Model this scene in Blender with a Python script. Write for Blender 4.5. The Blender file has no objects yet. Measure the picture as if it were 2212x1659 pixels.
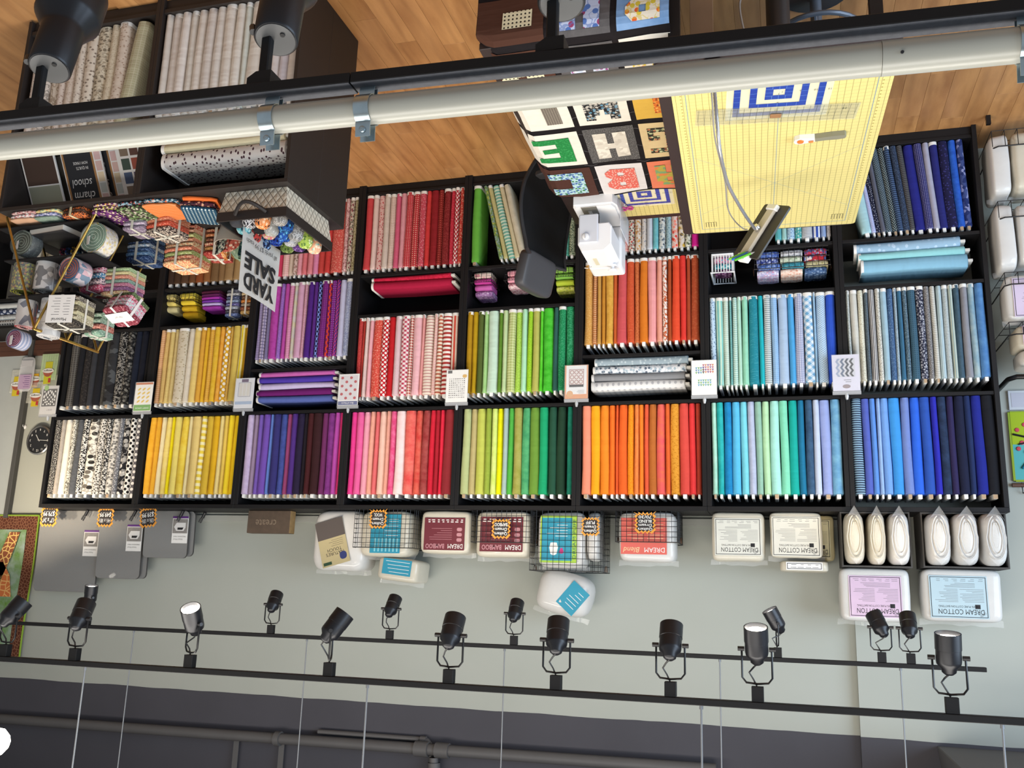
import bpy, bmesh, math, random
from mathutils import Vector, Matrix, noise as mnoise
R = random.Random(7)
S = bpy.context.scene
C = S.collection
PI = math.pi

# ---------------------------------------------------------------- camera (the photograph was taken upside down)
def set_camera():
    yaw, pitch, roll = 0.2894, -0.2263, 0.0325
    f = Vector((math.sin(yaw)*math.cos(pitch), math.cos(yaw)*math.cos(pitch), math.sin(pitch)))
    r0 = Vector((math.cos(yaw), -math.sin(yaw), 0)); u0 = r0.cross(f)
    r = math.cos(roll)*r0 + math.sin(roll)*u0
    u = -math.sin(roll)*r0 + math.cos(roll)*u0
    cd = bpy.data.cameras.new('camera'); co = bpy.data.objects.new('camera', cd); C.objects.link(co)
    m = Matrix.Identity(4)
    for i in range(3):
        m[i][0] = -r[i]; m[i][1] = -u[i]; m[i][2] = -f[i]
    m[0][3], m[1][3], m[2][3] = 1.1678, -5.572, 2.832
    co.matrix_world = m
    cd.sensor_fit = 'HORIZONTAL'; cd.sensor_width = 36; cd.lens = 36*2000/2212
    cd.clip_start = 0.05; cd.clip_end = 60
    S.camera = co
set_camera()

# ---------------------------------------------------------------- daylight and exposure
w = bpy.data.worlds.new('daylight'); S.world = w; w.use_nodes = True
bg = w.node_tree.nodes['Background']; bg.inputs[0].default_value = (0.86, 0.93, 1.0, 1); bg.inputs[1].default_value = 0.45
S.view_settings.view_transform = 'Standard'; S.view_settings.look = 'None'
S.view_settings.gamma = 1; S.view_settings.use_curve_mapping = False
S.view_settings.exposure = 0.0
S.cycles.max_bounces = 6; S.cycles.diffuse_bounces = 4; S.cycles.glossy_bounces = 3
S.cycles.transparent_max_bounces = 12; S.cycles.transmission_bounces = 4
S.cycles.sample_clamp_indirect = 4; S.cycles.caustics_reflective = False; S.cycles.caustics_refractive = False

def area(name, loc, target, sx, sy, power, col):
    l = bpy.data.lights.new(name, 'AREA'); l.shape = 'RECTANGLE'; l.size = sx; l.size_y = sy; l.energy = power; l.color = col
    o = bpy.data.objects.new(name, l); C.objects.link(o); o.location = loc
    o.rotation_euler = (Vector(target)-Vector(loc)).to_track_quat('-Z', 'Y').to_euler()
# daylight entering by the shop windows at the street end of the room, well outside the picture
area('window_daylight', (-3.6, -3.6, 2.6), (1.6, -0.6, 1.2), 4.5, 3.2, 430, (0.66, 0.82, 1.0))
# ceiling lighting panels over the shop floor and the mezzanine, above the picture
area('ceiling_panel_front', (2.8, -2.6, 4.62), (2.8, -2.2, 0.0), 6.0, 0.9, 205, (1.0, 0.94, 0.86))
area('ceiling_panel_rear', (2.6, -4.7, 4.62), (2.6, -3.6, 0.0), 5.0, 0.9, 130, (1.0, 0.95, 0.88))

# ---------------------------------------------------------------- materials
def lin1(c): return c/12.92 if c <= 0.04045 else ((c+0.055)/1.055)**2.4
ALB = 0.82
def lin(h, k=None):
    k = ALB if k is None else k
    return tuple(min(0.9, lin1(int(h[i:i+2], 16)/255)*k) for i in (0, 2, 4)) + (1,)
MC = {}
class NT:
    def __init__(s, name, rough=0.6, metal=0.0, coat=0.0, spec=0.5):
        s.m = bpy.data.materials.new(name); s.m.use_nodes = True
        s.t = s.m.node_tree; s.p = s.t.nodes['Principled BSDF']
        s.p.inputs['Roughness'].default_value = rough; s.p.inputs['Metallic'].default_value = metal
        s.p.inputs['Specular IOR Level'].default_value = spec
        if coat: s.p.inputs['Coat Weight'].default_value = coat; s.p.inputs['Coat Roughness'].default_value = 0.08
    def n(s, t, **k):
        x = s.t.nodes.new(t)
        for a, b in k.items(): setattr(x, a, b)
        return x
    def l(s, a, b): s.t.links.new(a, b)
    def put(s, sock, v):
        if hasattr(v, 'is_linked') or isinstance(v, bpy.types.NodeSocket): s.l(v, sock)
        else: sock.default_value = v
    def math(s, op, a, b=0.0, c=0.0):
        x = s.n('ShaderNodeMath', operation=op)
        s.put(x.inputs[0], a); s.put(x.inputs[1], b)
        if op in ('MULTIPLY_ADD', 'SMOOTH_MIN', 'WRAP', 'PINGPONG') or c: s.put(x.inputs[2], c)
        return x.outputs[0]
    def mix(s, f, a, b):
        x = s.n('ShaderNodeMix', data_type='RGBA'); s.put(x.inputs[0], f)
        s.put(x.inputs[6], a); s.put(x.inputs[7], b); return x.outputs[2]
    def coord(s, kind='UV', scale=(1, 1, 1), rot=0.0):
        tc = s.n('ShaderNodeTexCoord'); mp = s.n('ShaderNodeMapping'); s.l(tc.outputs[kind], mp.inputs[0])
        mp.inputs['Scale'].default_value = scale; mp.inputs['Rotation'].default_value = (0, 0, rot)
        return mp.outputs[0]
    def noise(s, vec, scale, detail=2, rough=0.5):
        x = s.n('ShaderNodeTexNoise'); s.l(vec, x.inputs['Vector']); x.inputs['Scale'].default_value = scale
        x.inputs['Detail'].default_value = detail; x.inputs['Roughness'].default_value = rough; return x.outputs['Fac']
    def vor(s, vec, scale, rand=1.0, out='Distance', dim='2D'):
        x = s.n('ShaderNodeTexVoronoi', voronoi_dimensions=dim); s.l(vec, x.inputs['Vector'])
        x.inputs['Scale'].default_value = scale; x.inputs['Randomness'].default_value = rand; return x
    def color(s, c): s.put(s.p.inputs['Base Color'], c)
    def bump(s, h, strength=0.3, dist=0.002):
        b = s.n('ShaderNodeBump'); b.inputs['Strength'].default_value = strength; b.inputs['Distance'].default_value = dist
        s.l(h, b.inputs['Height']); s.l(b.outputs[0], s.p.inputs['Normal'])
def mat(name, hexc, rough=0.6, metal=0.0, coat=0.0, spec=0.5, var=0.06, vs=12, bump=0.0, k=None):
    """plain material with a little tonal grain"""
    key = ('m', name)
    if key in MC: return MC[key]
    T = NT(name, rough, metal, coat, spec); c = lin(hexc, k)
    v = T.coord('Object')
    if var:
        nz = T.noise(v, vs, 3)
        lo = tuple(x*(1-var) for x in c[:3])+(1,); hi = tuple(min(1, x*(1+var)) for x in c[:3])+(1,)
        T.color(T.mix(nz, lo, hi))
    else: T.color(c)
    if bump: T.bump(T.noise(v, vs*8, 2), bump, 0.002)
    MC[key] = T.m; return T.m
def emit(name, col, strength):
    key = ('e', name)
    if key in MC: return MC[key]
    T = NT(name); T.color((0.8, 0.8, 0.8, 1)); T.p.inputs['Emission Color'].default_value = col; T.p.inputs['Emission Strength'].default_value = strength
    MC[key] = T.m; return T.m
def clear(name='clear_film', tint=(0.92, 0.95, 0.97, 1), a=0.28, rough=0.06):
    key = ('c', name)
    if key in MC: return MC[key]
    T = NT(name, rough); T.color(tint); T.p.inputs['Specular IOR Level'].default_value = 0.8
    T.p.inputs['Alpha'].default_value = a
    MC[key] = T.m; return T.m
def fab(pat, c1, c2=None, sc=0, c3=None):
    """printed cotton; UV is in metres"""
    key = ('f', pat, c1, c2, sc, c3)
    if key in MC: return MC[key]
    T = NT('cotton_'+pat+'_'+c1, 0.88, spec=0.25)
    a = lin(c1); b = lin(c2) if c2 else a; d = lin(c3) if c3 else b
    uv = T.coord('UV')
    if pat == 'mottle':
        f = T.noise(uv, sc or 16, 4, 0.65); f = T.math('MULTIPLY_ADD', f, 3.2, -1.1)
        cl = T.n('ShaderNodeClamp'); T.l(f, cl.inputs[0]); col = T.mix(cl.outputs[0], a, b)
    elif pat in ('dots', 'dotsr', 'dotsd'):
        v = T.coord('UV', rot=PI/4 if pat == 'dotsd' else 0)
        vo = T.vor(v, sc or 60, 0.0 if pat != 'dotsr' else 1.0)
        col = T.mix(T.math('LESS_THAN', vo.outputs['Distance'], 0.24 if pat != 'dotsr' else 0.2), a, b)
    elif pat == 'bigdots':
        vo = T.vor(T.coord('UV', rot=PI/4), sc or 30, 0.0); col = T.mix(T.math('LESS_THAN', vo.outputs['Distance'], 0.36), a, b)
    elif pat in ('sth', 'stv', 'ging', 'gingd', 'check'):
        v = T.coord('UV', rot=PI/4 if pat == 'gingd' else 0)
        sx = T.n('ShaderNodeSeparateXYZ'); T.l(v, sx.inputs[0])
        def st(o, duty=0.5): return T.math('GREATER_THAN', T.math('FRACT', T.math('MULTIPLY', o, sc or 60)), duty)
        if pat == 'sth': col = T.mix(st(sx.outputs[1]), a, b)
        elif pat == 'stv': col = T.mix(st(sx.outputs[0]), a, b)
        elif pat == 'check': col = T.mix(T.math('MAXIMUM', st(sx.outputs[0], 0.8), st(sx.outputs[1], 0.8)), a, b)
        else: col = T.mix(T.math('MULTIPLY', T.math('ADD', st(sx.outputs[0]), st(sx.outputs[1])), 0.5), a, b)
    elif pat == 'floral':
        vo = T.vor(uv, sc or 45, 1.0)
        spot = T.math('LESS_THAN', vo.outputs['Distance'], 0.34)
        sp = T.n('ShaderNodeSeparateColor'); T.l(vo.outputs['Color'], sp.inputs[0])
        col = T.mix(spot, a, T.mix(T.math('GREATER_THAN', sp.outputs[0], 0.5), b, d))
        ring = T.math('LESS_THAN', T.math('ABSOLUTE', T.math('SUBTRACT', T.noise(uv, (sc or 45)*0.7, 2), 0.5)), 0.025)
        col = T.mix(T.math('MULTIPLY', ring, 0.6), col, d)
    elif pat == 'squig':
        f = T.math('ABSOLUTE', T.math('SUBTRACT', T.noise(uv, sc or 40, 2), 0.5)); col = T.mix(T.math('LESS_THAN', f, 0.05), a, b)
    elif pat == 'speck':
        col = T.mix(T.math('GREATER_THAN', T.noise(uv, sc or 180, 3, 0.7), 0.56), a, b)
    elif pat == 'weave':
        f = T.noise(T.coord('UV', (30, 160, 1)), 1.6, 3, 0.6); col = T.mix(T.math('GREATER_THAN', f, 0.6), a, b)
    elif pat == 'cells':
        vo = T.vor(uv, sc or 40, 1.0); sp = T.n('ShaderNodeSeparateColor'); T.l(vo.outputs['Color'], sp.inputs[0])
        col = T.mix(T.math('GREATER_THAN', sp.outputs[0], 0.55), a, T.mix(T.math('GREATER_THAN', sp.outputs[1], 0.5), b, d))
    else:
        col = T.mix(T.noise(uv, 30, 2), tuple(x*0.93 for x in a[:3])+(1,), tuple(min(1, x*1.05) for x in a[:3])+(1,))
    T.color(col)
    wr = T.noise(T.coord('UV', (4, 22, 1)), 1.0, 2, 0.6)
    T.bump(wr, 0.35, 0.012)
    MC[key] = T.m; return T.m

M = dict(
    black=mat('black_laminate', '141315', 0.55, var=0.1, vs=5, k=0.8, spec=0.3),
    blackm=mat('black_metal', '17171a', 0.35, 0.3, var=0.05),
    blackp=mat('black_plastic', '222225', 0.45, var=0.05),
    track=mat('track_enamel', '131315', 0.6, spec=0.25, var=0.12, vs=60),
    trackgrey=mat('track_lit_top', '6b6e76', 0.75, var=0.25, vs=90, bump=0.2),  # light falling on the track's top, put into the colour as grey
    pipe=mat('painted_pipe', 'b0b0a6', 0.32, 0.0, var=0.05, vs=9),
    zinc=mat('zinc_steel', 'a9b8bf', 0.3, 0.9, var=0.2, vs=40, k=1.0),
    steel=mat('steel_rod', '7c7f83', 0.5, 0.5, var=0.05),
    white=mat('white_plastic', 'efeff0', 0.35, var=0.02),
    card=mat('white_card', 'eeeeec', 0.7, var=0.03, vs=30),
    board=mat('bolt_board', 'd9d8d2', 0.8, var=0.06, vs=30),
    boardgrey=mat('bolt_board_grey', '8e9096', 0.8, var=0.1, vs=30),
    kraft=mat('bolt_board_kraft', 'b59a7c', 0.85, var=0.08, vs=30),
    selv=mat('selvage_white', 'ece9e4', 0.9, var=0.05, vs=60, bump=0.3),
    paper=mat('printed_paper', 'f2f1ee', 0.5, var=0.02),
    ink=mat('black_ink', '17161a', 0.7, var=0.0),
    gold=mat('brass_wire', 'b4914a', 0.28, 0.9, var=0.1, vs=30, k=1.0),
    wire=mat('black_wire', '1a1a1c', 0.45, 0.2, var=0.0),
    greywire=mat('grey_wire', '8c8c90', 0.4, 0.6, var=0.0),
    film=clear(), chrome=mat('chrome', 'd8d8d8', 0.15, 1.0, var=0.0, k=1.0),
)

# ---------------------------------------------------------------- mesh helpers
def B(): return bmesh.new()
def xf(bm, vs, m):
    if m is not None: bmesh.ops.transform(bm, matrix=m, verts=vs)
def box(bm, x0, x1, y0, y1, z0, z1, m=None, bev=0.0, seg=1):
    r = bmesh.ops.create_cube(bm, size=1.0); vs = r['verts']
    for v in vs:
        v.co = Vector((x0 if v.co.x < 0 else x1, y0 if v.co.y < 0 else y1, z0 if v.co.z < 0 else z1))
    if bev:
        es = list({e for v in vs for e in v.link_edges})
        g = bmesh.ops.bevel(bm, geom=es, offset=bev, segments=seg, affect='EDGES', profile=0.5)
        vs = list({v for f in g['faces'] for v in f.verts} | {v for v in vs if v.is_valid})
    xf(bm, vs, m); return vs
def frame_of(d):
    d = Vector(d).normalized(); a = Vector((0, 0, 1)) if abs(d.z) < 0.9 else Vector((1, 0, 0))
    x = d.cross(a).normalized(); return x, d.cross(x).normalized(), d
def tube(bm, pts, r, seg=6, closed=False, caps=True):
    pts = [Vector(p) for p in pts]; n = len(pts); rings = []
    px = None
    for i, p in enumerate(pts):
        if closed: d = pts[(i+1) % n]-pts[i-1]
        else: d = (pts[min(i+1, n-1)]-pts[max(i-1, 0)])
        if px is None: x, y, _ = frame_of(d)
        else:
            dn = d.normalized(); x = (px-dn*px.dot(dn))
            x = x.normalized() if x.length > 1e-6 else frame_of(d)[0]; y = dn.cross(x)
        px = x
        rr = r[i] if isinstance(r, (list, tuple)) else r
        rings.append([bm.verts.new(p+(x*math.cos(2*PI*k/seg)+y*math.sin(2*PI*k/seg))*rr) for k in range(seg)])
    m = n if closed else n-1
    for i in range(m):
        a, b = rings[i], rings[(i+1) % n]
        for k in range(seg): bm.faces.new((a[k], a[(k+1) % seg], b[(k+1) % seg], b[k]))
    if caps and not closed:
        bm.faces.new(list(reversed(rings[0]))); bm.faces.new(rings[-1])
    return [v for q in rings for v in q]
def cyl(bm, p0, p1, r0, r1=None, seg=16): return tube(bm, [p0, p1], [r0, r0 if r1 is None else r1], seg)
def lathe(bm, prof, seg=20, m=None):
    vs = []; rings = []
    for (r, z) in prof:
        if r < 1e-5: q = [bm.verts.new((0, 0, z))]
        else: q = [bm.verts.new((r*math.cos(2*PI*k/seg), r*math.sin(2*PI*k/seg), z)) for k in range(seg)]
        rings.append(q); vs += q
    for a, b in zip(rings, rings[1:]):
        for k in range(seg):
            k2 = (k+1) % seg
            if len(a) == 1 and len(b) == 1: continue
            if len(a) == 1: bm.faces.new((a[0], b[k2], b[k]))
            elif len(b) == 1: bm.faces.new((a[k], a[k2], b[0]))
            else: bm.faces.new((a[k], a[k2], b[k2], b[k]))
    xf(bm, vs, m); return vs
def prism(bm, pts, t, m=None):
    """extrude a 2-D outline (x,y) from z=0 to z=t"""
    a = [bm.verts.new((x, y, 0)) for x, y in pts]; b = [bm.verts.new((x, y, t)) for x, y in pts]; n = len(pts)
    bm.faces.new(list(reversed(a))); bm.faces.new(b)
    for i in range(n): bm.faces.new((a[i], a[(i+1) % n], b[(i+1) % n], b[i]))
    xf(bm, a+b, m); return a+b
def rrect(w, h, r, n=5, cx=0, cy=0):
    o = []
    for (sx, sy, a0) in ((1, 1, 0), (-1, 1, PI/2), (-1, -1, PI), (1, -1, 3*PI/2)):
        for k in range(n+1):
            a = a0+PI/2*k/n; o.append((cx+sx*(w/2-r)+r*math.cos(a), cy+sy*(h/2-r)+r*math.sin(a)))
    return o
def superbox(bm, w, d, h, e=0.4, nu=20, nv=12, amp=0.0, fr=9, m=None, seed=0):
    """soft pillow-like block standing on z=0"""
    def sp(c, q): return math.copysign(abs(c)**q, c)
    vs = []; rows = []
    for j in range(nv+1):
        t = -PI/2+PI*j/nv; row = []
        ct = sp(math.cos(t), e); stt = sp(math.sin(t), e)
        if j in (0, nv): row = [bm.verts.new((0, 0, h/2*stt+h/2))]
        else:
            for i in range(nu):
                p = 2*PI*i/nu
                row.append(bm.verts.new((w/2*ct*sp(math.cos(p), e), d/2*ct*sp(math.sin(p), e), h/2*stt+h/2)))
        rows.append(row); vs += row
    for a, b in zip(rows, rows[1:]):
        for i in range(nu):
            i2 = (i+1) % nu
            if len(a) == 1: bm.faces.new((a[0], b[i2], b[i]))
            elif len(b) == 1: bm.faces.new((a[i], a[i2], b[0]))
            else: bm.faces.new((a[i], a[i2], b[i2], b[i]))
    if amp:
        for v in vs:
            q = mnoise.noise(v.co*fr+Vector((seed*3.1, 0, 0)))
            c = Vector((0, 0, h/2)); dr = (v.co-c); v.co += dr.normalized()*amp*q
    xf(bm, vs, m); return vs
def recalc(bm): bmesh.ops.recalc_face_normals(bm, faces=bm.faces)
def mesh(name, bm, smooth=False, uvbox=False):
    recalc(bm)
    if uvbox:
        uv = bm.loops.layers.uv.verify()
        for f in bm.faces:
            nx, ny, nz = (abs(q) for q in f.normal)
            for l in f.loops:
                c = l.vert.co
                l[uv].uv = (c.x, c.y) if nz >= nx and nz >= ny else ((c.y, c.z) if nx > ny else (c.x, c.z))
    me = bpy.data.meshes.new(name); bm.to_mesh(me); bm.free()
    if smooth:
        me.polygons.foreach_set('use_smooth', [True]*len(me.polygons))
        try: me.set_sharp_from_angle(angle=math.radians(40))
        except Exception: pass
    return me
def inst(name, me, m, parent=None, loc=(0, 0, 0), rot=(0, 0, 0), scale=(1, 1, 1)):
    o = bpy.data.objects.new(name, me); C.objects.link(o)
    if len(me.materials) == 0: me.materials.append(None)
    if isinstance(m, (list, tuple)):
        while len(me.materials) < len(m): me.materials.append(None)
        for i, q in enumerate(m): o.material_slots[i].link = 'OBJECT'; o.material_slots[i].material = q
    elif m is not None:
        o.material_slots[0].link = 'OBJECT'; o.material_slots[0].material = m
    o.location = loc; o.rotation_euler = rot; o.scale = scale
    if parent: o.parent = parent
    return o
def obj(name, bm, m, parent=None, smooth=False, loc=(0, 0, 0), rot=(0, 0, 0), uvbox=False):
    return inst(name, mesh(name, bm, smooth, uvbox), m, parent, loc, rot)
def tag(o, label, cat, group=None):
    o['label'] = label; o['category'] = cat
    if group: o['group'] = group
    return o
def thing(name, label, cat, loc=(0, 0, 0), rot=(0, 0, 0), group=None):
    o = bpy.data.objects.new(name, None); C.objects.link(o); o.empty_display_size = 0.05
    o.location = loc; o.rotation_euler = rot if isinstance(rot, (tuple, list)) else (0, 0, rot)
    return tag(o, label, cat, group)
def struct(name, bm, m, smooth=False, loc=(0, 0, 0), uvbox=False):
    o = obj(name, bm, m, None, smooth, loc, uvbox=uvbox); o['kind'] = 'structure'; return o
TXT = {}
def text(s, size, m, parent, loc, rot=(PI/2, 0, 0), width=None, align='CENTER', name='lettering', bold=0.0, ext=0.0004, shear=0.0, spacing=1.0):
    """flat lettering; built as a thin mesh. Default stands upright facing -y"""
    key = (s, bold, ext, align, shear, spacing)
    if key not in TXT:
        cu = bpy.data.curves.new('t', 'FONT'); cu.body = s; cu.size = 1; cu.align_x = align; cu.align_y = 'CENTER'
        cu.resolution_u = 2; cu.offset = bold; cu.extrude = 0.0; cu.shear = shear; cu.space_line = 0.85*spacing
        t = bpy.data.objects.new('t', cu); C.objects.link(t)
        me = bpy.data.meshes.new_from_object(t.evaluated_get(bpy.context.evaluated_depsgraph_get()))
        bpy.data.objects.remove(t); bpy.data.curves.remove(cu)
        xs = [v.co.x for v in me.vertices] or [0, 1]
        TXT[key] = (me, max(xs)-min(xs))
    me, wd = TXT[key]
    sx = size if width is None else width/max(wd, 1e-6)
    return inst(name, me, m, parent, loc, rot, (sx, size, 1))
ORD = ['first', 'second', 'third', 'fourth', 'fifth', 'sixth', 'seventh', 'eighth', 'ninth', 'tenth', 'eleventh', 'twelfth', 'thirteenth', 'fourteenth', 'fifteenth', 'sixteenth', 'seventeenth', 'eighteenth', 'nineteenth', 'twentieth', 'twenty-first', 'twenty-second']
# ================================================================ the room
def wood_floor():
    T = NT('floor_wood', 0.38, spec=0.4)
    oi = T.n('ShaderNodeObjectInfo')
    tc = T.n('ShaderNodeTexCoord'); mp = T.n('ShaderNodeMapping'); T.l(tc.outputs['Object'], mp.inputs[0]); mp.inputs['Scale'].default_value = (5.5, 1.0, 5.5)
    ad = T.n('ShaderNodeVectorMath', operation='ADD'); T.l(mp.outputs[0], ad.inputs[0])
    cb = T.n('ShaderNodeCombineXYZ'); T.l(T.math('MULTIPLY', oi.outputs['Random'], 40.0), cb.inputs[0]); T.l(T.math('MULTIPLY', oi.outputs['Random'], 93.0), cb.inputs[1])
    T.l(cb.outputs[0], ad.inputs[1])
    n1 = T.noise(ad.outputs[0], 1.6, 5, 0.6)
    wv = T.n('ShaderNodeTexWave', bands_direction='X'); T.l(ad.outputs[0], wv.inputs['Vector']); wv.inputs['Scale'].default_value = 0.55
    wv.inputs['Distortion'].default_value = 5.5; wv.inputs['Detail'].default_value = 3
    c = T.mix(T.math('MULTIPLY_ADD', n1, 2.2, -0.6), lin('96653a'), lin('cf9a62'))
    st = T.math('MULTIPLY', T.math('POWER', wv.outputs['Fac'], 5.0), 0.28)
    c = T.mix(st, c, lin('7c5230'))
    c = T.mix(T.math('MULTIPLY', oi.outputs['Random'], 0.22), c, lin('a87c54'))
    T.color(c); T.bump(n1, 0.1, 0.001)
    return T.m
WOOD = wood_floor()
bm = B(); box(bm, -4.2, 8.2, -7.2, 0.45, -0.08, -0.0105)
floor = struct('floor', bm, WOOD)
bm = B(); box(bm, -0.0618, 0.0618, -0.6085, 0.6085, -0.0095, 0.0, bev=0.0008)
PLANK = mesh('plank', bm)
for i in range(46):
    x = -1.35+0.1245*i; y1 = 0.376; first = 0.25+0.97*((i*0.437+0.1*(i % 3)) % 1.0)
    for j in range(5):
        ln = first if j == 0 else 1.2185
        if y1 < -3.6: break
        inst('plank', PLANK, WOOD, floor, (x, y1-ln/2, 0), scale=(1, (ln-0.0012)/1.217, 1)); y1 -= ln

def wall_paint():
    T = NT('wall_paint', 0.75, spec=0.3)
    v = T.coord('Object'); sx = T.n('ShaderNodeSeparateXYZ'); T.l(v, sx.inputs[0])
    wob = T.math('MULTIPLY', T.math('SUBTRACT', T.noise(v, 3.0, 2), 0.5), 0.02)
    up = T.math('GREATER_THAN', T.math('ADD', sx.outputs[2], wob), 3.54)
    n1 = T.noise(v, 2.5, 4)
    lo = T.mix(n1, lin('adb1a8'), lin('b5b8b0')); hi = T.mix(n1, lin('45444a'), lin('504f56'))
    T.color(T.mix(up, lo, hi)); T.bump(T.noise(v, 90, 2), 0.12, 0.001)
    return T.m
WALLP = wall_paint()
bm = B(); box(bm, -4.2, 8.2, 0.38, 0.5, -0.08, 4.7)
wall = struct('wall_back', bm, WALLP)
bm = B(); box(bm, -4.2, 0.795, 0.33, 0.379, 0, 4.69)
pier = struct('wall_pier', bm, WALLP)
bm = B(); box(bm, 8.0, 8.1, -7.0, 0.378, 0, 4.69)
struct('wall_right', bm, mat('side_wall_paint', 'b9bab3', 0.75))
bm = B(); box(bm, -4.2, 8.1, -7.0, 0.5, 4.7, 4.8)
struct('ceiling', bm, mat('ceiling_dark_paint', '3c3c3f', 0.8, var=0.1))
# timber rail screwed to the wall just above the bookcases
bm = B(); box(bm, 0.8, 6.45, 0.362, 0.379, 2.315, 2.36, bev=0.002)
struct('trim_1', bm, mat('rail_paint', 'b3b5ae', 0.7))
# grey panel door with dark frame at the far end of the wall
bm = B(); box(bm, 7.02, 7.06, 0.335, 0.379, 0.02, 2.35, bev=0.003)
dr = struct('door_1', bm, mat('door_frame_grey', '4d4d4b', 0.6))
bm = B(); box(bm, 7.061, 7.9, 0.355, 0.379, 0.02, 2.33)
obj('door_panel', bm, mat('door_panel_grey', 'b6bcbb', 0.6), dr)
# pipes fixed to the dark upper wall
PIPED = mat('pipe_dark_paint', '5a5858', 0.6, var=0.12, vs=6)
def wallpipe(label, pts, r, fit=()):
    t = thing('wall_pipe', label, 'pipe', pts[0])
    o = Vector(pts[0]); bm = B(); tube(bm, [Vector(p)-o for p in pts], r, 12); obj('pipe_run', bm, PIPED, t, True)
    for (p, d, q) in fit:
        bm = B(); d = Vector(d).normalized(); p = Vector(p)-o; cyl(bm, p-d*q, p+d*q, r*1.35, seg=14); obj('pipe_fitting', bm, PIPED, t, True)
    return t
wallpipe('long grey pipe running along the dark upper wall', [(6.9, 0.31, 3.825), (1.6, 0.31, 3.775)], 0.035,
         [((3.44, 0.31, 3.793), (1, 0, 0), 0.045), ((3.30, 0.31, 3.792), (1, 0, 0), 0.045), ((4.47, 0.31, 3.803), (1, 0, 0), 0.02)])
wallpipe('thin grey conduit beside the long pipe, ending in an elbow', [(4.2, 0.355, 3.745), (3.47, 0.355, 3.742), (3.42, 0.355, 3.748), (3.395, 0.355, 3.775), (3.39, 0.355, 3.9)], 0.016, [((3.45, 0.355, 3.743), (1, 0, 0), 0.02)])
wallpipe('short grey pipe rising from the tee of the long pipe', [(3.36, 0.32, 3.84), (3.335, 0.335, 4.65)], 0.03, [((3.356, 0.32, 3.9), (-0.03, 0, 1), 0.03)])
for nm, x in (('left', 4.806), ('right', 4.46)):
    bm = B(); box(bm, -0.02, 0.02, 0, 0.006, 0, 0.8)
    tag(obj('pipe_strap', bm, PIPED, None, False, (x, 0.345, 3.84)), 'flat metal hanger strap above long grey pipe, %s one of two' % nm, 'strap')
# boxed-in beam under the ceiling
bm = B(); box(bm, -0.45, 0.40, -0.5, 0.329, 0, 0.75, bev=0.005)
for v in bm.verts:
    if v.co.x > 0.2: v.co.x -= 0.10*(v.co.z/0.75)
o = obj('beam_casing', bm, mat('beam_dark_paint', '59585a', 0.7), None, False, (0, 0, 3.56)); o['kind'] = 'structure'; o.name = 'trim_2'
# ================================================================ the wall of bookcases
DX = [-0.002, 0.808, 1.604, 2.396, 3.187, 3.985, 4.785, 5.588, 6.416]     # joints between the eight units
BAY = ['blue', 'teal', 'orange', 'green', 'red', 'purple', 'yellow', 'black']
ZT, ZB, ZC, ZD, Z0, ZB2 = 2.300, 1.645, 0.985, 0.690, 0.075, 1.340
DEP = 0.345
SH = {i: ([ZB, ZC, ZD] if BAY[i] not in ('orange', 'purple') else [ZB, ZB2, ZD]) for i in range(8)}
LBL = {'blue': 'black bookcase full of blue and navy bolts beside the wire rack',
       'teal': 'black bookcase of turquoise and pale blue bolts behind the tablet',
       'orange': 'black bookcase of orange and rust bolts behind the sewing machine',
       'green': 'black bookcase of lime and emerald green bolts behind the office chair',
       'red': 'black bookcase of pink and red bolts with two crimson bolts lying flat',
       'purple': 'black bookcase of purple bolts behind the yard sale sign',
       'yellow': 'black bookcase of yellow and cream bolts',
       'black': 'black bookcase of black, grey and white bolts beside the clock'}
for i, c in enumerate(BAY):
    x0, x1 = DX[i]+0.0008, DX[i+1]-0.0008
    t = thing('bookcase', LBL[c], 'bookcase', ((x0+x1)/2, 0, 0), group='black bookcases along the wall')
    hw = (x1-x0)/2; th = 0.026
    for s in (-1, 1):
        bm = B(); a, b = (-hw, -hw+th) if s < 0 else (hw-th, hw); box(bm, a, b, 0, DEP, 0, ZT-0.027, bev=0.0012); obj('side_panel', bm, M['black'], t)
    bm = B(); box(bm, -hw, hw, 0, DEP, ZT-0.0265, ZT, bev=0.0012); obj('top_panel', bm, M['black'], t)
    bm = B(); box(bm, -hw+th+0.0003, hw-th-0.0003, DEP-0.008, DEP, 0.001, ZT-0.0275); obj('back_panel', bm, M['black'], t)
    bm = B(); box(bm, -hw+th+0.0003, hw-th-0.0003, 0.012, DEP-0.009, Z0-0.02, Z0, bev=0.001); obj('bottom_shelf', bm, M['black'], t)
    bm = B(); box(bm, -hw+th+0.0003, hw-th-0.0003, 0.02, 0.036, 0.001, Z0-0.021); obj('plinth', bm, M['black'], t)
    for z in SH[i]:
        bm = B(); box(bm, -hw+th+0.0003, hw-th-0.0003, 0.006, DEP-0.009, z-0.02, z, bev=0.001); obj('shelf', bm, M['black'], t)

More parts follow.
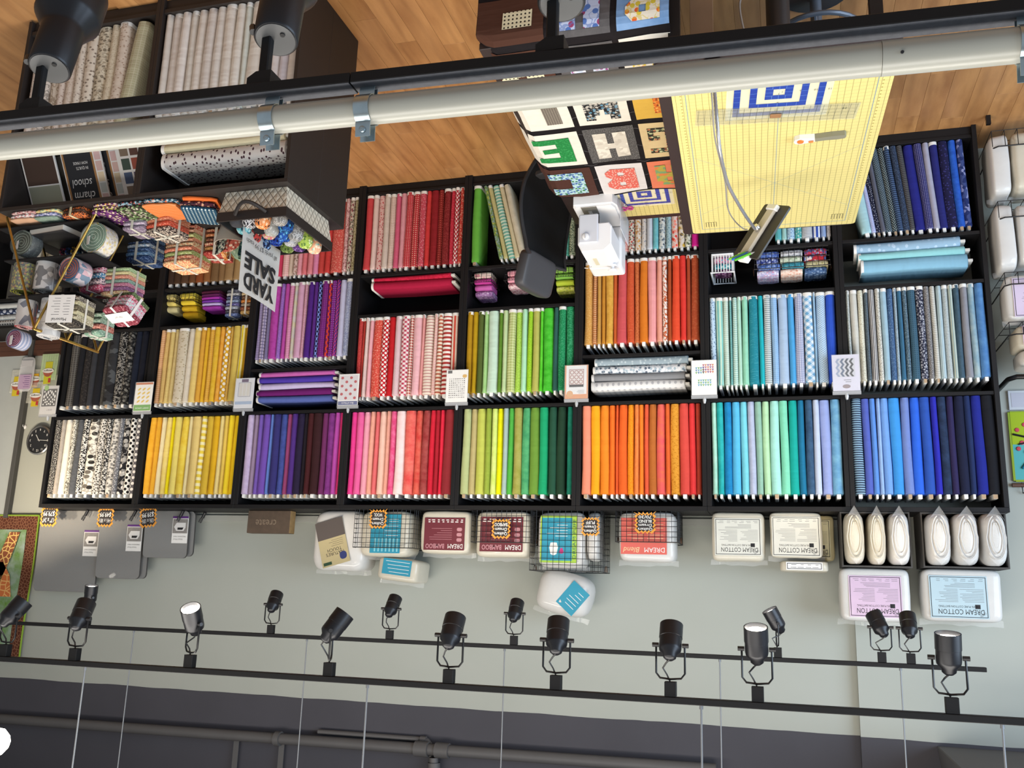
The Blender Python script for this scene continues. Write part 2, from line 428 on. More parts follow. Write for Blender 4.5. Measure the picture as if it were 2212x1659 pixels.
# ---------------------------------------------------------------- fabric bolts
BH, BD = 0.555, 0.215           # fabric height and depth on the board
def bolt_mesh(seed, t=0.042):
    rr = random.Random(seed); bm = B(); uvl = bm.loops.layers.uv.verify()
    n = 5; prof = []
    r = t*0.49
    for (sx, sy, a0) in ((1, 1, 0), (-1, 1, PI/2), (-1, -1, PI), (1, -1, 3*PI/2)):
        for k in range(n):
            a = a0+PI/2*k/(n-1); prof.append((sx*(t/2-r)+r*math.cos(a), sy*(BD/2-r)+r*math.sin(a)))
    N = len(prof); zs = [0, 0.004, 0.03, 0.10, 0.25, 0.40, 0.52, 0.551, 0.555]; rings = []; peri = [0]
    for i in range(N):
        a, b = prof[i], prof[(i+1) % N]; peri.append(peri[-1]+math.hypot(a[0]-b[0], a[1]-b[1]))
    ph = [rr.uniform(0, 6) for _ in range(4)]
    for j, z in enumerate(zs):
        s = 0.93 if j in (0, len(zs)-1) else 1.0
        dx = 0.0016*math.sin(z*9+ph[0]); wide = 1+0.05*math.sin(z*7+ph[1])
        rings.append([bm.verts.new((x*s*wide+dx, y*s+0.001*math.sin(z*13+ph[2]), z)) for x, y in prof])
    for j in range(len(zs)-1):
        for i in range(N):
            i2 = (i+1) % N
            f = bm.faces.new((rings[j][i], rings[j][i2], rings[j+1][i2], rings[j+1][i]))
            for l, (u, v) in zip(f.loops, ((peri[i], zs[j]), (peri[i+1], zs[j]), (peri[i+1], zs[j+1]), (peri[i], zs[j+1]))): l[uvl].uv = (u, v)
    for rg in (list(reversed(rings[0])), rings[-1]):
        f = bm.faces.new(rg)
        for l in f.loops: l[uvl].uv = (l.vert.co.x, l.vert.co.y)
    me = bpy.data.meshes.new('fabric_wrap'); bm.normal_update(); bm.to_mesh(me); bm.free()
    me.polygons.foreach_set('use_smooth', [True]*len(me.polygons))
    me.set_sharp_from_angle(angle=math.radians(50))
    return me
BOLT = [bolt_mesh(s) for s in range(6)]
bm = B(); box(bm, -0.0095, 0.0095, -0.098, 0.098, BH-0.02, BH+0.026, bev=0.003); CORE = mesh('board', bm)
bm = B(); box(bm, -0.0090, 0.0090, -0.1008, -0.0982, BH+0.001, BH+0.0248, bev=0.0005); ENDL = mesh('end_label', bm)
bm = B(); prism(bm, [(x*1.03, y*1.004) for x, y in rrect(0.042, BD, 0.0195, 4)], 0.02); SELV = mesh('selvage_band', bm, True)
REST = []                       # bolts beyond the 300 that show largest
AREA_MIN = 1660.0
def bolt(label, m, t, loc, rot=(0, 0, 0), rng=R, selv=False, label_end=True, group=None, h=1.0, core=None, vis=185):
    if t*2000/math.dist(loc, (1.17, -5.57, 2.83))*vis < AREA_MIN:
        mw = Matrix.Translation(loc) @ Matrix.Rotation(rot[2], 4, 'Z') @ Matrix.Rotation(rot[1], 4, 'Y')
        q = M['boardgrey'] if rng.random() < 0.25 else M['board']
        sx = min(1.25, max(0.6, t/0.045))
        REST.append((rng.choice(BOLT), m, mw @ Matrix.Diagonal((t/0.042, 1, h, 1)))); REST.append((CORE, q, mw @ Matrix.Diagonal((sx, 1, h, 1))))
        REST.append((ENDL, M['card'], mw @ Matrix.Diagonal((sx, 1, h, 1))))
        if selv: REST.append((SELV, M['selv'], mw @ Matrix.Diagonal((t/0.042, 1, h, 1))))
        return None
    r = thing('fabric_bolt', label, 'fabric bolt', loc, rot, group)
    s = (t/0.042, 1, h)
    inst('fabric_wrap', rng.choice(BOLT), m, r, scale=s)
    q = core or (M['boardgrey'] if rng.random() < 0.25 else M['board'])
    inst('board', CORE, q, r, scale=(min(1.25, max(0.6, t/0.045)), 1, h))
    if label_end: inst('end_label', ENDL, M['card'] if rng.random() < 0.82 else M['kraft'], r, scale=(min(1.25, max(0.6, t/0.045)), 1, h))
    if selv: inst('selvage_band', SELV, M['selv'], r, loc=(0, 0, 0.0), scale=s)
    return r
ROWN = {1: 'ceiling-side', 2: 'middle', 3: 'floor-side'}
def parse(txt):
    out = []
    for ln in txt.strip().splitlines():
        ln = ln.strip()
        if not ln: continue
        a, b = ln.split('|'); q = a.split()
        out.append((float(q[0]), q[2] if len(q) > 2 else 'solid', q[1], q[3] if len(q) > 3 else None, float(q[4]) if len(q) > 4 else 0, q[5] if len(q) > 5 else None, b.strip()))
    return out
VIS = {(1, 'any'): 185, (2, 'any'): 185, (2, 'black'): 125, (3, 'blue'): 205, (3, 'red'): 165, (3, 'green'): 120, (3, 'purple'): 60, (3, 'yellow'): 45, (3, 'teal'): 45, (3, 'orange'): 60}
def row(bay, rown, z, txt, lean=(0.0, 0.0), xr=None, start=1, selvp=0.0, setb=0.012, total=None):
    """bolts of one compartment, listed from the photograph's left to its right"""
    i = BAY.index(bay); its = parse(txt); rng = random.Random(i*10+rown)
    hi, lo = (DX[i+1]-0.030, DX[i]+0.030) if xr is None else xr
    sw = sum(q[0] for q in its); sc = (hi-lo)/sw; x = hi; n = 0
    for k, (w_, pat, c1, c2, s2, c3, words) in enumerate(its):
        t = w_*sc
        if words != 'gap':
            a = lean[0]+(lean[1]-lean[0])*k/max(1, len(its)-1)
            lab = '%s fabric bolt, %s from left in the %s bay\'s %s row' % (words, ORD[start-1+n], bay, ROWN[rown])
            n += 1
            tt = t-0.0028 if abs(a) < 0.03 else t*0.94
            dz = 0.0 if abs(a) < 0.001 else abs(math.sin(a))*tt/2+0.0005
            xx = x-t/2 - 0.0
            bolt(lab, fab(pat, c1, c2, s2, c3), tt, (xx, setb+BD/2+rng.uniform(-0.004, 0.010), z+0.0005+dz), (0, a, rng.uniform(-0.012, 0.012)), rng,
                 selv=rng.random() < selvp, group='fabric bolts in the wall bookcases', vis=VIS.get((rown, bay), VIS.get((rown, 'any'), 60)))
        x -= t

row('black', 1, ZB, '''
45 2b2929 speck dcd8d0 170|black white-speckled
30 b4aca2 mottle a49c92 40|taupe grey
45 e6e2d6|plain off-white
30 ddd8c8 squig 6a655c 55|cream line-print
50 4b4e54 mottle 585c62 60|slate grey textured
42 1e1d1f squig e6e3dc 60|black scroll-print
66 e4e0d6 floral 2b2928 24 6b665f|white bold-floral
50 dedbd4 floral 77746f 70 2f2d2c|white small-print
40 2c2b2c floral e0ddd6 60 c9c6bf|black daisy-print
50 d6d4ce floral 8b8a88 50 6d6c6b|pale grey sprig-print
30 77777b dotsr d2d1ce 60|mid grey print
44 1f1f23 floral d9d7d2 22 aaa8a4|black motif-print
38 e8e5dd bigdots 1c1a1b 34|white black-dotted
44 67656a bigdots eceae6 34|grey white-dotted
''')
row('yellow', 1, ZB, '''
50 f0ae2a mottle f6b93a 20|golden yellow
30 efae30|amber yellow
30 f0dfae|pale cream
40 f2d873 mottle f6e08e 16|soft yellow mottled
23 f2dc12|lemon yellow
42 ecd873|pale butter
50 efc93a mottle f6dc5c 14|marbled yellow
25 ead9a0|cream yellow
55 ebce80|pale gold
30 efd14a sth f8edb8 24|yellow banded
45 dcb63a|mustard yellow
43 e6b320|deep gold
32 efd98e|vanilla yellow
30 e9c65a|light gold
30 f0cf2a|bright yellow
38 f2c91c|sunflower yellow
''')
row('purple', 1, ZB, '''
42 b3a0c4 mottle c3b2d0 20|lavender mottled
30 94809a|mauve grey
32 7458b0|violet
45 6e4ca8|deep violet
22 5f7cc4|periwinkle blue
45 33306e|dark indigo
40 45549e mottle 3a4688 22|blue-violet mottled
30 90406e|plum pink
35 4d2c7c|royal purple
45 241a38|dark eggplant
25 1b141e|near-black purple
35 42161a|dark maroon
50 35171b|brown maroon
35 6c2a5c|plum
45 722e78 mottle 8a3a8e 18|magenta mottled
30 b24aa4|orchid
22 cf2f70|hot pink
''')
row('red', 1, ZB, '''
35 e03a8a|hot pink
42 e4609c|candy pink
43 efa4b8|light pink
30 e8a28e|peach
30 dd6a6c|salmon
45 efc2b2|pale peach
25 e2a08c|apricot
35 d63c74 mottle e8709a 18|magenta-pink mottled
60 efcfd0 mottle f4dcdc 14|blush mottled
60 dc4a48 mottle e87a6e 12|coral red mottled
40 cc3a36 mottle dc6a58 14|red grunge
45 8f2a2c mottle a8504c 14|dark red grunge
35 cf1f36|true red
30 aa1c2c|dark red
25 de2640|bright red
60 8e2a30|brick red
''')
row('green', 1, ZB, '''
50 b2bc86|sage green
40 b8aa76|khaki
55 bdc458|lime olive
35 94a83e|moss green
36 c4da66 mottle d6e68c 12|light lime mottled
35 e6e400|neon yellow
32 a6bab4|grey-green
35 4fae46|leaf green
50 92953e mottle a8a65a 13|olive mottled
48 3c9260 mottle 5aae74 14|jade mottled
57 6b9438|grass green
52 17a06a|emerald green
6 000000|gap
47 214e3a|forest green
50 1c3b28|dark forest green
10 000000|gap
36 0f6a58 mottle 1a7e66 20|dark teal mottled
''')
row('orange', 1, ZB, '''
58 ee9276|peach salmon
60 f4a81c|amber
57 f08a26|tangerine
40 ee7224|orange
20 e9602c|red-orange
55 e96424|deep orange
42 f0941c dotsr e67a14 70|amber spotted
30 e67a38 mottle ee8e4c 22|orange mottled
32 f0842a|bright orange
30 e25c3a|vermilion
48 b8682c|brown orange
55 e67250 mottle e65a64 14|coral orange mottled
29 e2662e|dark orange
57 dc9a34 speck c47c1c 90|mustard print
58 d84c42|coral red
40 e2393a|red
35 ac3a28|rust brick
''')
row('teal', 1, ZB, '''
44 9fd6c2 mottle b8e2d2 16|mint mottled
50 1fa6a8 mottle 34b6b4 16|turquoise
60 1578b4 mottle 1c8cc4 18|ocean blue mottled
64 58b8e4|sky blue
56 78cfe0|aqua
55 aab2cc mottle b6bed6 24|pale grey-blue mottled
52 8fb8a6|eucalyptus green
55 b4dfb4|pale mint green
72 a4e0d4|pale aqua
65 7fd4b4|seafoam
68 12a49a|teal
52 1a7098|deep teal blue
58 2b4766 mottle 3c5c7c 20|navy mottled
50 bcc8e0|ice blue
75 93a2d6|periwinkle
74 5f95c0 mottle 7ab0d0 16|sky mottled
''')
row('blue', 1, ZB, '''
80 86aac4 sth 243048 75|blue and black striped
65 5060b4|periwinkle blue
48 5a8cd8|cornflower
36 92b2e0|light blue
65 709ee0|soft cornflower
87 3c92dc|azure
70 7086c4|grey periwinkle
80 2c64d8|royal blue
80 2a52ac|mid blue
52 2a2cac|ultramarine
70 1c2a44 mottle 2a3c5c 16|dark navy mottled
55 2c2650|dark purple-navy
75 161c38|dark navy
50 1c2c58|navy
80 1c2686|bright navy
90 14161e|black navy
''')
row('blue', 2, ZC, '''
30 c4c8c4 squig a0a8a4 60|pale grey scroll
50 cfcec6 dots a6a49c 110|white pin-dot
42 d8d6c4 dotsr a8a490 75|cream spotted
30 5c6a74 dotsr 22282e 100|slate dotted
45 3c3a40 stv d4d2d0 85|black and white striped
34 d6d4ca speck 3a3a38 160|cream leopard-print
45 9ebccc|powder blue
42 3e5c84 speck 6a88a8 120|denim blue speckled
26 a4b8c4 speck 5c7488 140|grey-blue speckled
34 3c6c8c|petrol blue
34 4c6474 speck 8ca0ac 110|slate blue speckled
55 3f6074 dots 2c4a5c 80|dusty blue dotted
52 20243a floral b6b8c0 70 8a8c9a|navy tiny-floral
38 6c6a6c speck c4c2be 190|grey pebble-print
38 d6d4ca dots 24282e 95|white black-dotted
38 c0d0d4 stv 9cb4bc 70|pale blue striped
42 b4bcbc speck 9aa4a4 120|silver print
32 c8ccb8 stv 98b0b4 50|cream striped
44 486070 mottle 3c5464 40|slate blue
48 94949c dots 5c606a 130|grey pin-check
46 6c96b0 mottle a8bcc0 6|blue ombre
60 4a7ab4 mottle 5e90c4 16|denim mottled
''', selvp=0.6)
row('teal', 2, ZC, '''
50 b9d0e4 dotsr 4c6488 60|pale blue dotted
60 c4dcc8 stv 7cc0bc 46|cream and aqua striped
44 b4cec0 sth d0dcd0 75|pale sage striped
24 5c9c9c sth 84b8b4 90|teal striped
42 8ec0b4 sth d4e2da 85|mint striped
36 a8d6c4 check c4e2d4 110|mint check
50 94d4b8|mint green
78 1f8294 weave 4aa0ac|teal woven
40 20b0bc|bright turquoise
58 d0d4d4 sth 8c9ca0 78|grey and white striped
52 98bce0 dots 6c9ccc 80|soft blue dotted
78 a8bed8|pale denim
52 4ca0d8|cerulean
66 c0c4d8 check 7078a0 90|lilac check
75 6ca4cc gingd e0e8ee 32|blue gingham
22 88b4d4 dots d4e0ea 110|blue pin-dot
75 b4cce0 dotsd 6484a8 105|blue lattice
72 2850c4 dots 4068d0 120|royal blue pin-dot
''', selvp=0.7)
row('green', 2, ZC, '''
50 ac8414|ochre
40 b4900f|dark mustard
48 4c5a24 dots 64703a 150|olive pin-dot
40 96c47c mottle a6d08c 18|soft green mottled
85 c2dcc8|pale mint
34 5c8428|fern green
40 c0d4a4 dots 9cb874 110|pale green pin-dot
62 ccd49c ging a4b068 55|sage gingham
52 aed858 dotsr 86b438 80|lime dotted
44 a8dcb4 dots c4e8cc 120|mint dotted
40 9ccc2c dotsr 7aac1c 80|lime spotted
58 b4b45c|sage olive
28 4ec424 mottle 66d038 16|kelly green
78 38b024 mottle 54c83c 26|bright green marbled
42 2c5c54|spruce green
58 178450 speck 4ca478 140|emerald speckled
66 1a8050 squig 3c9c6c 50|emerald scroll
''', selvp=0.6)
row('red', 2, ZC, '''
30 b43434 speck cc5c54 140|brick speckled
14 c04038|thin red
22 e4d0c8 dots b4585c 120|blush dotted
24 e4a0a8 dots f0c4c8 110|pink pin-dot
52 d4483c speck e89c88 130|coral vine-print
38 c41c28 bigdots f0e8e4 44|red white-polka-dot
36 c01820|scarlet
38 e0ccd0 dotsd b4405c 130|white pin-check
46 b8284c gingd f0e4e4 46|crimson gingham
24 a82420 ging ecdcd0 52|red gingham
48 e8b4bc|pale rose
14 e49c98|thin salmon
50 eadfd0 sth c8a09a 48|ivory striped
22 e8d4cc sth d8948c 90|blush fine-striped
30 e8dcc8 sth b46450 40|cream ribbed
46 ece4dc sth a83430 34|red and cream striped
40 ecdccc stv c84c3c 40|red and white deckchair
''', selvp=0.7)
row('yellow', 2, ZC, '''
50 d29a68 sth e0b890 70|tan striped
40 dcb874 dots b48c40 85|gold dotted
50 dcc480 dots b89c50 85|sand dotted
40 cfb87c dots b8a068 90|khaki dotted
90 cfc4ae dotsr b0a284 45|cream spotted
60 dcd4c4|ivory
60 e4c878|straw yellow
46 dca43c|honey
36 e2b02c|gold
46 e0a838 dots ecc878 75|amber dotted
52 deb028 mottle e6bc40 26|mustard mottled
42 e49c2c mottle ecb04c 26|orange-gold mottled
54 dca828 bigdots f2ecdc 33|mustard white-dotted
26 d8ac50|dark straw
66 d8bc5c|pale mustard
46 ece0a0 stv e0c420 40|yellow striped
30 c49018|dark gold
''', selvp=0.6)
row('black', 2, ZC, '''
40 0c0c0e|plain black
60 3c3a38 check 6c6a66 70|charcoal plaid
52 14161c|ink black
56 201e1f speck 3a3634 90|black tone-on-tone
50 303238|charcoal
60 13151c|blue-black
30 3c3a36 speck 5c5850 120|pewter print
70 2c2e32 cells 4c5054 30 1c1c20|grey block-print
66 141416 squig 8c8a86 48|black scribble-print
52 161618 floral 7c7a74 40 5c5a56|black flower-print
54 121a2c|midnight navy
52 0e1220|dark ink
40 0a0a0d|jet black
''', selvp=0.3)
row('orange', 2, ZD, '''
62 cf9a50 dotsr dcb478 80|tan spotted
32 b86a2c sth dcb088 80|rust laced
30 cc9c50 dots a87428 90|sand dotted
30 c4862c|caramel
54 cf9838 mottle dcac50 40|gold marbled
30 c8602c|burnt orange
66 cc5458|dusty coral
52 c8502c speck d0643c 110|rust speckled
38 cc7040 dotsr a84c24 60|terracotta dotted
56 d87820|pumpkin
60 eca8a8 check e0888c 120|pink check
40 e8a08c|peach pink
36 ece0d8 squig c8643c 34|white and orange twig-print
30 a84c24|rust brown
56 e04c2c|orange-red
42 dc3830|poppy red
30 a84424|russet
58 a84828 speck b45c38 70|rust leaf-print
''', selvp=0.8)
row('purple', 2, ZD, '''
38 8478a8 sth b0a4c8 80|lilac striped
40 b4a8c4 check 5c5478 42|mauve windowpane
34 6c6488 sth 847ca0 90|dusky purple striped
66 b848a8 mottle a83c98 40|orchid blossom-print
34 9060b4 speck a880c4 120|violet speckled
36 b4489c|fuchsia
38 dc9cb8 sth c87ca4 80|pink striped
34 c4c0c8 mottle d4cca4 18|pastel watercolour
58 d0a0bc|dusty pink
22 c48c9c speck dcb4bc 130|rose print
48 4c207c|deep purple
36 54247c dots 64348c 110|purple pin-dot
28 7c94dc bigdots 1c183c 40|blue black-dotted
56 702074 dots 8c4490 75|magenta dotted
26 d84428 bigdots 7c2070 34|red and purple dotted
44 7c2080 dots 9c74c4 62|grape dotted
22 4c2c84 bigdots c83c64 50|violet ring-print
52 c0c0dc|pale lilac
54 acb4cc squig 8890b4 80|silver lattice
''', selvp=0.6)
# floor-side compartments
row('blue', 3, Z0, '''
80 a4ccd4|pale aqua
34 b4bce4 dots 8c98cc 90|lilac pin-dot
44 20243c dotsr a4a8b4 70|navy dotted
34 5c6070|steel grey
56 3c4c58 dotsd 8c9ca4 95|slate lattice
44 24343c dotsd c4ccc8 85|dark leaf-print
44 20304c sth 4c6488 75|navy striped
50 283448 speck 54688c 160|navy tweed
44 34343c sth 5c5c5c 85|charcoal striped
80 20247c|royal navy
60 20205c dots 9c9cc4 105|indigo dotted
48 a4a4b8|silver lilac
62 242870|dark royal blue
72 181840 dotsr 343474 50|midnight blossom-print
56 2050b4 mottle 2c64c8 30|cobalt marbled
50 3c4c84 cells 8c94c4 50 203068|navy patchwork-print
''', lean=(-0.14, -0.03), xr=(0.745, 0.075), selvp=0.5)
row('teal', 3, Z0, '''
150 000000|gap
150 000000|gap
30 58a8b0|aqua
24 9cc8c4|pale sea green
34 a8c8e0 dotsr 5c84b4 60|pale blue spotted
30 5cb0b0 floral c4e0dc 60 2c8c8c|aqua floral
46 9ca0a8 sth c8ccd0 100|grey striped
36 dce0e8 stv 2c4ca4 40|white and blue striped
24 8ca4d0|soft blue
22 b4b0b0 speck 88848c 100|grey print
''', selvp=0.2)
row('orange', 3, Z0, '''
90 000000|gap
30 a8a894 sth 4c4c44 50|grey banded
34 b4b818 mottle c4c840 20|chartreuse
40 d8d0bc floral d8b85c 40 b4a07c|cream daisy-print
34 d8a8a4 dotsr c04c48 60|pink cherry-print
32 d4ccc0 floral c03c38 60 5c5c58|cream berry-print
32 d4ccc0 floral d8a458 50 b48860|ivory leaf-print
30 d4d0cc dotsr 8c94a4 50|white sprig-print
30 c4ccd8|ice white
28 5ca8b4 mottle 78bcc4 40|aqua blue marbled
38 d0d4d0 floral 48505c 50 8898a4|white pebble-print
30 9cb8c0 dotsr 5c8494 60|duck-egg spotted
32 d8c8c0 floral d8443c 36 e88c7c|white poppy-print
34 d4ccc4 floral 5c5450 30 b49434|white peacock-print
32 d0d0c0 floral 6c7c58 44 54544c|cream herb-print
36 c81c88|magenta
''', selvp=0.1)
row('green', 3, Z0, '''
64 64ac40|apple green
10 000000|gap
''', xr=(3.155, 3.09), selvp=1.0)
row('green', 3, Z0, '''
30 6c8c4c floral b4b840 50 8ca0a4|moss floral
32 c4bc84 dots a49c60 80|straw print
48 6cac9c sth c8d8c4 42|teal banded
34 cbbf9c|sand
42 c4bca4 mottle d0c8b4 16|linen marbled
''', lean=(-0.24, -0.24), xr=(3.085, 2.90), start=2, selvp=0.6)
row('green', 3, Z0, '''
30 9cac84 sth c4ccb0 60|sage striped
30 7cac54 mottle 8cbc60 20|meadow green
34 a8c040|pale lime
28 7cb048|spring green
40 1f5c44 dotsr 4c846c 60|bottle green dotted
34 3c8474 squig 5ca494 70|sea green print
34 9ca48c squig 4c5c48 60|grey-green vine-print
''', xr=(2.72, 2.43), start=7, selvp=0.3)
row('red', 3, Z0, '''
44 c84448|coral red
32 dcc0b8 dots e4ccc4 100|blush
38 dcb4b0 dotsr b43440 50|pink heart-print
34 d8c8bc dots a49c9c 90|cream pin-dot
36 dcc8c0 dots a4846c 80|ivory dotted
32 d46484 dots b43c5c 90|rose dotted
34 dc9ca8|soft pink
42 b82c38 dots e0a8a4 85|red dotted
40 b42c38 dots e4b8a4 65|crimson dotted
40 c04c5c dotsr dc909c 60|raspberry print
30 cc3838|tomato red
46 8c1c24|deep red
30 80201c dots b85048 60|oxblood dotted
42 74181c squig 8c3030 70|burgundy scroll
28 bc2438 speck d45c70 130|red speckled
26 b01c30 bigdots ecdcd8 45|red star-print
30 c0443c dotsr e4b49c 50|red snow-print
''', selvp=0.7)
row('purple', 3, Z0, '''
80 000000|gap
34 c83c5c|raspberry
36 e0a8a8 ging ecc8c4 60|pink gingham
26 d8c4b4|cream
26 d4bcb4 floral b4847c 50 8c7468|cream floral
26 dc98a4|rose pink
26 d8747c|coral pink
30 d8848c|salmon pink
34 dc88b0|bubblegum pink
34 c44440|red
32 c43c38|scarlet
66 cc5850 dotsr e4a090 90|coral spotted
24 c89494 floral 8c4c4c 60 e0c0bc|rose floral
24 cbbcac floral 8c3c48 50 6c6458|ivory floral
24 b4a888 floral 746c48 60 8c8460|sage floral
''', selvp=0.5)
row('yellow', 3, Z0, '''
30 3c2a20|dark brown
30 463020|chocolate brown
34 543a28|brown
30 6a4428|chestnut
34 8a4a24|rust brown
30 8c5c34|cinnamon
34 7a5c3c|umber
30 8c6c48|taupe brown
34 9c7c54|camel
30 a48458|tan
34 a88c60|sand brown
30 b09468|light camel
''', selvp=0.1)
# ================================================================ bolts lying flat and baskets in the shallow compartments
def flat(label, m, loc, t, L=0.585, d=None, rz=0.0, flip=1, grp='flat-stacked fabric bolts', selv=True):
    """a bolt lying on its side: long axis along x, base at loc.z"""
    r = thing('fabric_bolt', label, 'fabric bolt', (loc[0], loc[1], loc[2]+t/2+0.0006), (0, 0, rz), grp)
    ry = PI/2*flip; off = (-L/2*flip, 0, 0); s = (t/0.042, 1, L/BH)
    inst('fabric_wrap', R.choice(BOLT), m, r, off, (0, ry, 0), s)
    inst('board', CORE, M['board'], r, off, (0, ry, 0), (0.9, 1, L/BH))
    if selv: inst('selvage_band', SELV, M['selv'], r, off, (0, ry, 0), (t/0.042, 1, 0.8))
    return r
def stack(bay, z, xc, lst, y=0.02, grp='flat-stacked fabric bolts'):
    for k, (t, words, m, dx, rz) in enumerate(lst):
        flat(words, m, (xc+dx, y+BD/2, z), t, rz=rz, flip=-1, grp=grp); z += t+0.0012
stack('blue', ZD, 0.40, [
    (0.060, 'pale blue flat fabric bolt with white flecks, nearest the floor of its stack of three', fab('dotsr', '94b4cc', 'b4cce0', 26), 0.02, 0.03),
    (0.046, 'sea-glass aqua flat fabric bolt, middle of the stack of three', fab('solid', '8ec8cc'), 0.0, 0.01),
    (0.078, 'powder blue flat fabric bolt, nearest the ceiling in its stack of three', fab('solid', '84b4cc'), -0.01, -0.01)])
stack('orange', ZB2, 2.02, [
    (0.050, 'blue-grey flat bolt with faint white sprigs, lowest in the grey stack', fab('dotsr', '93a3ac', 'b4c0c6', 36), -0.02, 0.0),
    (0.050, 'white flat bolt with scattered blue-grey animal print in the grey stack', fab('floral', 'dadce0', '5c6878', 46, 'a4b4c0'), -0.01, 0.01),
    (0.046, 'plain mid-grey flat bolt in the grey and white stack', fab('solid', '84868a'), 0.0, -0.01),
    (0.058, 'white flat bolt with tiny grey marks, highest in the grey stack', fab('dots', 'dcdcdc', 'b4b4b8', 30), 0.0, 0.0)])
stack('red', ZD, 3.585, [
    (0.034, 'bright crimson flat bolt, under the other crimson bolt', fab('squig', 'c41c40', 'b01434', 30), 0.0, 0.01),
    (0.056, 'deep raspberry flat bolt lying on the other crimson bolt', fab('solid', 'a8143c'), 0.0, -0.03)])
stack('purple', ZB2, 4.405, [
    (0.036, 'orchid pink flat bolt, lowest in the purple stack of five', fab('solid', 'c060a8'), 0.0, 0.0),
    (0.044, 'blue-violet flat bolt, second in the purple stack of five', fab('solid', '4c38a4'), 0.01, 0.0),
    (0.044, 'pale lilac flat bolt, in the middle of the purple stack', fab('solid', 'c4b8dc'), -0.005, 0.0),
    (0.046, 'plum purple flat bolt, fourth in the purple stack of five', fab('solid', '6a1868'), 0.01, 0.01),
    (0.044, 'slate blue flat bolt, highest in the purple stack of five', fab('solid', '5464a8'), 0.005, -0.01)])

def folded_mesh(w, d, h, seed=0):
    """folded cloth: rounded fold at the front, thin layered edges at the back"""
    rr = random.Random(seed); bm = B(); uvl = bm.loops.layers.uv.verify()
    prof = []
    for k in range(7):
        a = PI/2+PI*k/6; prof.append((-d/2+h/2+h/2*math.cos(a)*0.9, h/2+h/2*math.sin(a)))
    prof += [(d/2, 0.0), (d/2-0.004, h*0.25), (d/2, h*0.5), (d/2-0.004, h*0.75), (d/2, h)]
    n = 6; rings = []
    for i in range(n+1):
        x = -w/2+w*i/n; s = 1-0.10*(i in (0, n)); dz = 0.0015*math.sin(i*2.1+seed)
        rings.append([bm.verts.new((x, y*s, (z-h/2)*s+h/2+(dz if z > h*0.3 else 0))) for y, z in prof])
    N = len(prof)
    for i in range(n):
        for k in range(N):
            k2 = (k+1) % N; f = bm.faces.new((rings[i][k], rings[i+1][k], rings[i+1][k2], rings[i][k2]))
    bm.faces.new(rings[0]); bm.faces.new(list(reversed(rings[-1]))); recalc(bm)
    for f in bm.faces:
        nx, ny, nz = (abs(q) for q in f.normal)
        for l in f.loops:
            c = l.vert.co; l[uvl].uv = (c.x, c.y) if nz >= max(nx, ny) else ((c.y, c.z) if nx > ny else (c.x, c.z))
    me = bpy.data.meshes.new('folded_cloth'); bm.to_mesh(me); bm.free()
    me.polygons.foreach_set('use_smooth', [True]*len(me.polygons)); me.set_sharp_from_angle(angle=math.radians(45))
    return me
FOLD = {}
def folded(label, m, loc, w=0.13, d=0.13, h=0.018, rot=(0, 0, 0), grp='folded fabric cuts', cat='folded fabric', name='folded_fabric'):
    key = (round(w, 3), round(d, 3), round(h, 3))
    if key not in FOLD: FOLD[key] = folded_mesh(w, d, h, len(FOLD))
    o = inst(name, FOLD[key], m, None, loc, rot); return tag(o, label, cat, grp)

def wire_basket(label, loc, w, d, h, cell=0.03, m=None, rz=0.0, handles=True, flare=0.0, r=0.0016, wavy=False):
    m = m or M['wire']; t = thing('wire_basket', label, 'basket', loc, (0, 0, rz))
    def P(x, y, z):
        s = 1+flare*z/h; return Vector((x*s, y*s, z))
    bm = B()
    nx, ny, nz = max(2, round(w/cell)), max(2, round(d/cell)), max(2, round(h/cell))
    for s in (-1, 1):
        for i in range(nx+1): x = -w/2+w*i/nx; tube(bm, [P(x, s*d/2, 0), P(x, s*d/2, h)], r, 4)
        for j in range(ny+1): y = -d/2+d*j/ny; tube(bm, [P(s*w/2, y, 0), P(s*w/2, y, h)], r, 4)
    for k in range(nz):
        z = h*k/nz; tube(bm, [P(-w/2, -d/2, z), P(w/2, -d/2, z), P(w/2, d/2, z), P(-w/2, d/2, z)], r, 4, True)
    obj('wire_mesh_sides', bm, m, t)
    bm = B()
    for i in range(nx+1): x = -w/2+w*i/nx; tube(bm, [(x, -d/2, r), (x, d/2, r)], r, 4)
    obj('wire_mesh_base', bm, m, t)
    bm = B(); tube(bm, [P(-w/2, -d/2, h), P(w/2, -d/2, h), P(w/2, d/2, h), P(-w/2, d/2, h)], r*2.0, 6, True)
    if wavy:
        pts = []
        for i in range(2*nx+1): pts.append((-w/2+w*i/(2*nx), -d/2-0.002, h-0.004 if i % 2 else h-0.03))
        tube(bm, pts, r, 4)
    obj('rim', bm, m, t)
    if handles:
        for s in (-1, 1):
            bm = B(); tube(bm, [(s*w/2*(1+flare)+s*0.006, 0.03*math.cos(a), h-0.002-0.035*math.sin(a)) for a in [PI*i/8 for i in range(9)]], 0.0026, 6)
            obj('handle', bm, mat('basket_handle_bronze', '6a4a34', 0.4, 0.6, var=0), t, True)
    return t
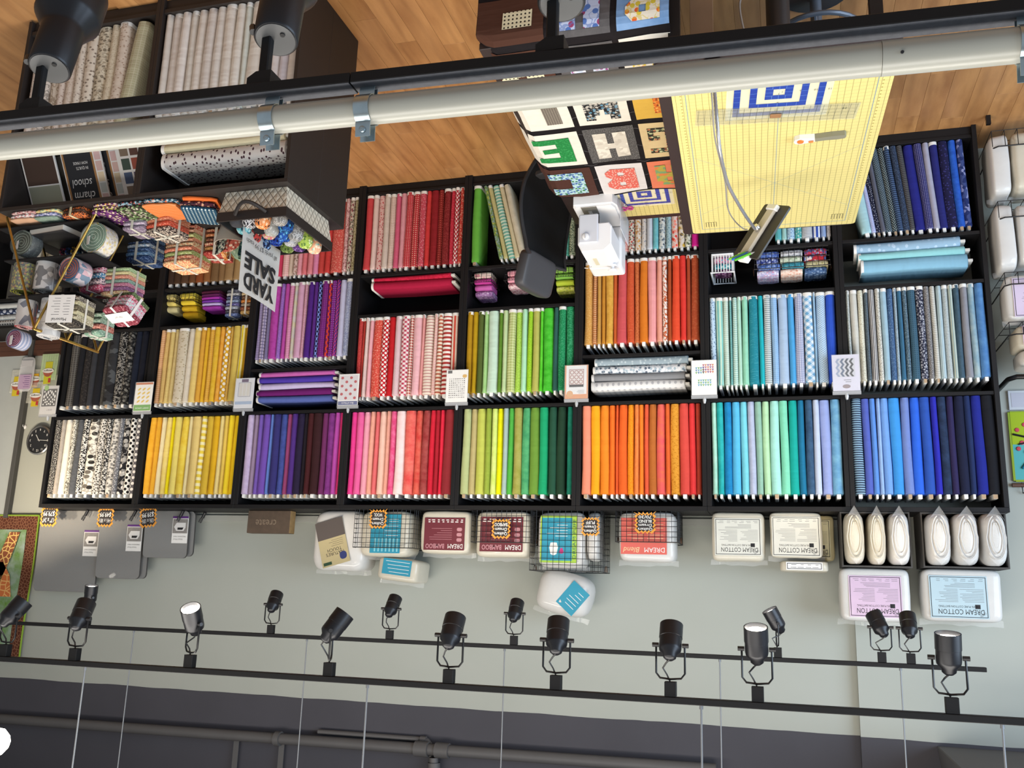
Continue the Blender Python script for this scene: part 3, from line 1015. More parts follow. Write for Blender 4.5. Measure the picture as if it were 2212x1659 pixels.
# teal compartment: white plastic basket and a black wire basket of cut cloth
t = thing('plastic_basket', 'small white slatted plastic basket in the teal bookcase', 'basket', (1.49, 0.13, ZD+0.001))
for s in (-1, 1):
    bm = B()
    for i in range(12): y = -0.1+0.2*i/11; box(bm, s*0.066-0.0015, s*0.066+0.0015, y-0.003, y+0.003, 0.012, 0.122)
    obj('slatted_side', bm, M['white'], t)
    bm = B()
    for i in range(8): x = -0.06+0.12*i/7; box(bm, x-0.003, x+0.003, s*0.103-0.0015, s*0.103+0.0015, 0.012, 0.122)
    obj('slatted_end', bm, M['white'], t)
bm = B(); box(bm, -0.068, 0.068, -0.105, 0.105, 0, 0.012, bev=0.003); obj('basket_floor', bm, M['white'], t)
bm = B(); tube(bm, [(-0.07, -0.107, 0.128), (0.07, -0.107, 0.128), (0.07, 0.107, 0.128), (-0.07, 0.107, 0.128)], 0.006, 6, True); obj('rim', bm, M['white'], t)
folded('pink and blue print cloth in the white plastic basket, at the floor end', fab('floral', 'd07098', '58a0c8', 50, 'e8c0d0'), (1.49, 0.10, ZD+0.016), 0.105, 0.11, 0.035)
folded('turquoise print cloth in the white plastic basket', fab('floral', '38a0b0', 'b0dce0', 50, '1c7484'), (1.49, 0.12, ZD+0.053), 0.105, 0.11, 0.03)
folded('plum dark print cloth on top in the white plastic basket', fab('floral', '5c2c54', 'b08cac', 50, '2c1c34'), (1.49, 0.13, ZD+0.085), 0.10, 0.10, 0.03)
wire_basket('long black wire basket of folded cotton in the teal bookcase', (1.075, 0.115, ZD+0.001), 0.43, 0.19, 0.125, 0.032, flare=0.04)
gp = [(1.215, [('blue ground leaf-print', 'floral', '5470b4', '90a8d8', '3850a0'), ('navy star-print', 'floral', '24347c', 'c8d0e8', '8c98c8'), ('cornflower print', 'floral', '6c8cd0', 'b0c4ec', '4464b0'), ('lilac print', 'floral', 'a8a4c8', 'c88cac', 'd8d4e4')]),
      (1.075, [('white grey-ring print', 'floral', 'd0d0d4', '8c8c98', 'b0b0b8'), ('pale green print', 'floral', 'c4d0b8', '8ca884', 'e0e4d4'), ('aqua glitter print', 'speck', '3c94a8', '74bcc8', None), ('blush print', 'floral', 'e0c4b4', 'd08c74', 'ecdcd0')]),
      (0.935, [('red and blue floral print', 'floral', 'c03444', 'd0d4e4', '4c5ca4'), ('red patchwork print', 'cells', 'b82c38', 'e4d8d8', '5464a0'), ('ivory print', 'floral', 'd8d0a8', 'b0a870', 'c4bc90'), ('denim print', 'floral', '48648c', '8ca4c4', '2c4468')])]
for x, its in gp:
    for k, (wd, pt, a, b_, c_) in enumerate(its):
        folded('%s folded cloth in the long wire basket' % wd, fab(pt, a, b_, 55, c_), (x+0.006*math.sin(k*2.3), 0.113, ZD+0.006+0.04*k), 0.128, 0.165, 0.0385, grp='cut cloth in the long wire basket')
# green compartment: three little wire baskets
for (x, lab, its, wv) in ((3.075, 'pink and magenta', [('cream pink patchwork', 'cells', 'e0c8c0', 'd88c98', 'e4dcc4'), ('magenta', 'solid', 'b4388c', None, None), ('orchid', 'solid', 'c05ca4', None, None), ('lilac print', 'floral', 'b084b4', 'd8c0dc', '8c5c94')], 0),
                      (2.84, 'rose pink', [('rose check', 'check', 'd88898', 'e8b4bc', None), ('pink', 'solid', 'd898a8', None, None), ('blush floral', 'floral', 'e0c8c8', 'c07c8c', 'b06c7c')], 0),
                      (2.51, 'green', [('apple green', 'solid', '8cbc54', None, None), ('grass green', 'solid', '7cb44c', None, None), ('chartreuse', 'solid', 'b4c83c', None, None), ('yellow-green print', 'floral', 'c4cc4c', '8ca040', 'e0e088')], 0)):
    wire_basket('small black wire basket holding %s cloth in the green bookcase' % lab, (x, 0.12, ZD+0.001), 0.135, 0.17, 0.085, 0.034, handles=False, flare=0.10, wavy=True)
    for k, (wd, pt, a, b_, c_) in enumerate(its):
        folded('%s folded cloth in the small %s basket' % (wd, lab), fab(pt, a, b_, 55, c_), (x, 0.118+0.012*k, ZD+0.006+0.041*k), 0.118, 0.15, 0.038, rot=(0.0, 0, 0.04*math.sin(k*1.7)), grp='cut cloth in the small wire baskets')
# yellow compartment
YL = [(5.56, 'left of the two yellow piles', [('pale lemon dotted', 'dots', 'dccc84', 'c8b460', 3), ('butter yellow', 'solid', 'd8c46c', None, 2), ('cream', 'solid', 'd0c490', None, 2)]),
      (5.39, 'right of the two yellow piles', [('lemon print', 'dots', 'd8c44c', 'c8b030', 3), ('sunny yellow', 'solid', 'd8bc34', None, 2), ('gold', 'solid', 'd0a820', None, 2), ('deep gold', 'solid', 'c89c18', None, 1)])]
for x, side, its in YL:
    wire_basket('small black wire basket of yellow cloth, %s' % side, (x, 0.12, ZD+0.001), 0.135, 0.17, 0.075, 0.034, handles=False, flare=0.08, wavy=True)
    for k, (wd, pt, a, b_, n) in enumerate(its):
        folded('%s folded cloth, %s' % (wd, side), fab(pt, a, b_, 70), (x-0.004*k, 0.115+0.012*k, ZD+0.006+0.046*k), 0.120, 0.15, 0.043, rot=(0, 0, -0.05*k), grp='yellow cut cloth in wire baskets')
PC = [('wine', '4c1430'), ('dark plum', '5c1c50'), ('magenta', 'a030a0'), ('violet', '7434a4'), ('pale lilac', 'b8a8d8'), ('orchid purple', '8c2c94')]
for k, (wd, c) in enumerate(PC):
    folded('%s folded cloth in the purple pile of the yellow bookcase' % wd, fab('solid', c), (5.19-0.004*k, 0.12, ZD+0.001+0.024*k), 0.15, 0.16, 0.0225, rot=(0, 0, 0.04*math.sin(k)), grp='purple folded cloth pile')
def bundle(label, loc, cols, w, d, h1, rot=0.0, ribbon='d8d4c8', grp='ribbon-tied fabric bundles', pat='speck', rx=0.0):
    """a ribbon-tied pile of folded cuts"""
    t = thing('fabric_bundle', label, 'fabric bundle', loc, (rx, 0, rot), grp)
    key = (round(w, 3), round(d, 3), round(h1, 4))
    if key not in FOLD: FOLD[key] = folded_mesh(w, d, h1, len(FOLD))
    z = 0
    for i, c in enumerate(cols):
        c = c if isinstance(c, tuple) else (c,)
        m = fab(c[1] if len(c) > 1 else 'solid', c[0], c[2] if len(c) > 2 else None, 90, c[3] if len(c) > 3 else None)
        inst('folded_layer', FOLD[key], m, t, (0.002*math.sin(i*2.7), 0.002*math.cos(i*1.9), z)); z += h1*1.0
    mr = mat('ribbon_'+ribbon, ribbon, 0.6)
    bm = B(); e = 0.0015
    for (a, b) in ((0, 1), (1, 0)):
        hw = 0.007
        if a == 0:
            for (x0, x1, y0, y1, z0, z1) in ((-hw, hw, -d/2-2*e, -d/2-e, -0.0, z+e), (-hw, hw, d/2+e, d/2+2*e, 0, z+e), (-hw, hw, -d/2-2*e, d/2+2*e, z+e, z+2*e)): box(bm, x0, x1, y0, y1, z0, z1)
        else:
            for (x0, x1, y0, y1, z0, z1) in ((-w/2-2*e, -w/2-e, -hw, hw, 0, z+e), (w/2+e, w/2+2*e, -hw, hw, 0, z+e), (-w/2-2*e, w/2+2*e, -hw, hw, z+2*e, z+3*e)): box(bm, x0, x1, y0, y1, z0, z1)
    obj('ribbon', bm, mr, t)
    bm = B()
    for s in (-1, 1):
        tube(bm, [(0, 0, z+0.004), (s*0.012, -0.006, z+0.012), (s*0.024, 0.0, z+0.010), (s*0.018, 0.006, z+0.005), (0, 0, z+0.004)], 0.0022, 4)
    obj('bow', bm, mr, t)
    return t, z
bundle('grey and blue striped bundle tied with ribbon in the yellow bookcase', (5.0, 0.115, ZD+0.001), [('4c4c58', 'speck', '8c8c98'), ('b0b0b4', 'speck', '6c6c74'), ('3c4460', 'speck', '8890b0'), ('8c9cb8', 'speck', '4c5c84'), ('54508c', 'speck', 'a0a0c0'), ('8c94a4', 'speck', 'c4c8d0'), ('3c3c48', 'speck', '7c7c88'), ('5c6c9c', 'speck', 'a0acd0')], 0.10, 0.14, 0.026)
bundle('brown and rust bundle tied with ribbon in the yellow bookcase', (4.885, 0.115, ZD+0.001), [('8c4c28', 'speck', 'd0a070'), ('d0b890', 'speck', '8c6c44'), ('5c4030', 'speck', 'a08060'), ('b86828', 'speck', 'e0b070'), ('a09080', 'speck', '5c5048'), ('743c24', 'speck', 'b87c5c'), ('c09c60', 'speck', '80603c')], 0.085, 0.14, 0.028, -0.1)
for k in range(6):
    folded('%s folded cloth in the dark pile of the black bookcase' % ['coal black', 'charcoal print', 'black lace-print', 'ink', 'dark grey print', 'onyx'][k], fab('squig' if k % 2 else 'solid', ['101012', '1c1c1e', '141416', '0c0c10', '242426', '0e0e10'][k], '6c6a68' if k % 2 else None, 60),
           (5.95+0.13*(k % 2), 0.12, ZD+0.001+0.036*(k//2)), 0.124, 0.16, 0.034, grp='dark folded cloth')

# ================================================================ things standing along the top of the bookcases
BATT = mat('cotton_batting', 'd2cbb9', 0.8, coat=0.5, var=0.05, vs=20, bump=0.25)
BATTW = mat('white_batting', 'd6d4d0', 0.8, coat=0.5, var=0.05, vs=20, bump=0.25)
BATTY = mat('cream_batting', 'c8bb90', 0.8, coat=0.5, var=0.05, vs=20, bump=0.25)
def fine_print(parent, x0, x1, z0, z1, y, n, m, th=0.0022, seed=0, cols=1):
    rr = random.Random(seed); bm = B()
    for c in range(cols):
        a = x0+(x1-x0)*c/cols+0.003; b = x0+(x1-x0)*(c+1)/cols-0.003
        for i in range(n):
            z = z1-(z1-z0)*(i+0.5)/n; e = a+(b-a)*rr.uniform(0.45, 1.0)
            box(bm, a, e, y-0.0003, y, z-th/2, z+th/2)
    return obj('fine_print', bm, m, parent)
def sheet(parent, cx, cz, w, h, y, bg, border=None, tilt=0.0):
    """a printed sheet facing -y, returned as the holder of its print"""
    bm = B(); box(bm, -w/2, w/2, -0.0008, 0.0008, -h/2, h/2, bev=0.0002)
    s = obj('label_sheet', bm, bg, parent, False, (cx, y, cz), (0, tilt, 0))
    if border:
        bm = B(); e = 0.003; q = 0.006
        for (a, b, c, d) in ((-w/2+q, w/2-q, -h/2+q, -h/2+q+e), (-w/2+q, w/2-q, h/2-q-e, h/2-q), (-w/2+q, -w/2+q+e, -h/2+q, h/2-q), (w/2-q-e, w/2-q, -h/2+q, h/2-q)): box(bm, a, b, -0.0014, -0.0009, c, d)
        obj('printed_border', bm, border, s)
    return s
WRAPC = clear('plastic_wrap', (0.95, 0.96, 0.97, 1), 0.16, 0.05)
def pack(label, x0, x1, z0, z1, y0, d, m, e=0.28, seed=0, rot=(0, 0, 0), cat='batting pack', flap=True, amp=0.006):
    w, h = abs(x1-x0), z1-z0
    t = thing('batting_pack', label, cat, ((x0+x1)/2, y0+d/2, z0+0.001), rot, 'bagged batting along the bookcase tops')
    bm = B(); superbox(bm, w, d, h, e, 28, 16, amp, 9, seed=seed); obj('batting', bm, m, t, True)
    if flap:
        bm = B(); rr = random.Random(seed); n = 8; vs = []
        for i in range(n+1):
            x = -w/2-0.012+(w+0.024)*i/n
            vs.append((bm.verts.new((x, 0.01*rr.uniform(-1, 1), h-0.012)), bm.verts.new((x+0.004*rr.uniform(-1, 1), 0.012*rr.uniform(-1, 1), h+0.014+0.012*rr.random()))))
        for a, b in zip(vs, vs[1:]): bm.faces.new((a[0], b[0], b[1], a[1]))
        obj('plastic_flap', bm, WRAPC, t, True)
    return t
def cotton_label(t, cx, cz, w, h, y, tint, seed=0):
    s = sheet(t, cx, cz, w, h, y, mat('label_'+tint, tint, 0.45, coat=0.4), M['ink'])
    text('DREAM COTTON', h*0.17, M['ink'], s, (-w*0.03, -0.0012, h*0.34), width=w*0.78)
    text('100% PURE COTTON BATTING', h*0.07, M['ink'], s, (w*0.02, -0.0012, h*0.22), width=w*0.66)
    text('QUILTERS', h*0.07, mat('label_grey_ink', '6c6c6c', 0.7, var=0), s, (-w*0.43+0.01, -0.0012, h*0.40), rot=(PI/2, -0.6, 0), width=w*0.12)
    bm = B(); box(bm, -w*0.36, -w*0.27, -0.0012, -0.0008, h*0.17, h*0.27); obj('printed_emblem', bm, M['ink'], s)
    fine_print(s, -w*0.44, w*0.44, -h*0.20, h*0.13, -0.0009, 9, mat('label_grey_ink', '6c6c6c', 0.7, var=0), 0.0016, seed, 2)
    fine_print(s, -w*0.3, w*0.3, -h*0.34, -h*0.22, -0.0009, 4, mat('label_grey_ink', '6c6c6c', 0.7, var=0), 0.0016, seed+1)
    fine_print(s, -w*0.44, w*0.44, -h*0.44, -h*0.36, -0.0009, 2, mat('label_grey_ink', '6c6c6c', 0.7, var=0), 0.0018, seed+2, 6)
    return s
def burst(label, x, y, z, w, lines, sizes, tilt=0.0, h=None):
    """black starburst price card with an orange rim and chalk lettering"""
    h = h or w
    t = thing('price_card', label, 'price card', (x, y, z), (0, tilt, 0), 'starburst price cards')
    def star(s, dep):
        pts = []; n = 5
        for side in range(4):
            for i in range(n):
                for q, dd in ((0.0, 1.0), (0.5, 1-dep)):
                    u = -1+2*(i+q)/n; pr = dd if not (i == 0 and q == 0) else 1.08
                    p = [(u*dd if q else u, -pr), (pr, u), (-u, pr), (-pr, -u)][side]
                    pts.append((p[0]*s*w/2, p[1]*s*h/2))
        return pts
    bm = B(); prism(bm, star(1.0, 0.20), 0.002, Matrix.Rotation(PI/2, 4, 'X')); obj('orange_rim', bm, mat('orange_card', 'eda03a', 0.6), t)
    bm = B(); prism(bm, star(0.82, 0.20), 0.0024, Matrix.Translation((0, -0.0004, 0)) @ Matrix.Rotation(PI/2, 4, 'X')); obj('black_face', bm, mat('chalkboard_card', '2b2626', 0.7), t)
    zz = sum(sizes)/2
    for s, q in zip(lines, sizes):
        zz -= q/2
        text(s, h*q*1.0, M['card'], t, (0, -0.0034, zz*h), width=min(0.66, 0.115*len(s)+0.02)*w, bold=0.012); zz -= q/2
    return t
# pressing mats
FELT = mat('grey_wool_felt', '4c4a47', 0.95, var=0.22, vs=140, bump=0.2)
def press_mat(label, x0, x1, h, y, rz=0.0, card=True, lx=None, lz=0.4):
    w = abs(x1-x0)
    t = thing('pressing_mat', label, 'pressing mat', ((x0+x1)/2, y, ZT+0.0012), (-0.05, 0, rz), 'grey wool pressing mats')
    bm = B(); prism(bm, rrect(w, h, 0.035, 5, 0, h/2), 0.013, Matrix.Rotation(PI/2, 4, 'X')); obj('felt_sheet', bm, FELT, t)
    bm = B(); prism(bm, rrect(w-0.002, h-0.002, 0.035, 5, 0, h/2), 0.0008, Matrix.Translation((0, -0.0136, 0)) @ Matrix.Rotation(PI/2, 4, 'X')); obj('shrink_wrap', bm, clear('shrink_wrap', (0.9, 0.92, 0.92, 1), 0.10, 0.04), t)
    if card:
        cw, ch = 0.13, 0.19; s = sheet(t, -w/2+cw/2+0.004, lz*h, cw, ch, -0.0155, M['paper'])
        bm = B(); box(bm, -cw/2, cw/2, -0.0012, -0.0008, -ch/2, -ch/2+0.014); obj('printed_band', bm, mat('purple_print', '5c2c7c', 0.5), s)
        bm = B(); box(bm, -cw/2+0.004, cw/2-0.004, -0.0012, -0.0008, -ch/2+0.018, ch/2-0.07); obj('printed_photo', bm, mat('photo_grey', '8c8884', 0.5, var=0.3, vs=40), s)
        bm = B(); prism(bm, [(-0.045, -0.03), (0.03, -0.03), (0.05, 0.0), (0.03, 0.028), (-0.03, 0.028), (-0.045, 0.005)], 0.0006, Matrix.Translation((0, -0.0016, -0.02)) @ Matrix.Rotation(PI/2, 4, 'X')); obj('printed_iron', bm, mat('iron_print', 'e0dedc', 0.5), s)
        bm = B(); prism(bm, [(-0.03, -0.004), (0.02, -0.004), (0.02, 0.012), (-0.02, 0.012)], 0.0006, Matrix.Translation((0, -0.0024, -0.012)) @ Matrix.Rotation(PI/2, 4, 'X')); obj('printed_handle', bm, M['ink'], s)
        text('PRESSING MAT', 0.012, M['ink'], s, (0, -0.0012, ch/2-0.048), width=cw*0.8)
        text('Felted Wool', 0.016, mat('label_grey_ink', '6c6c6c', 0.7, var=0), s, (0.01, -0.0012, ch/2-0.028), width=cw*0.6, shear=0.2)
    return t
def clip(label, x, z, y=0.21, a=0.5):
    t = thing('spring_clip', label, 'clip', (x, y, z), (0, a, 0), 'black clips on the pressing mats')
    bm = B(); box(bm, -0.008, 0.008, -0.012, 0.012, 0.0, 0.05, bev=0.004)
    obj('clip_body', bm, M['blackp'], t)
    bm = B()
    for s in (-1, 1): box(bm, s*0.008-0.004, s*0.008+0.004, -0.01, 0.0, 0.051, 0.085, bev=0.002)
    obj('clip_jaw', bm, M['blackp'], t)
press_mat('largest grey felt pressing mat, tagged with the $79.99 card', 6.05, 6.60, 0.595, 0.245)
press_mat('middle-sized grey felt pressing mat, tagged with the $49.99 card', 5.655, 6.035, 0.49, 0.22)
press_mat('middle-sized pressing mat half hidden behind another of its size', 5.625, 6.0, 0.485, 0.255, card=False)
press_mat('smallest grey felt pressing mat, tagged with the $39.99 card', 5.265, 5.635, 0.335, 0.21)
press_mat('smallest pressing mat half hidden behind another of its size', 5.24, 5.61, 0.32, 0.245, card=False)
burst('starburst price card clipped to the largest pressing mat', 6.40, 0.10, ZT+0.058, 0.155, ['17" x 24"', '$79.99'], [0.3, 0.32])
burst('starburst price card clipped to the middle-sized pressing mat', 5.90, 0.10, ZT+0.060, 0.145, ['14½ x 18½', '$49.99'], [0.28, 0.32])
burst('tilted starburst price card clipped to the smallest pressing mat', 5.505, 0.06, ZT+0.062, 0.145, ['13½ x 13½', '$39.99'], [0.28, 0.32], tilt=-0.12)
for i, (x, z) in enumerate(((6.12, 2.30), (5.70, 2.30), (5.30, 2.30), (5.20, 2.30))):
    clip(['black clip on the largest pressing mat', 'black clip on the middle-sized pressing mat', 'black clip on the smallest pressing mat', 'black clip beside the smallest pressing mat, next to the wall'][i], x, z+0.001, 0.17 if i < 3 else 0.29, 0.45)
# wooden block sign
t = thing('wooden_sign', 'weathered wooden block sign carved with the word create', 'sign', (4.585, 0.17, ZT+0.001))
bm = B(); box(bm, -0.165, 0.165, -0.035, 0.035, 0, 0.155, bev=0.003); obj('wood_block', bm, mat('weathered_wood', '5a4a3c', 0.85, var=0.3, vs=25, bump=0.4), t)
text('create', 0.075, mat('carved_pale', '8d7a66', 0.9), t, (0.02, -0.0356, 0.085), width=0.16)
bm = B(); box(bm, -0.1655, -0.1645, -0.034, 0.034, 0.002, 0.153); obj('end_grain', bm, mat('end_grain_wood', 'a88a5c', 0.8, var=0.3, vs=40), t)
# batting: natural blend bag
t = pack('clear bag of cream batting with a tilted botanical label, next to the wooden sign', 4.20, 3.82, ZT, ZT+0.40, 0.05, 0.26, BATTW, 0.35, 1)
s = sheet(t, 0.03, 0.215, 0.20, 0.30, -0.138, mat('label_sand', 'b9ab80', 0.5, coat=0.4), None, tilt=-0.28)
bm = B(); box(bm, -0.1, 0.1, -0.0013, -0.0008, -0.15, -0.03); obj('printed_photo', bm, fab('cells', '5c5450', 'b0a8a0', 60, '2c2828'), s)
text("NATURE'S\nTOUCH", 0.030, M['ink'], s, (-0.005, -0.0012, 0.06), width=0.13)
fine_print(s, -0.08, 0.08, -0.02, 0.03, -0.0009, 4, M['ink'], 0.0016, 4)
bm = B(); prism(bm, rrect(0.05, 0.05, 0.02, 4, -0.06, 0.10), 0.0008, Matrix.Translation((0, -0.0009, 0)) @ Matrix.Rotation(PI/2, 4, 'X')); obj('printed_badge', bm, mat('navy_print', '28346c', 0.5), s)
bm = B(); box(bm, 0.03, 0.09, -0.0013, -0.0008, 0.12, 0.14); obj('printed_strip', bm, mat('dark_green_print', '24442c', 0.5), s)
# wool basket
wire_basket('black wire grid basket holding wool batting with a blue label', (3.665, 0.16, ZT+0.001), 0.42, 0.30, 0.245, 0.031)
t = pack('wool batting pack with a bright blue label inside the wire basket', 3.845, 3.50, ZT+0.004, ZT+0.30, 0.03, 0.24, BATT, 0.3, 2)
s = sheet(t, -0.015, 0.15, 0.21, 0.25, -0.1225, mat('label_blue', '2c98b4', 0.4, coat=0.4))
fine_print(s, -0.09, 0.06, -0.1, 0.02, -0.0009, 8, M['paper'], 0.003, 3)
bm = B()
for i in range(7): box(bm, -0.09+0.026*i, -0.08+0.026*i, -0.0013, -0.0008, 0.03, 0.115)
obj('printed_rows', bm, mat('label_aqua', '8cd0dc', 0.5), s)
t = pack('cream batting pack lying crooked over the back of the wool basket', 3.73, 3.44, ZT+0.305, ZT+0.455, 0.09, 0.25, BATT, 0.3, 3, rot=(0, 0.10, 0))
s = sheet(t, 0.0, 0.06, 0.20, 0.10, -0.127, mat('label_blue', '2c98b4', 0.4)); fine_print(s, -0.09, 0.09, -0.045, 0.045, -0.0009, 4, M['paper'], 0.003, 5)
burst('starburst card reading Quilters Dream WOOL on the wire basket', 3.70, -0.008, ZT+0.065, 0.125, ['Quilters', 'Dream', 'WOOL'], [0.22, 0.22, 0.24])
# bamboo packs
def bamboo_label(t, w, h, y, cz, seed):
    s = sheet(t, 0, cz, w, h, y, mat('label_burgundy', '6c1f2c', 0.45, coat=0.4))
    text('DREAM', h*0.2, M['paper'], s, (-w*0.28, -0.0012, h*0.37), width=w*0.36); text('BAMBOO', h*0.2, mat('label_pink', 'c08890', 0.6), s, (w*0.22, -0.0012, h*0.37), width=w*0.46, bold=0.02)
    fine_print(s, -w*0.2, w*0.44, -h*0.2, h*0.2, -0.0009, 6, mat('label_pink', 'c08890', 0.6), 0.002, seed)
    fine_print(s, -w*0.46, w*0.46, -h*0.46, -h*0.34, -0.0009, 2, M['paper'], 0.006, seed+1, 8)
    for i in range(3):
        bm = B(); prism(bm, rrect(0.035, 0.022, 0.009, 3, -w*0.37, h*(0.18-0.16*i)), 0.0006, Matrix.Translation((0, -0.0009, 0)) @ Matrix.Rotation(PI/2, 4, 'X')); obj('printed_leaf', bm, mat('label_pink', 'c08890', 0.6), s)
    return s
t = pack('cream batting pack with burgundy bamboo label, outside any basket', 3.43, 3.09, ZT, ZT+0.275, 0.05, 0.22, BATT, 0.24, 4)
bamboo_label(t, 0.275, 0.205, -0.112, 0.15, 6)
wire_basket('black wire grid basket holding burgundy-labelled bamboo batting', (2.87, 0.155, ZT+0.001), 0.39, 0.29, 0.20, 0.033)
t = pack('batting pack with burgundy bamboo label inside the wire basket', 3.045, 2.70, ZT+0.004, ZT+0.29, 0.03, 0.23, BATT, 0.24, 5)
bamboo_label(t, 0.28, 0.215, -0.1175, 0.145, 9)
burst('starburst card reading Quilters Dream BAMBOO on the wire basket', 2.865, -0.008, ZT+0.12, 0.125, ['Quilters', 'Dream', 'BAMBOO'], [0.22, 0.22, 0.24])
# puff basket
wire_basket('tall black wire grid basket holding white puff batting', (2.46, 0.165, ZT+0.001), 0.44, 0.31, 0.365, 0.036)
t = pack('white puff batting pack with lime-edged blue label in the tall basket', 2.645, 2.345, ZT+0.004, ZT+0.345, 0.03, 0.25, BATTW, 0.32, 6)
s = sheet(t, 0.01, 0.17, 0.23, 0.285, -0.1275, mat('label_lime', 'a8d048', 0.5))
bm = B(); box(bm, -0.085, 0.105, -0.0014, -0.0008, -0.13, 0.13); obj('printed_panel', bm, mat('label_blue', '2c98b4', 0.4), s)
text('DREAM PUFF', 0.028, mat('label_teal_ink', '1c6c5c', 0.6), s, (-0.1, -0.0012, 0.0), rot=(PI/2, PI/2, 0), width=0.24)
bm = B(); lathe(bm, [(0, 0), (0.022, 0.002), (0.03, 0.03), (0.022, 0.07), (0.0, 0.085)], 12, Matrix.Translation((0.03, -0.0012, 0.02)) @ Matrix.Scale(0.02, 4, (0, 1, 0))); obj('printed_figure', bm, M['paper'], s)
bm = B(); lathe(bm, [(0, 0), (0.012, 0.004), (0.018, 0.03), (0.0, 0.05)], 10, Matrix.Translation((-0.02, -0.0012, 0.05)) @ Matrix.Scale(0.02, 4, (0, 1, 0))); obj('printed_blossom', bm, mat('label_magenta', 'c0307c', 0.5), s)
fine_print(s, -0.06, 0.08, -0.11, -0.01, -0.0016, 6, M['paper'], 0.003, 8)
pack('narrow white batting roll squeezed beside the puff pack in the tall basket', 2.34, 2.26, ZT+0.004, ZT+0.30, 0.05, 0.22, BATTW, 0.5, 7, flap=False)
t = pack('bulky bag of white puff batting perched tilted above the tall basket', 2.63, 2.29, ZT+0.372, ZT+0.63, 0.06, 0.26, BATTW, 0.55, 8, rot=(0, 0.22, 0))
s = sheet(t, -0.075, 0.14, 0.13, 0.17, -0.128, mat('label_blue', '2c98b4', 0.4), None, tilt=0.5); fine_print(s, -0.05, 0.05, -0.06, 0.06, -0.0009, 5, M['paper'], 0.003, 12)
burst('starburst card reading Quilters Dream PUFF on the tall basket', 2.30, -0.006, ZT+0.10, 0.115, ['Quilters', 'Dream', 'PUFF'], [0.22, 0.22, 0.24])
# blend basket
wire_basket('black wire grid basket holding salmon-labelled blend batting', (1.965, 0.15, ZT+0.001), 0.37, 0.28, 0.185, 0.033)
t = pack('white batting pack with salmon blend label in the wire basket', 2.135, 1.80, ZT+0.004, ZT+0.30, 0.03, 0.23, BATTW, 0.26, 9)
s = sheet(t, 0.015, 0.145, 0.275, 0.215, -0.1175, mat('label_salmon', 'e0685c', 0.45, coat=0.4))
text('DREAM', 0.040, M['paper'], s, (-0.065, -0.0012, 0.08), width=0.12); text('Blend', 0.045, mat('label_cream', 'efd0a0', 0.6), s, (0.07, -0.0012, 0.08), width=0.10, shear=0.25)
fine_print(s, -0.12, 0.12, -0.1, 0.045, -0.0009, 7, mat('label_cream', 'efd0a0', 0.6), 0.003, 14, 2)
burst('starburst card reading Quilters Dream BLEND 70/30 on the wire basket', 1.968, -0.008, ZT+0.075, 0.13, ['Quilters', 'Dream', 'BLEND', '70/30'], [0.18, 0.18, 0.19, 0.19])
# cotton packs
t = pack('flat cotton batting pack with white printed label, standing alone', 1.585, 1.285, ZT, ZT+0.285, 0.05, 0.20, BATT, 0.22, 10)
cotton_label(t, 0.0, 0.145, 0.265, 0.215, -0.1022, 'dcdcd2', 1)
t = pack('flat cotton batting pack with white label, in front of a yellowish one', 1.255, 0.965, ZT, ZT+0.26, 0.03, 0.16, BATT, 0.22, 11)
cotton_label(t, 0.0, 0.14, 0.265, 0.225, -0.0822, 'dedcd0', 2)
t = pack('yellowish cotton batting pack half hidden behind the white-labelled one', 1.17, 0.892, ZT, ZT+0.27, 0.195, 0.13, BATTY, 0.22, 12, flap=False)
cotton_label(t, 0.0, 0.14, 0.23, 0.22, -0.0672, 'd4cda6', 3)
t = pack('cotton batting pack lying flat on top of the two cotton packs', 1.205, 0.935, ZT+0.275, ZT+0.335, 0.06, 0.25, BATT, 0.25, 13, flap=False)
s = sheet(t, 0, 0.03, 0.2, 0.045, -0.127, M['paper'], M['ink']); fine_print(s, -0.08, 0.08, -0.015, 0.015, -0.0009, 2, M['ink'], 0.002, 15, 4)
# grey felt boxes of rolled batting
BOXF = mat('charcoal_felt_box', '4a4846', 0.95, var=0.15, vs=90, bump=0.2)
def felt_box(label, x0, x1, h):
    w = abs(x1-x0); t = thing('felt_box', label, 'storage box', ((x0+x1)/2, 0.16, ZT+0.001)); q = 0.008
    bm = B(); box(bm, -w/2, w/2, -0.15, 0.15, 0, q); obj('box_floor', bm, BOXF, t)
    bm = B(); box(bm, -w/2, w/2, -0.15, 0.15, h-q, h); obj('box_roof', bm, BOXF, t)
    for s in (-1, 1):
        bm = B(); a, b = (-w/2, -w/2+q) if s < 0 else (w/2-q, w/2); box(bm, a, b, -0.15, 0.15, q+0.0002, h-q-0.0002); obj('box_side', bm, BOXF, t)
    bm = B(); box(bm, -w/2+q+0.0002, w/2-q-0.0002, 0.142, 0.15, q+0.0002, h-q-0.0002); obj('box_back', bm, BOXF, t)
    return t
felt_box('charcoal felt box on its side holding three creamy batting rolls', 0.868, 0.502, 0.305)
felt_box('charcoal felt box on its side holding three white batting rolls', 0.447, 0.020, 0.300)
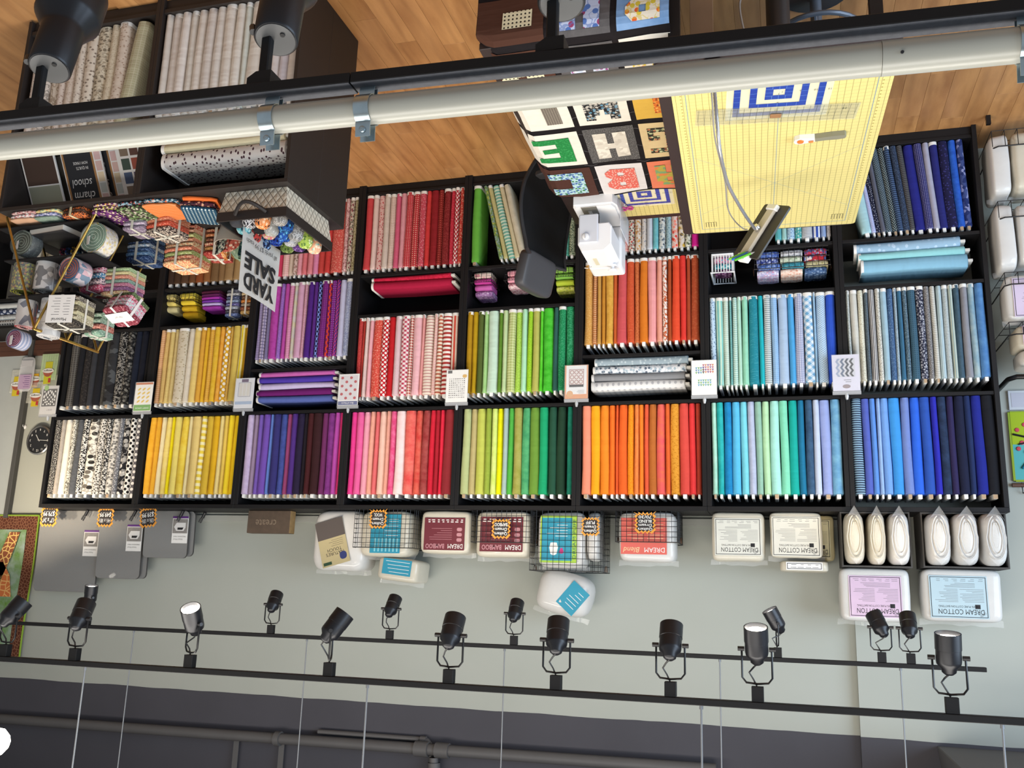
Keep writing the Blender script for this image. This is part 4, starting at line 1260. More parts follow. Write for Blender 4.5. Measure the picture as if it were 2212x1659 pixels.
def batt_roll(label, xc, w, h, m, seed, z):
    t = thing('batting_roll', label, 'batting roll', (xc, 0.075, z), (0, 0, 0), 'folded batting rolls in felt boxes')
    bm = B(); superbox(bm, w, 0.36, h, 0.5, 24, 14, 0.003, 12, seed=seed); obj('batting', bm, m, t, True)
    fm = mat('batting_fold_shade', 'c9c0ac', 0.9)
    bm = B()
    for k in range(1, 4):
        a = w/2*(1-0.25*k); b = h/2*(1-0.17*k); y = -0.18+0.004*(4-k)*0.2+0.004
        pts = [(a*math.cos(q)*(1.0 if math.sin(q) > -0.2 else 0.9), y-0.004*(3-k), h/2-0.006*k+b*math.sin(q)) for q in [-0.42*PI+1.84*PI*i/22 for i in range(23)]]
        tube(bm, pts, 0.0035, 5)
    obj('fold_edge', bm, m, t, True)
    bm = B()
    c = bm.verts.new((0, -0.215, -0.030)); pts = [bm.verts.new((w*0.42*math.cos(q), -0.165, 0.05+h*0.12*math.sin(q))) for q in [PI*i/8-PI for i in range(9)]]
    for a, b in zip(pts, pts[1:]): bm.faces.new((a, b, c))
    obj('bag_corner', bm, WRAPC, t)
    bm = B(); c = bm.verts.new((0, -0.17, h+0.004)); pts = [bm.verts.new((w*0.35*math.cos(q), -0.178, h-0.05+h*0.08*math.sin(q))) for q in [PI*i/8 for i in range(9)]]
    for a, b in zip(pts, pts[1:]): bm.faces.new((a, b, c))
    obj('bag_seal', bm, WRAPC, t)
    return t
zz = ZT+0.0095
for i, (xc, w, m, lab) in enumerate(((0.800, 0.110, BATT, 'cream folded batting roll, first from the left in the felt boxes'), (0.684, 0.096, BATT, 'cream folded batting roll, second from the left in the felt boxes'), (0.570, 0.112, BATTW, 'pale folded batting roll, third from the left in the felt boxes'),
                                      (0.370, 0.122, BATTW, 'white folded batting roll with a green-edged slip, fourth from the left'), (0.235, 0.128, BATTW, 'white folded batting roll, second from the right in the felt boxes'), (0.098, 0.124, BATTW, 'white folded batting roll, rightmost in the felt boxes'))):
    batt_roll(lab, xc, w, 0.282 if i < 3 else 0.278, m, 20+i, zz)
t = pack('plump cotton batting pack with a pink label above a felt box', 0.885, 0.515, ZT+0.308, ZT+0.60, 0.05, 0.22, BATTW, 0.22, 31)
cotton_label(t, 0.0, 0.155, 0.275, 0.225, -0.1122, 'd8bcd4', 4)
t = pack('plump cotton batting pack with a blue label above a felt box', 0.455, 0.060, ZT+0.303, ZT+0.585, 0.05, 0.22, BATTW, 0.22, 32)
cotton_label(t, 0.02, 0.15, 0.29, 0.225, -0.1122, 'b8cfd8', 5)

# ================================================================ pattern cards in acrylic holders clipped to the bookcase joints
ACR = clear('acrylic', (0.9, 0.93, 0.95, 1), 0.06, 0.03)
def card_holder(xc, label, bg, draw, w=0.148, h=0.215, tilt=0.0):
    t = thing('pattern_card', label, 'pattern card', (xc, -0.035, 1.395), (0, tilt, 0), 'sewing pattern cards on the bookcases')
    bm = B(); box(bm, -w/2, w/2, -0.002, 0.002, 0.0, h); c = obj('printed_card', bm, bg, t)
    bm = B(); box(bm, -w/2-0.004, w/2+0.004, -0.006, -0.004, -0.002, h+0.016); obj('acrylic_front', bm, ACR, t)
    bm = B(); box(bm, -w/2-0.004, w/2+0.004, 0.004, 0.008, h+0.001, h+0.022); obj('acrylic_ledge', bm, mat('acrylic_edge', '9a9ca0', 0.2, coat=0.8), t)
    bm = B(); tube(bm, [(0, 0.010, h+0.012), (0, 0.012, h+0.03), (0, 0.012, h+0.05)], [0.008, 0.011, 0.006], 8); obj('clear_hook', bm, mat('hook_clear', 'b8bcc0', 0.1, coat=1.0), t, True)
    draw(c, w, h); return t
def quad(bm, x, z, w, h, y): box(bm, x-w/2, x+w/2, y-0.0003, y, z-h/2, z+h/2)
def dquilt(c, w, h):
    bm = B(); quad(bm, 0, h*0.42, w*0.86, h*0.5*0+h*0.62, -0.0021); obj('printed_panel', bm, mat('brownblack_print', '2e2828', 0.6), c)
    bm = B(); q = w*0.11
    for i in range(-3, 4):
        for j in range(-3, 4):
            if abs(i)+abs(j) in (1, 3, 4) or (abs(i) == 3 and abs(j) == 3):
                a = 1 if (i+j) % 2 else -1; x, z = i*q, h*0.42+j*q; s = q*0.46
                prism(bm, [(x-s, z-s*a), (x+s, z-s*a), (x, z+s*a)], 0.0005, Matrix.Translation((0, -0.0023, 0)) @ Matrix.Rotation(PI/2, 4, 'X'))
    obj('printed_triangles', bm, M['paper'], c)
    bm = B(); prism(bm, rrect(0.04, 0.04, 0.019, 4, w*0.25, h*0.07), 0.0004, Matrix.Translation((0, -0.0021, 0)) @ Matrix.Rotation(PI/2, 4, 'X')); obj('printed_seal', bm, mat('pale_green_print', '8cb464', 0.5), c)
    text('QUILT', 0.014, M['ink'], c, (-w*0.1, -0.0023, h*0.86), width=0.05)
def dlemon(c, w, h):
    bm = B()
    for i in range(3):
        for j in range(4):
            prism(bm, [(-w*0.26+i*w*0.26+0.013*math.cos(a)*1.0+0.005*math.sin(a), h*0.24+j*h*0.14+0.010*math.sin(a)+0.004*math.cos(a)) for a in [2*PI*k/8 for k in range(8)]], 0.0004, Matrix.Translation((0, -0.0021, 0)) @ Matrix.Rotation(PI/2, 4, 'X'))
    obj('printed_lemons', bm, mat('lemon_print', 'e4c03c', 0.5), c)
    bm = B(); quad(bm, 0, h*0.88, w*0.96, h*0.2, -0.0021); g = obj('printed_band', bm, mat('green_print', '64a83c', 0.5), c)
    text('SWEET LEMON', 0.016, M['paper'], c, (0, -0.0026, h*0.89), width=w*0.75)
    bm = B(); quad(bm, 0, h*0.05, w*0.98, h*0.07, -0.0021); obj('printed_strip', bm, mat('orange_print', 'c8703c', 0.5), c)
def dpale(c, w, h):
    bm = B()
    for s in (-1, 0, 1): quad(bm, s*w*0.2, h*0.38, w*0.17, h*0.42, -0.0021)
    obj('printed_panels', bm, fab('dotsr', 'd8d4cc', '8c8484', 90), c)
    bm = B()
    for (x, z, a, b) in ((0, h*0.15, w*0.64, 0.002), (0, h*0.61, w*0.64, 0.002), (-w*0.32, h*0.38, 0.002, h*0.46), (w*0.32, h*0.38, 0.002, h*0.46)): quad(bm, x, z, a, b, -0.0021)
    obj('printed_frame', bm, M['ink'], c)
    bm = B(); quad(bm, 0, h*0.82, w*0.9, h*0.1, -0.0021); obj('printed_band', bm, mat('paleblue_print', 'a4b8d4', 0.5), c)
    bm = B(); quad(bm, 0, h*0.08, w*0.36, h*0.1, -0.0021); obj('printed_logo', bm, mat('plum_print', '5c4468', 0.5), c)
def dhearts(c, w, h):
    bm = B(); quad(bm, 0, h*0.44, w*0.9, h*0.8, -0.0021); obj('printed_panel', bm, fab('cells', 'd8d4d8', 'c03440', 46, '8ca0b8'), c)
    bm = B()
    for i in range(4):
        for j in range(6):
            if (i+j) % 2: prism(bm, [(-w*0.33+i*w*0.22+0.011*math.cos(a), h*0.12+j*h*0.13+0.010*math.sin(a)) for a in [2*PI*k/7 for k in range(7)]], 0.0004, Matrix.Translation((0, -0.0025, 0)) @ Matrix.Rotation(PI/2, 4, 'X'))
    obj('printed_hearts', bm, mat('red_print', 'b82c38', 0.5), c)
    bm = B(); quad(bm, 0, h*0.93, w*0.96, h*0.12, -0.0021); obj('printed_band', bm, mat('slateblue_print', '4c5488', 0.5), c)
    text('Box of Hearts', 0.018, M['paper'], c, (0, -0.0026, h*0.93), width=w*0.6, shear=0.2)
def dgrid(c, w, h):
    bm = B(); rr = random.Random(5)
    for i in range(9):
        for j in range(10):
            quad(bm, -w*0.34+i*w*0.085, h*0.28+j*h*0.064, w*0.05*rr.uniform(0.5, 1), h*0.035*rr.uniform(0.5, 1), -0.0021)
    obj('printed_blocks', bm, mat('darkgrey_print', '3c3a3c', 0.6), c)
    bm = B(); prism(bm, rrect(0.03, 0.022, 0.01, 4, -w*0.35, h*0.2), 0.0004, Matrix.Translation((0, -0.0021, 0)) @ Matrix.Rotation(PI/2, 4, 'X')); obj('printed_seal', bm, mat('gold_print', 'd8a83c', 0.5), c)
    bm = B(); quad(bm, w*0.34, h*0.06, w*0.2, h*0.09, -0.0021); obj('printed_logo', bm, mat('darkgrey_print', '3c3a3c', 0.6), c)
def drings(c, w, h):
    bm = B(); quad(bm, 0, h*0.44, w*0.88, h*0.86, -0.0021); obj('printed_panel', bm, mat('offwhite_print', 'dfe0e2', 0.5), c)
    bm = B(); quad(bm, 0, h*0.36, w*0.62, h*0.44, -0.0023); obj('printed_quilt', bm, mat('palegrey_print', 'd8d2d0', 0.5), c)
    bm = B(); q = w*0.19
    for i in (-1, 0, 1):
        for j in (-1, 0, 1):
            tube(bm, [(i*q+q*0.42*math.cos(a), -0.0030, h*0.36+j*q*1.1+q*0.42*math.sin(a)) for a in [2*PI*k/10 for k in range(10)]], 0.0016, 4, True)
    for (x, z, a, b) in ((0, h*0.13, w*0.64, 0.003), (0, h*0.585, w*0.64, 0.003), (-w*0.31, h*0.36, 0.003, h*0.46), (w*0.31, h*0.36, 0.003, h*0.46)): quad(bm, x, z, a, b, -0.0025)
    obj('printed_rings', bm, mat('rust_print', '98544c', 0.5), c)
    bm = B(); quad(bm, 0, h*0.62, w*0.62, h*0.07, -0.0025); obj('printed_band', bm, M['ink'], c)
    bm = B(); prism(bm, rrect(0.042, 0.042, 0.02, 4, w*0.28, h*0.86), 0.0004, Matrix.Translation((0, -0.0024, 0)) @ Matrix.Rotation(PI/2, 4, 'X')); obj('printed_seal', bm, mat('tan_print', 'd0a070', 0.5), c)
    fine_print(c, -w*0.36, w*0.1, h*0.74, h*0.86, -0.0023, 3, mat('label_grey_ink', '6c6c6c', 0.7, var=0), 0.002, 3)
def dpenn(c, w, h):
    for (x0, z0, n, mm, cc) in ((-w*0.40, h*0.12, 5, 4, ('d07038', 'b03464', '7c3c8c')), (-w*0.02, h*0.20, 4, 3, ('4c9cc0', '3c7cb0', '6cac5c')), (-w*0.30, h*0.56, 6, 3, ('4c9c8c', '5ca4c8', '7cb464'))):
        for q in range(3):
            bm = B(); s = w*0.075
            for i in range(n):
                for j in range(mm):
                    if (i+j) % 3 == q:
                        x, z = x0+i*s*1.25, z0+j*s*1.3
                        prism(bm, [(x, z), (x+s*1.2, z), (x+s*0.6, z+s*1.25)], 0.0004, Matrix.Translation((0, -0.0021, 0)) @ Matrix.Rotation(PI/2, 4, 'X'))
            obj('printed_pennants', bm, mat('print_'+cc[q], cc[q], 0.5), c)
def dchev(c, w, h):
    bm = B(); quad(bm, 0, h*0.36, w*0.68, h*0.52, -0.0021); obj('printed_panel', bm, mat('lilacgrey_print', 'c4c4cc', 0.5), c)
    for k, cc in enumerate(('20242c', '2c3444', '4c5c78', '8c98b4')):
        bm = B(); x = -w*0.30+k*w*0.17; n = 6; t = w*0.085
        pts = [(x+(w*0.085 if i % 2 else 0), h*0.11+h*0.5*i/n) for i in range(n+1)]
        prism(bm, pts+[(a+t, b) for a, b in reversed(pts)], 0.0004, Matrix.Translation((0, -0.0023, 0)) @ Matrix.Rotation(PI/2, 4, 'X'))
        obj('printed_chevron', bm, mat('print_'+cc, cc, 0.5), c)
    bm = B(); prism(bm, [(0.022*math.cos(a), h*0.88+0.012*math.sin(a)) for a in [2*PI*k/14 for k in range(14)]], 0.0004, Matrix.Translation((0, -0.0021, 0)) @ Matrix.Rotation(PI/2, 4, 'X')); obj('printed_seal', bm, mat('taupe_print', '8c7c80', 0.5), c)
    fine_print(c, -w*0.2, w*0.2, h*0.68, h*0.78, -0.0021, 2, mat('label_grey_ink', '6c6c6c', 0.7, var=0), 0.003, 3)
CARDS = [(6.425, 'black and white star quilt pattern card beside the clock', mat('card_grey', 'c4c2c2', 0.5), dquilt), (5.595, 'lemon quilt pattern card with a green band', M['paper'], dlemon),
         (4.765, 'pale pattern card of three spotted panels beside the yellow bolts', mat('card_paleblue', 'e0e2e8', 0.5), dpale), (3.965, 'heart quilt pattern card with a slate blue band', M['paper'], dhearts),
         (3.19, 'white pattern card covered in a grid of tiny dark blocks', M['paper'], dgrid), (2.395, 'orange-bordered pattern card of a ring quilt', mat('card_orange', 'd49468', 0.5), drings),
         (1.608, 'white pattern card of rainbow pennant triangles', M['paper'], dpenn), (0.80, 'lilac pattern card with dark chevron zigzags', mat('card_lilac', 'd0cede', 0.5), dchev)]
for x, lab, bgm, dr_ in CARDS: card_holder(x, lab, bgm, dr_)
# ================================================================ the low island: four bookcases back to back
IH, IF, IM, IB = 1.06, -2.20, -1.921, -1.64
ISL = [(3.245, 4.046), (4.047, 4.848)]
def low_case(label, x0, x1, y0, y1, front):
    t = thing('low_bookcase', label, 'bookcase', ((x0+x1)/2, (y0+y1)/2, 0), (0, 0, 0 if front else PI), 'black low bookcases of the island')
    hw = (x1-x0)/2; d = (y1-y0)/2; th = 0.02
    mk = mat('blackbrown_laminate', '231d1b', 0.55, var=0.12, vs=5, k=0.8)
    for s in (-1, 1):
        bm = B(); a, b = (-hw, -hw+th) if s < 0 else (hw-th, hw); box(bm, a, b, -d, d, 0, IH-0.021, bev=0.001); obj('side_panel', bm, mk, t)
    bm = B(); box(bm, -hw, hw, -d, d, IH-0.0205, IH, bev=0.001); obj('top_panel', bm, mk, t)
    bm = B(); box(bm, -hw+th+0.0003, hw-th-0.0003, d-0.008, d, 0.001, IH-0.022); obj('back_panel', bm, mk, t)
    bm = B(); box(bm, -hw+th+0.0003, hw-th-0.0003, -d+0.006, d-0.009, 0.06, 0.08); obj('bottom_shelf', bm, mk, t)
    bm = B(); box(bm, -hw+th+0.0003, hw-th-0.0003, -d+0.02, -d+0.035, 0.001, 0.059); obj('plinth', bm, mk, t)
    bm = B(); box(bm, -hw+th+0.0003, hw-th-0.0003, -d+0.006, d-0.009, 0.70, 0.72); obj('shelf', bm, mk, t)
low_case('low black bookcase of white bolts at the end of the island', *ISL[0], IF, IM-0.0005, True)
low_case('low black bookcase of cream print bolts in the island', *ISL[1], IF, IM-0.0005, True)
low_case('low black bookcase backing the white bolts, with the quilted basket above', *ISL[0], IM+0.0005, IB, False)
low_case('low black bookcase backing the cream print bolts, under the brass rack', *ISL[1], IM+0.0005, IB, False)
def irow(k, its, words, pos, hi, lo, lean=0.0):
    sw = sum(q[0] for q in its); x = hi
    for n, q in enumerate(its):
        t = q[0]*(hi-lo)/sw
        m = fab(*q[1:])
        bolt('%s %s, %s from left %s' % (q[1] if 0 else words[n % len(words)], 'fabric bolt', ORD[n], pos), m, t-0.001, (x-t/2, IF+0.015+BD/2+R.uniform(0, 0.012), 0.0806+abs(math.sin(lean))*t/2), (0, lean, 0), selv=R.random() < 0.3, group='pale fabric bolts in the island', vis=150); x -= t
irow(0, [(30, 'solid', 'd2ccc4'), (40, 'solid', 'dad4ce'), (40, 'mottle', 'd8d2cc', 'e0dad4', 30), (34, 'solid', 'd6d2ca'), (40, 'solid', 'dcd6ce'), (44, 'solid', 'd4cec8'), (40, 'solid', 'dad6d0'), (46, 'mottle', 'd6d0c8', 'e0dcd4', 30), (40, 'solid', 'dedad2'), (26, 'solid', 'cfd4cc'), (60, 'solid', 'dcd8d0'), (44, 'solid', 'd8d2cc'), (40, 'solid', 'd8d4d4'), (36, 'solid', 'ccc8d0'), (40, 'solid', 'd2ccc6')],
     ['plain white', 'ivory white', 'soft white', 'chalk white', 'pearl white'], 'in the island\'s white row', 4.02, 3.272)
irow(1, [(34, 'dotsr', 'd8cfc6', 'b09a94', 60), (46, 'squig', 'd9d2ca', '9a948c', 44), (36, 'squig', 'd6cec2', 'a89c8c', 40), (30, 'dotsr', 'd0c4ba', 'a89488', 60), (34, 'speck', 'd4c8bc', 'b8a898', 120), (34, 'dotsr', 'd8d0c4', 'a49a90', 60), (40, 'dotsr', 'd8cfc0', '8c8074', 40), (48, 'floral', 'd9d2be', 'b0a690', 60, '8c8474'), (34, 'speck', 'd4cab4', 'b8ac94', 120), (44, 'dotsr', 'd6cabc', 'b09c8c', 60)],
     ['cream sprig-print', 'ivory leaf-print', 'oatmeal dotted', 'beige speckled', 'cream fleck-print'], 'in the island\'s cream row', 4.80, 4.235)
bolt('wide pale olive woven-check bolt leaning at the end of the cream row', fab('check', 'b4b294', 'c8c6ac', 80), 0.075, (4.15, IF+0.015+BD/2, 0.094), (0, 0.13, 0), selv=False, group='pale fabric bolts in the island')
for t_, z_, m_, lab, dx in ((0.062, 0.7205, fab('dots', 'dcd4b4', '9c9474', 85), 'white dotted flat bolt, lowest on the island shelf', 0.0), (0.048, 0.784, fab('solid', 'd0c8a8'), 'plain cream flat bolt in the middle of the island shelf stack', 0.01), (0.075, 0.8335, fab('dotsr', 'd0ccc8', '4c343c', 46), 'white flat bolt with dark petal print, highest on the island shelf', 0.0)):
    flat(lab, m_, (3.615+dx, IF+0.02+BD/2, z_), t_, L=0.66, flip=-1, grp='flat bolts on the island shelf')
# pattern books propped on the shelf above the cream row
def leaf(label, x, w, h, y, bgm, draw, tilt=-0.52, z=0.7206):
    t = thing('pattern_book', label, 'pattern book', (x, y, z), (tilt, 0, 0), 'pattern books propped in the island')
    bm = B(); box(bm, -w/2, w/2, -0.004, 0.004, 0.002, h); c = obj('cover', bm, bgm, t)
    draw(c, w, h); return t
def pcol(c, w, h):
    bm = B(); box(bm, -w*0.46, w*0.46, -0.0046, -0.0041, h*0.04, h*0.55); obj('printed_photo', bm, fab('cells', '4c3c34', '8c7460', 22, 'b8a088'), c)
    bm = B(); box(bm, -w*0.46, w*0.46, -0.0046, -0.0041, h*0.57, h*0.97); obj('printed_swatches', bm, fab('cells', 'a8ac98', 'd0d0c8', 30, '5c5450'), c)
def pchalk(c, w, h):
    bm = B(); box(bm, -w*0.30, w*0.48, -0.0046, -0.0041, h*0.05, h*0.97); obj('printed_wood_frame', bm, mat('wood_print', 'a87c4c', 0.6, var=0.2), c)
    bm = B(); box(bm, -w*0.25, w*0.43, -0.0052, -0.0047, h*0.10, h*0.92); obj('printed_chalkboard', bm, mat('chalkboard_print', '1c1e24', 0.7), c)
    text('charm', 0.058, M['card'], c, (w*0.09, -0.0056, h*0.80), width=w*0.52, shear=0.25); text('school', 0.058, M['card'], c, (w*0.09, -0.0056, h*0.60), width=w*0.52, shear=0.25)
    text('IN QUILTS', 0.02, M['card'], c, (w*0.02, -0.0056, h*0.37), width=w*0.3); text('HOW I MADE', 0.02, M['card'], c, (w*0.04, -0.0056, h*0.29), width=w*0.36)
    for i, cc in enumerate(('c44c68', 'b83c34', 'd8b43c', '7cb0b4', 'c46c84')):
        bm = B(); box(bm, -w*0.48, -w*0.33, -0.0046, -0.0041, h*(0.12+0.17*i), h*(0.27+0.17*i)); obj('printed_swatch', bm, fab('floral', cc, 'e8e0d8', 90, 'f0e8e0'), c)
def pgrid(c, w, h):
    cc = ['5c6c8c', '6c5048', '8c7c6c', 'a85c4c', '4c5c54', '74687c']
    for i in range(3):
        for j in range(4):
            bm = B(); box(bm, -w*0.40+i*w*0.28, -w*0.40+i*w*0.28+w*0.23, -0.0046, -0.0041, h*0.08+j*h*0.22, h*0.08+j*h*0.22+h*0.18); obj('printed_picture', bm, fab('cells', cc[(i+2*j) % 6], 'b4b0a8', 90, '3c3c3c'), c)
leaf('photo-collage pattern book propped at the left of the island shelf', 4.72, 0.205, 0.31, -2.155, M['paper'], pcol)
leaf('chalkboard-cover pattern book reading charm school', 4.455, 0.235, 0.31, -2.165, M['paper'], pchalk)
leaf('second chalkboard-cover pattern book half hidden behind the first', 4.375, 0.215, 0.31, -2.135, M['paper'], pchalk)
leaf('pattern book covered with a grid of small quilt pictures', 4.155, 0.205, 0.30, -2.155, M['paper'], pgrid)
bm = B(); box(bm, -0.37, 0.37, -0.003, 0.003, 0.0, 0.27)
tag(obj('display_board', bm, mat('grey_board', '7c7a74', 0.8), None, False, (4.45, -2.075, 0.7206), (-0.52, 0, 0)), 'grey backing board behind the propped pattern books', 'board')

# ---------------------------------------------------------------- on top of the island
Q = mat('quilted_ivory', 'd0c6b4', 0.7, var=0.04)
def quilted():
    T = NT('quilted_fabric', 0.7, spec=0.3)
    tc = T.n('ShaderNodeTexCoord'); sx = T.n('ShaderNodeSeparateXYZ'); T.l(tc.outputs['UV'], sx.inputs[0])
    a = T.math('ADD', sx.outputs[0], T.math('MULTIPLY', sx.outputs[1], 0.75)); b = T.math('SUBTRACT', sx.outputs[0], T.math('MULTIPLY', sx.outputs[1], 0.75))
    fa = T.math('ABSOLUTE', T.math('SUBTRACT', T.math('FRACT', T.math('MULTIPLY', a, 26.0)), 0.5)); fb = T.math('ABSOLUTE', T.math('SUBTRACT', T.math('FRACT', T.math('MULTIPLY', b, 26.0)), 0.5))
    h = T.math('MINIMUM', fa, fb); T.color(T.mix(T.math('LESS_THAN', h, 0.045), lin('d2c8b6'), lin('6c6458'))); T.bump(h, 0.8, 0.01)
    return T.m
QF = quilted()
t = thing('quilted_basket', 'ivory diamond-quilted basket with black rim full of fabric rolls', 'basket', (3.43, -1.955, IH+0.001))
def ring_wall(w0, d0, w1, d1, z0, z1, th):
    bm = B(); o = [[(sx*w/2, sy*d/2, z) for sx, sy in ((-1, -1), (1, -1), (1, 1), (-1, 1))] for (w, d, z) in ((w0, d0, z0), (w1, d1, z1), (w1-2*th, d1-2*th, z1), (w0-2*th, d0-2*th, z0+0.004))]
    V = [[bm.verts.new(p) for p in q] for q in o]
    for a, b in zip(V, V[1:]):
        for k in range(4): bm.faces.new((a[k], a[(k+1) % 4], b[(k+1) % 4], b[k]))
    bm.faces.new(V[-1]); bm.faces.new(list(reversed(V[0])))
    return bm
obj('quilted_wall', ring_wall(0.315, 0.40, 0.345, 0.435, 0, 0.105, 0.006), QF, t, uvbox=True)
bm = B()
for (x0, x1, y0, y1) in ((-0.178, 0.178, -0.222, -0.214), (-0.178, 0.178, 0.214, 0.222), (-0.178, -0.170, -0.2135, 0.2135), (0.170, 0.178, -0.2135, 0.2135)): box(bm, x0, x1, y0, y1, 0.106, 0.150)
obj('black_rim', bm, mat('black_leatherette', '221c1c', 0.5), t)
for s in (-1, 1):
    bm = B()
    pts = [(-0.08+0.16*i/10, s*(0.226+0.05*math.sin(PI*i/10)), 0.125-0.035*math.sin(PI*i/10)) for i in range(11)]
    tube(bm, pts, 0.009, 6); obj('strap_handle', bm, mat('black_leatherette', '221c1c', 0.5), t, True)
RC = [('grey marbled', 'squig', '74706c', 'b0aca8', None), ('orange monster-print', 'floral', 'd87c3c', '2c2428', 'e8c09c'), ('black and white', 'squig', '24242a', 'c8c8cc', None), ('charcoal', 'solid', '3c3c40', None, None), ('blue paisley', 'floral', '1c4c8c', '5cb0d0', '0c1c3c'),
      ('pale grey', 'speck', '9c9c98', 'c8c8c4', None), ('black', 'solid', '1c1c20', None, None), ('aqua print', 'floral', '5ca8b4', '20304c', 'c0dce0'), ('grey shell-print', 'squig', '6c6c6c', 'a8a8a8', None), ('cobalt flower-print', 'floral', '2454a8', '6ca8d8', '101c48'),
      ('pink and lime', 'floral', 'd06c7c', 'a4c44c', 'e0d8c0'), ('red floral', 'floral', 'b83c38', 'e0c8b8', '3c2c2c'), ('lime green', 'floral', 'a4bc54', 'd8dcb0', '5c7c3c'), ('silver grey', 'squig', '8c8c90', 'c0c0c4', None), ('royal blue print', 'floral', '1c3c9c', '5c8cd0', '0c1440'),
      ('navy leaf-print', 'floral', '141c3c', '4c74b0', '8cb0d8'), ('peach and aqua', 'floral', 'e0a080', '7cb8b0', 'e8dcc0'), ('violet print', 'floral', '5c3c7c', 'b08cc8', '2c1c40'), ('moss green', 'floral', '6c8440', 'b8c488', '3c4c24')]
bm = B(); lathe(bm, [(0, 0), (0.026, 0), (0.031, 0.006), (0.032, 0.10), (0.030, 0.135), (0.022, 0.146), (0.010, 0.140), (0, 0.136)], 14); FR = mesh('fabric_roll', bm, True)
FR.uv_layers.new(name='UVMap')
for li, l in enumerate(FR.loops):
    v = FR.vertices[l.vertex_index].co; FR.uv_layers[0].data[li].uv = (math.atan2(v.y, v.x)*0.032, v.z+0.5*math.hypot(v.x, v.y))
for k, (wd, pt, a, b_, c_) in enumerate(RC):
    i, j = k % 4, k//4
    tag(inst('fabric_roll', FR, fab(pt, a, b_, 70, c_), None, (3.318+0.074*i+0.006*(j % 2), -2.115+0.083*j, IH+0.0075), (0.10*math.sin(k), 0.0, k), (1.12, 1.12, 1.06+0.08*math.sin(k*1.7))), '%s fabric roll standing in the quilted basket' % wd, 'fabric roll', 'fabric rolls in the quilted basket')
# sale sign, a sheet of paper facing the street end
t = thing('sale_sign', 'white paper sign with black letters YARD SALE $7.99 each', 'sign', (3.53, -1.91, 1.19))
bm = B(); n = 8; vs = []
for i in range(n+1):
    for j in (0, 1): vs.append(bm.verts.new((0.010*math.sin(PI*i/n)-0.008*i/n*j, 0.168-0.336*i/n, 0.0+0.32*j-0.012*j*math.sin(PI*i/n))))
for i in range(n): bm.faces.new((vs[2*i], vs[2*i+2], vs[2*i+3], vs[2*i+1]))
bmesh.ops.solidify(bm, geom=bm.faces[:], thickness=0.0012)
obj('paper_sheet', bm, M['paper'], t, True)
for s_, z, h_, wd in (('YARD', 0.245, 0.105, 0.27), ('SALE', 0.150, 0.105, 0.27)): text(s_, h_, M['ink'], t, (-0.004, 0.0, z), rot=(PI/2, 0, -PI/2), width=wd, bold=0.045)
text('all yards $7.99 each', 0.034, M['ink'], t, (-0.004, 0.0, 0.060), rot=(PI/2, 0, -PI/2), width=0.27)
bm = B(); tube(bm, [(0.01, 0.0, -0.11), (0.01, 0, 0.0)], 0.003, 6); obj('sign_stick', bm, M['white'], t)
# folded prints lying along the front edge
def fq(label, x, y, z, cols, w=0.15, d=0.17, h=0.012, rz=0.0, pat='floral', grp='folded prints on the island'):
    for k, (wd, pt, a, b_, c_) in enumerate(cols): folded('%s, %s' % (wd, label), fab(pt, a, b_, 60, c_), (x+0.012*k, y+0.010*k, z+k*(h+0.001)), w, d, h, (0, 0, rz+0.08*math.sin(k*2.2)), grp)
Z = IH+0.001
fq('front-edge pile under the brass rack', 4.71, -2.105, Z, [('pink print folded cloth', 'floral', 'c89c98', 'e8dcd4', '8c5c5c'), ('white patterned folded cloth', 'floral', 'd8d4d0', '8c8488', 'c07474'), ('peach folded cloth', 'solid', 'd0a484', None, None)], 0.14)
fq('pile beside the orange bundle', 4.575, -2.10, Z, [('lemon print folded cloth', 'floral', 'd8cc90', 'e8a05c', '8ca08c'), ('lilac-blue folded cloth', 'floral', 'a0a0c0', 'e0dce8', '5c6490'), ('sage batik folded cloth', 'mottle', '708878', '98a898', None)], 0.13)
bundle('orange and brown bundle tied with cream ribbon under the brass rack', (4.42, -2.10, Z), [('c8642c', 'floral', '3c2c24'), ('4c3428', 'speck', '8c6c54'), ('d8743c', 'floral', '2c2428')], 0.13, 0.15, 0.014, 0.15, 'e0d0a8')
fq('purple pile with cream tags', 4.235, -2.105, Z, [('purple and orange print folded cloth', 'floral', '5c2458', 'd89c3c', 'e0d0b0'), ('plum figure-print folded cloth', 'floral', '4c1c48', 'b4c040', 'e0c8a0'), ('violet print folded cloth', 'floral', '6c3470', 'e8d8b0', '2c1030')], 0.13, 0.16)
fq('dark pile with a cream paper band', 4.095, -2.10, Z, [('black coffee-print folded cloth', 'floral', '28201f', 'b84c3c', '8cb0c0'), ('brown-black print folded cloth', 'floral', '342826', 'd0c4b4', '6c8c54')], 0.14, 0.16, 0.018)
fq('space-print pile', 3.945, -2.09, Z, [('teal blue space-print folded cloth', 'floral', '1c4458', 'd0643c', 'b0c0c4'), ('orange striped folded cloth', 'sth', 'd8702c', 'e0905c', None)], 0.17, 0.17, 0.016, -0.2)
fq('pile leaning on the quilted basket', 3.76, -2.07, Z, [('orange folded cloth', 'solid', 'd8682c', None, None), ('maroon print folded cloth', 'floral', '4c1c2c', 'd8a484', '28141c'), ('petrol blue dotted folded cloth', 'dots', '1c4660', 'c8d4d4', None)], 0.16, 0.18, 0.018, -0.35)
bundle('lime and lilac bundle behind the purple pile', (4.175, -1.98, Z), [('b0c03c', 'floral', '6c8424'), ('c4c8c0', 'speck', '8c8c94'), ('a898ac', 'speck', 'd8d0dc'), ('7c6c80', 'speck', 'b0a8b4')], 0.12, 0.13, 0.020)
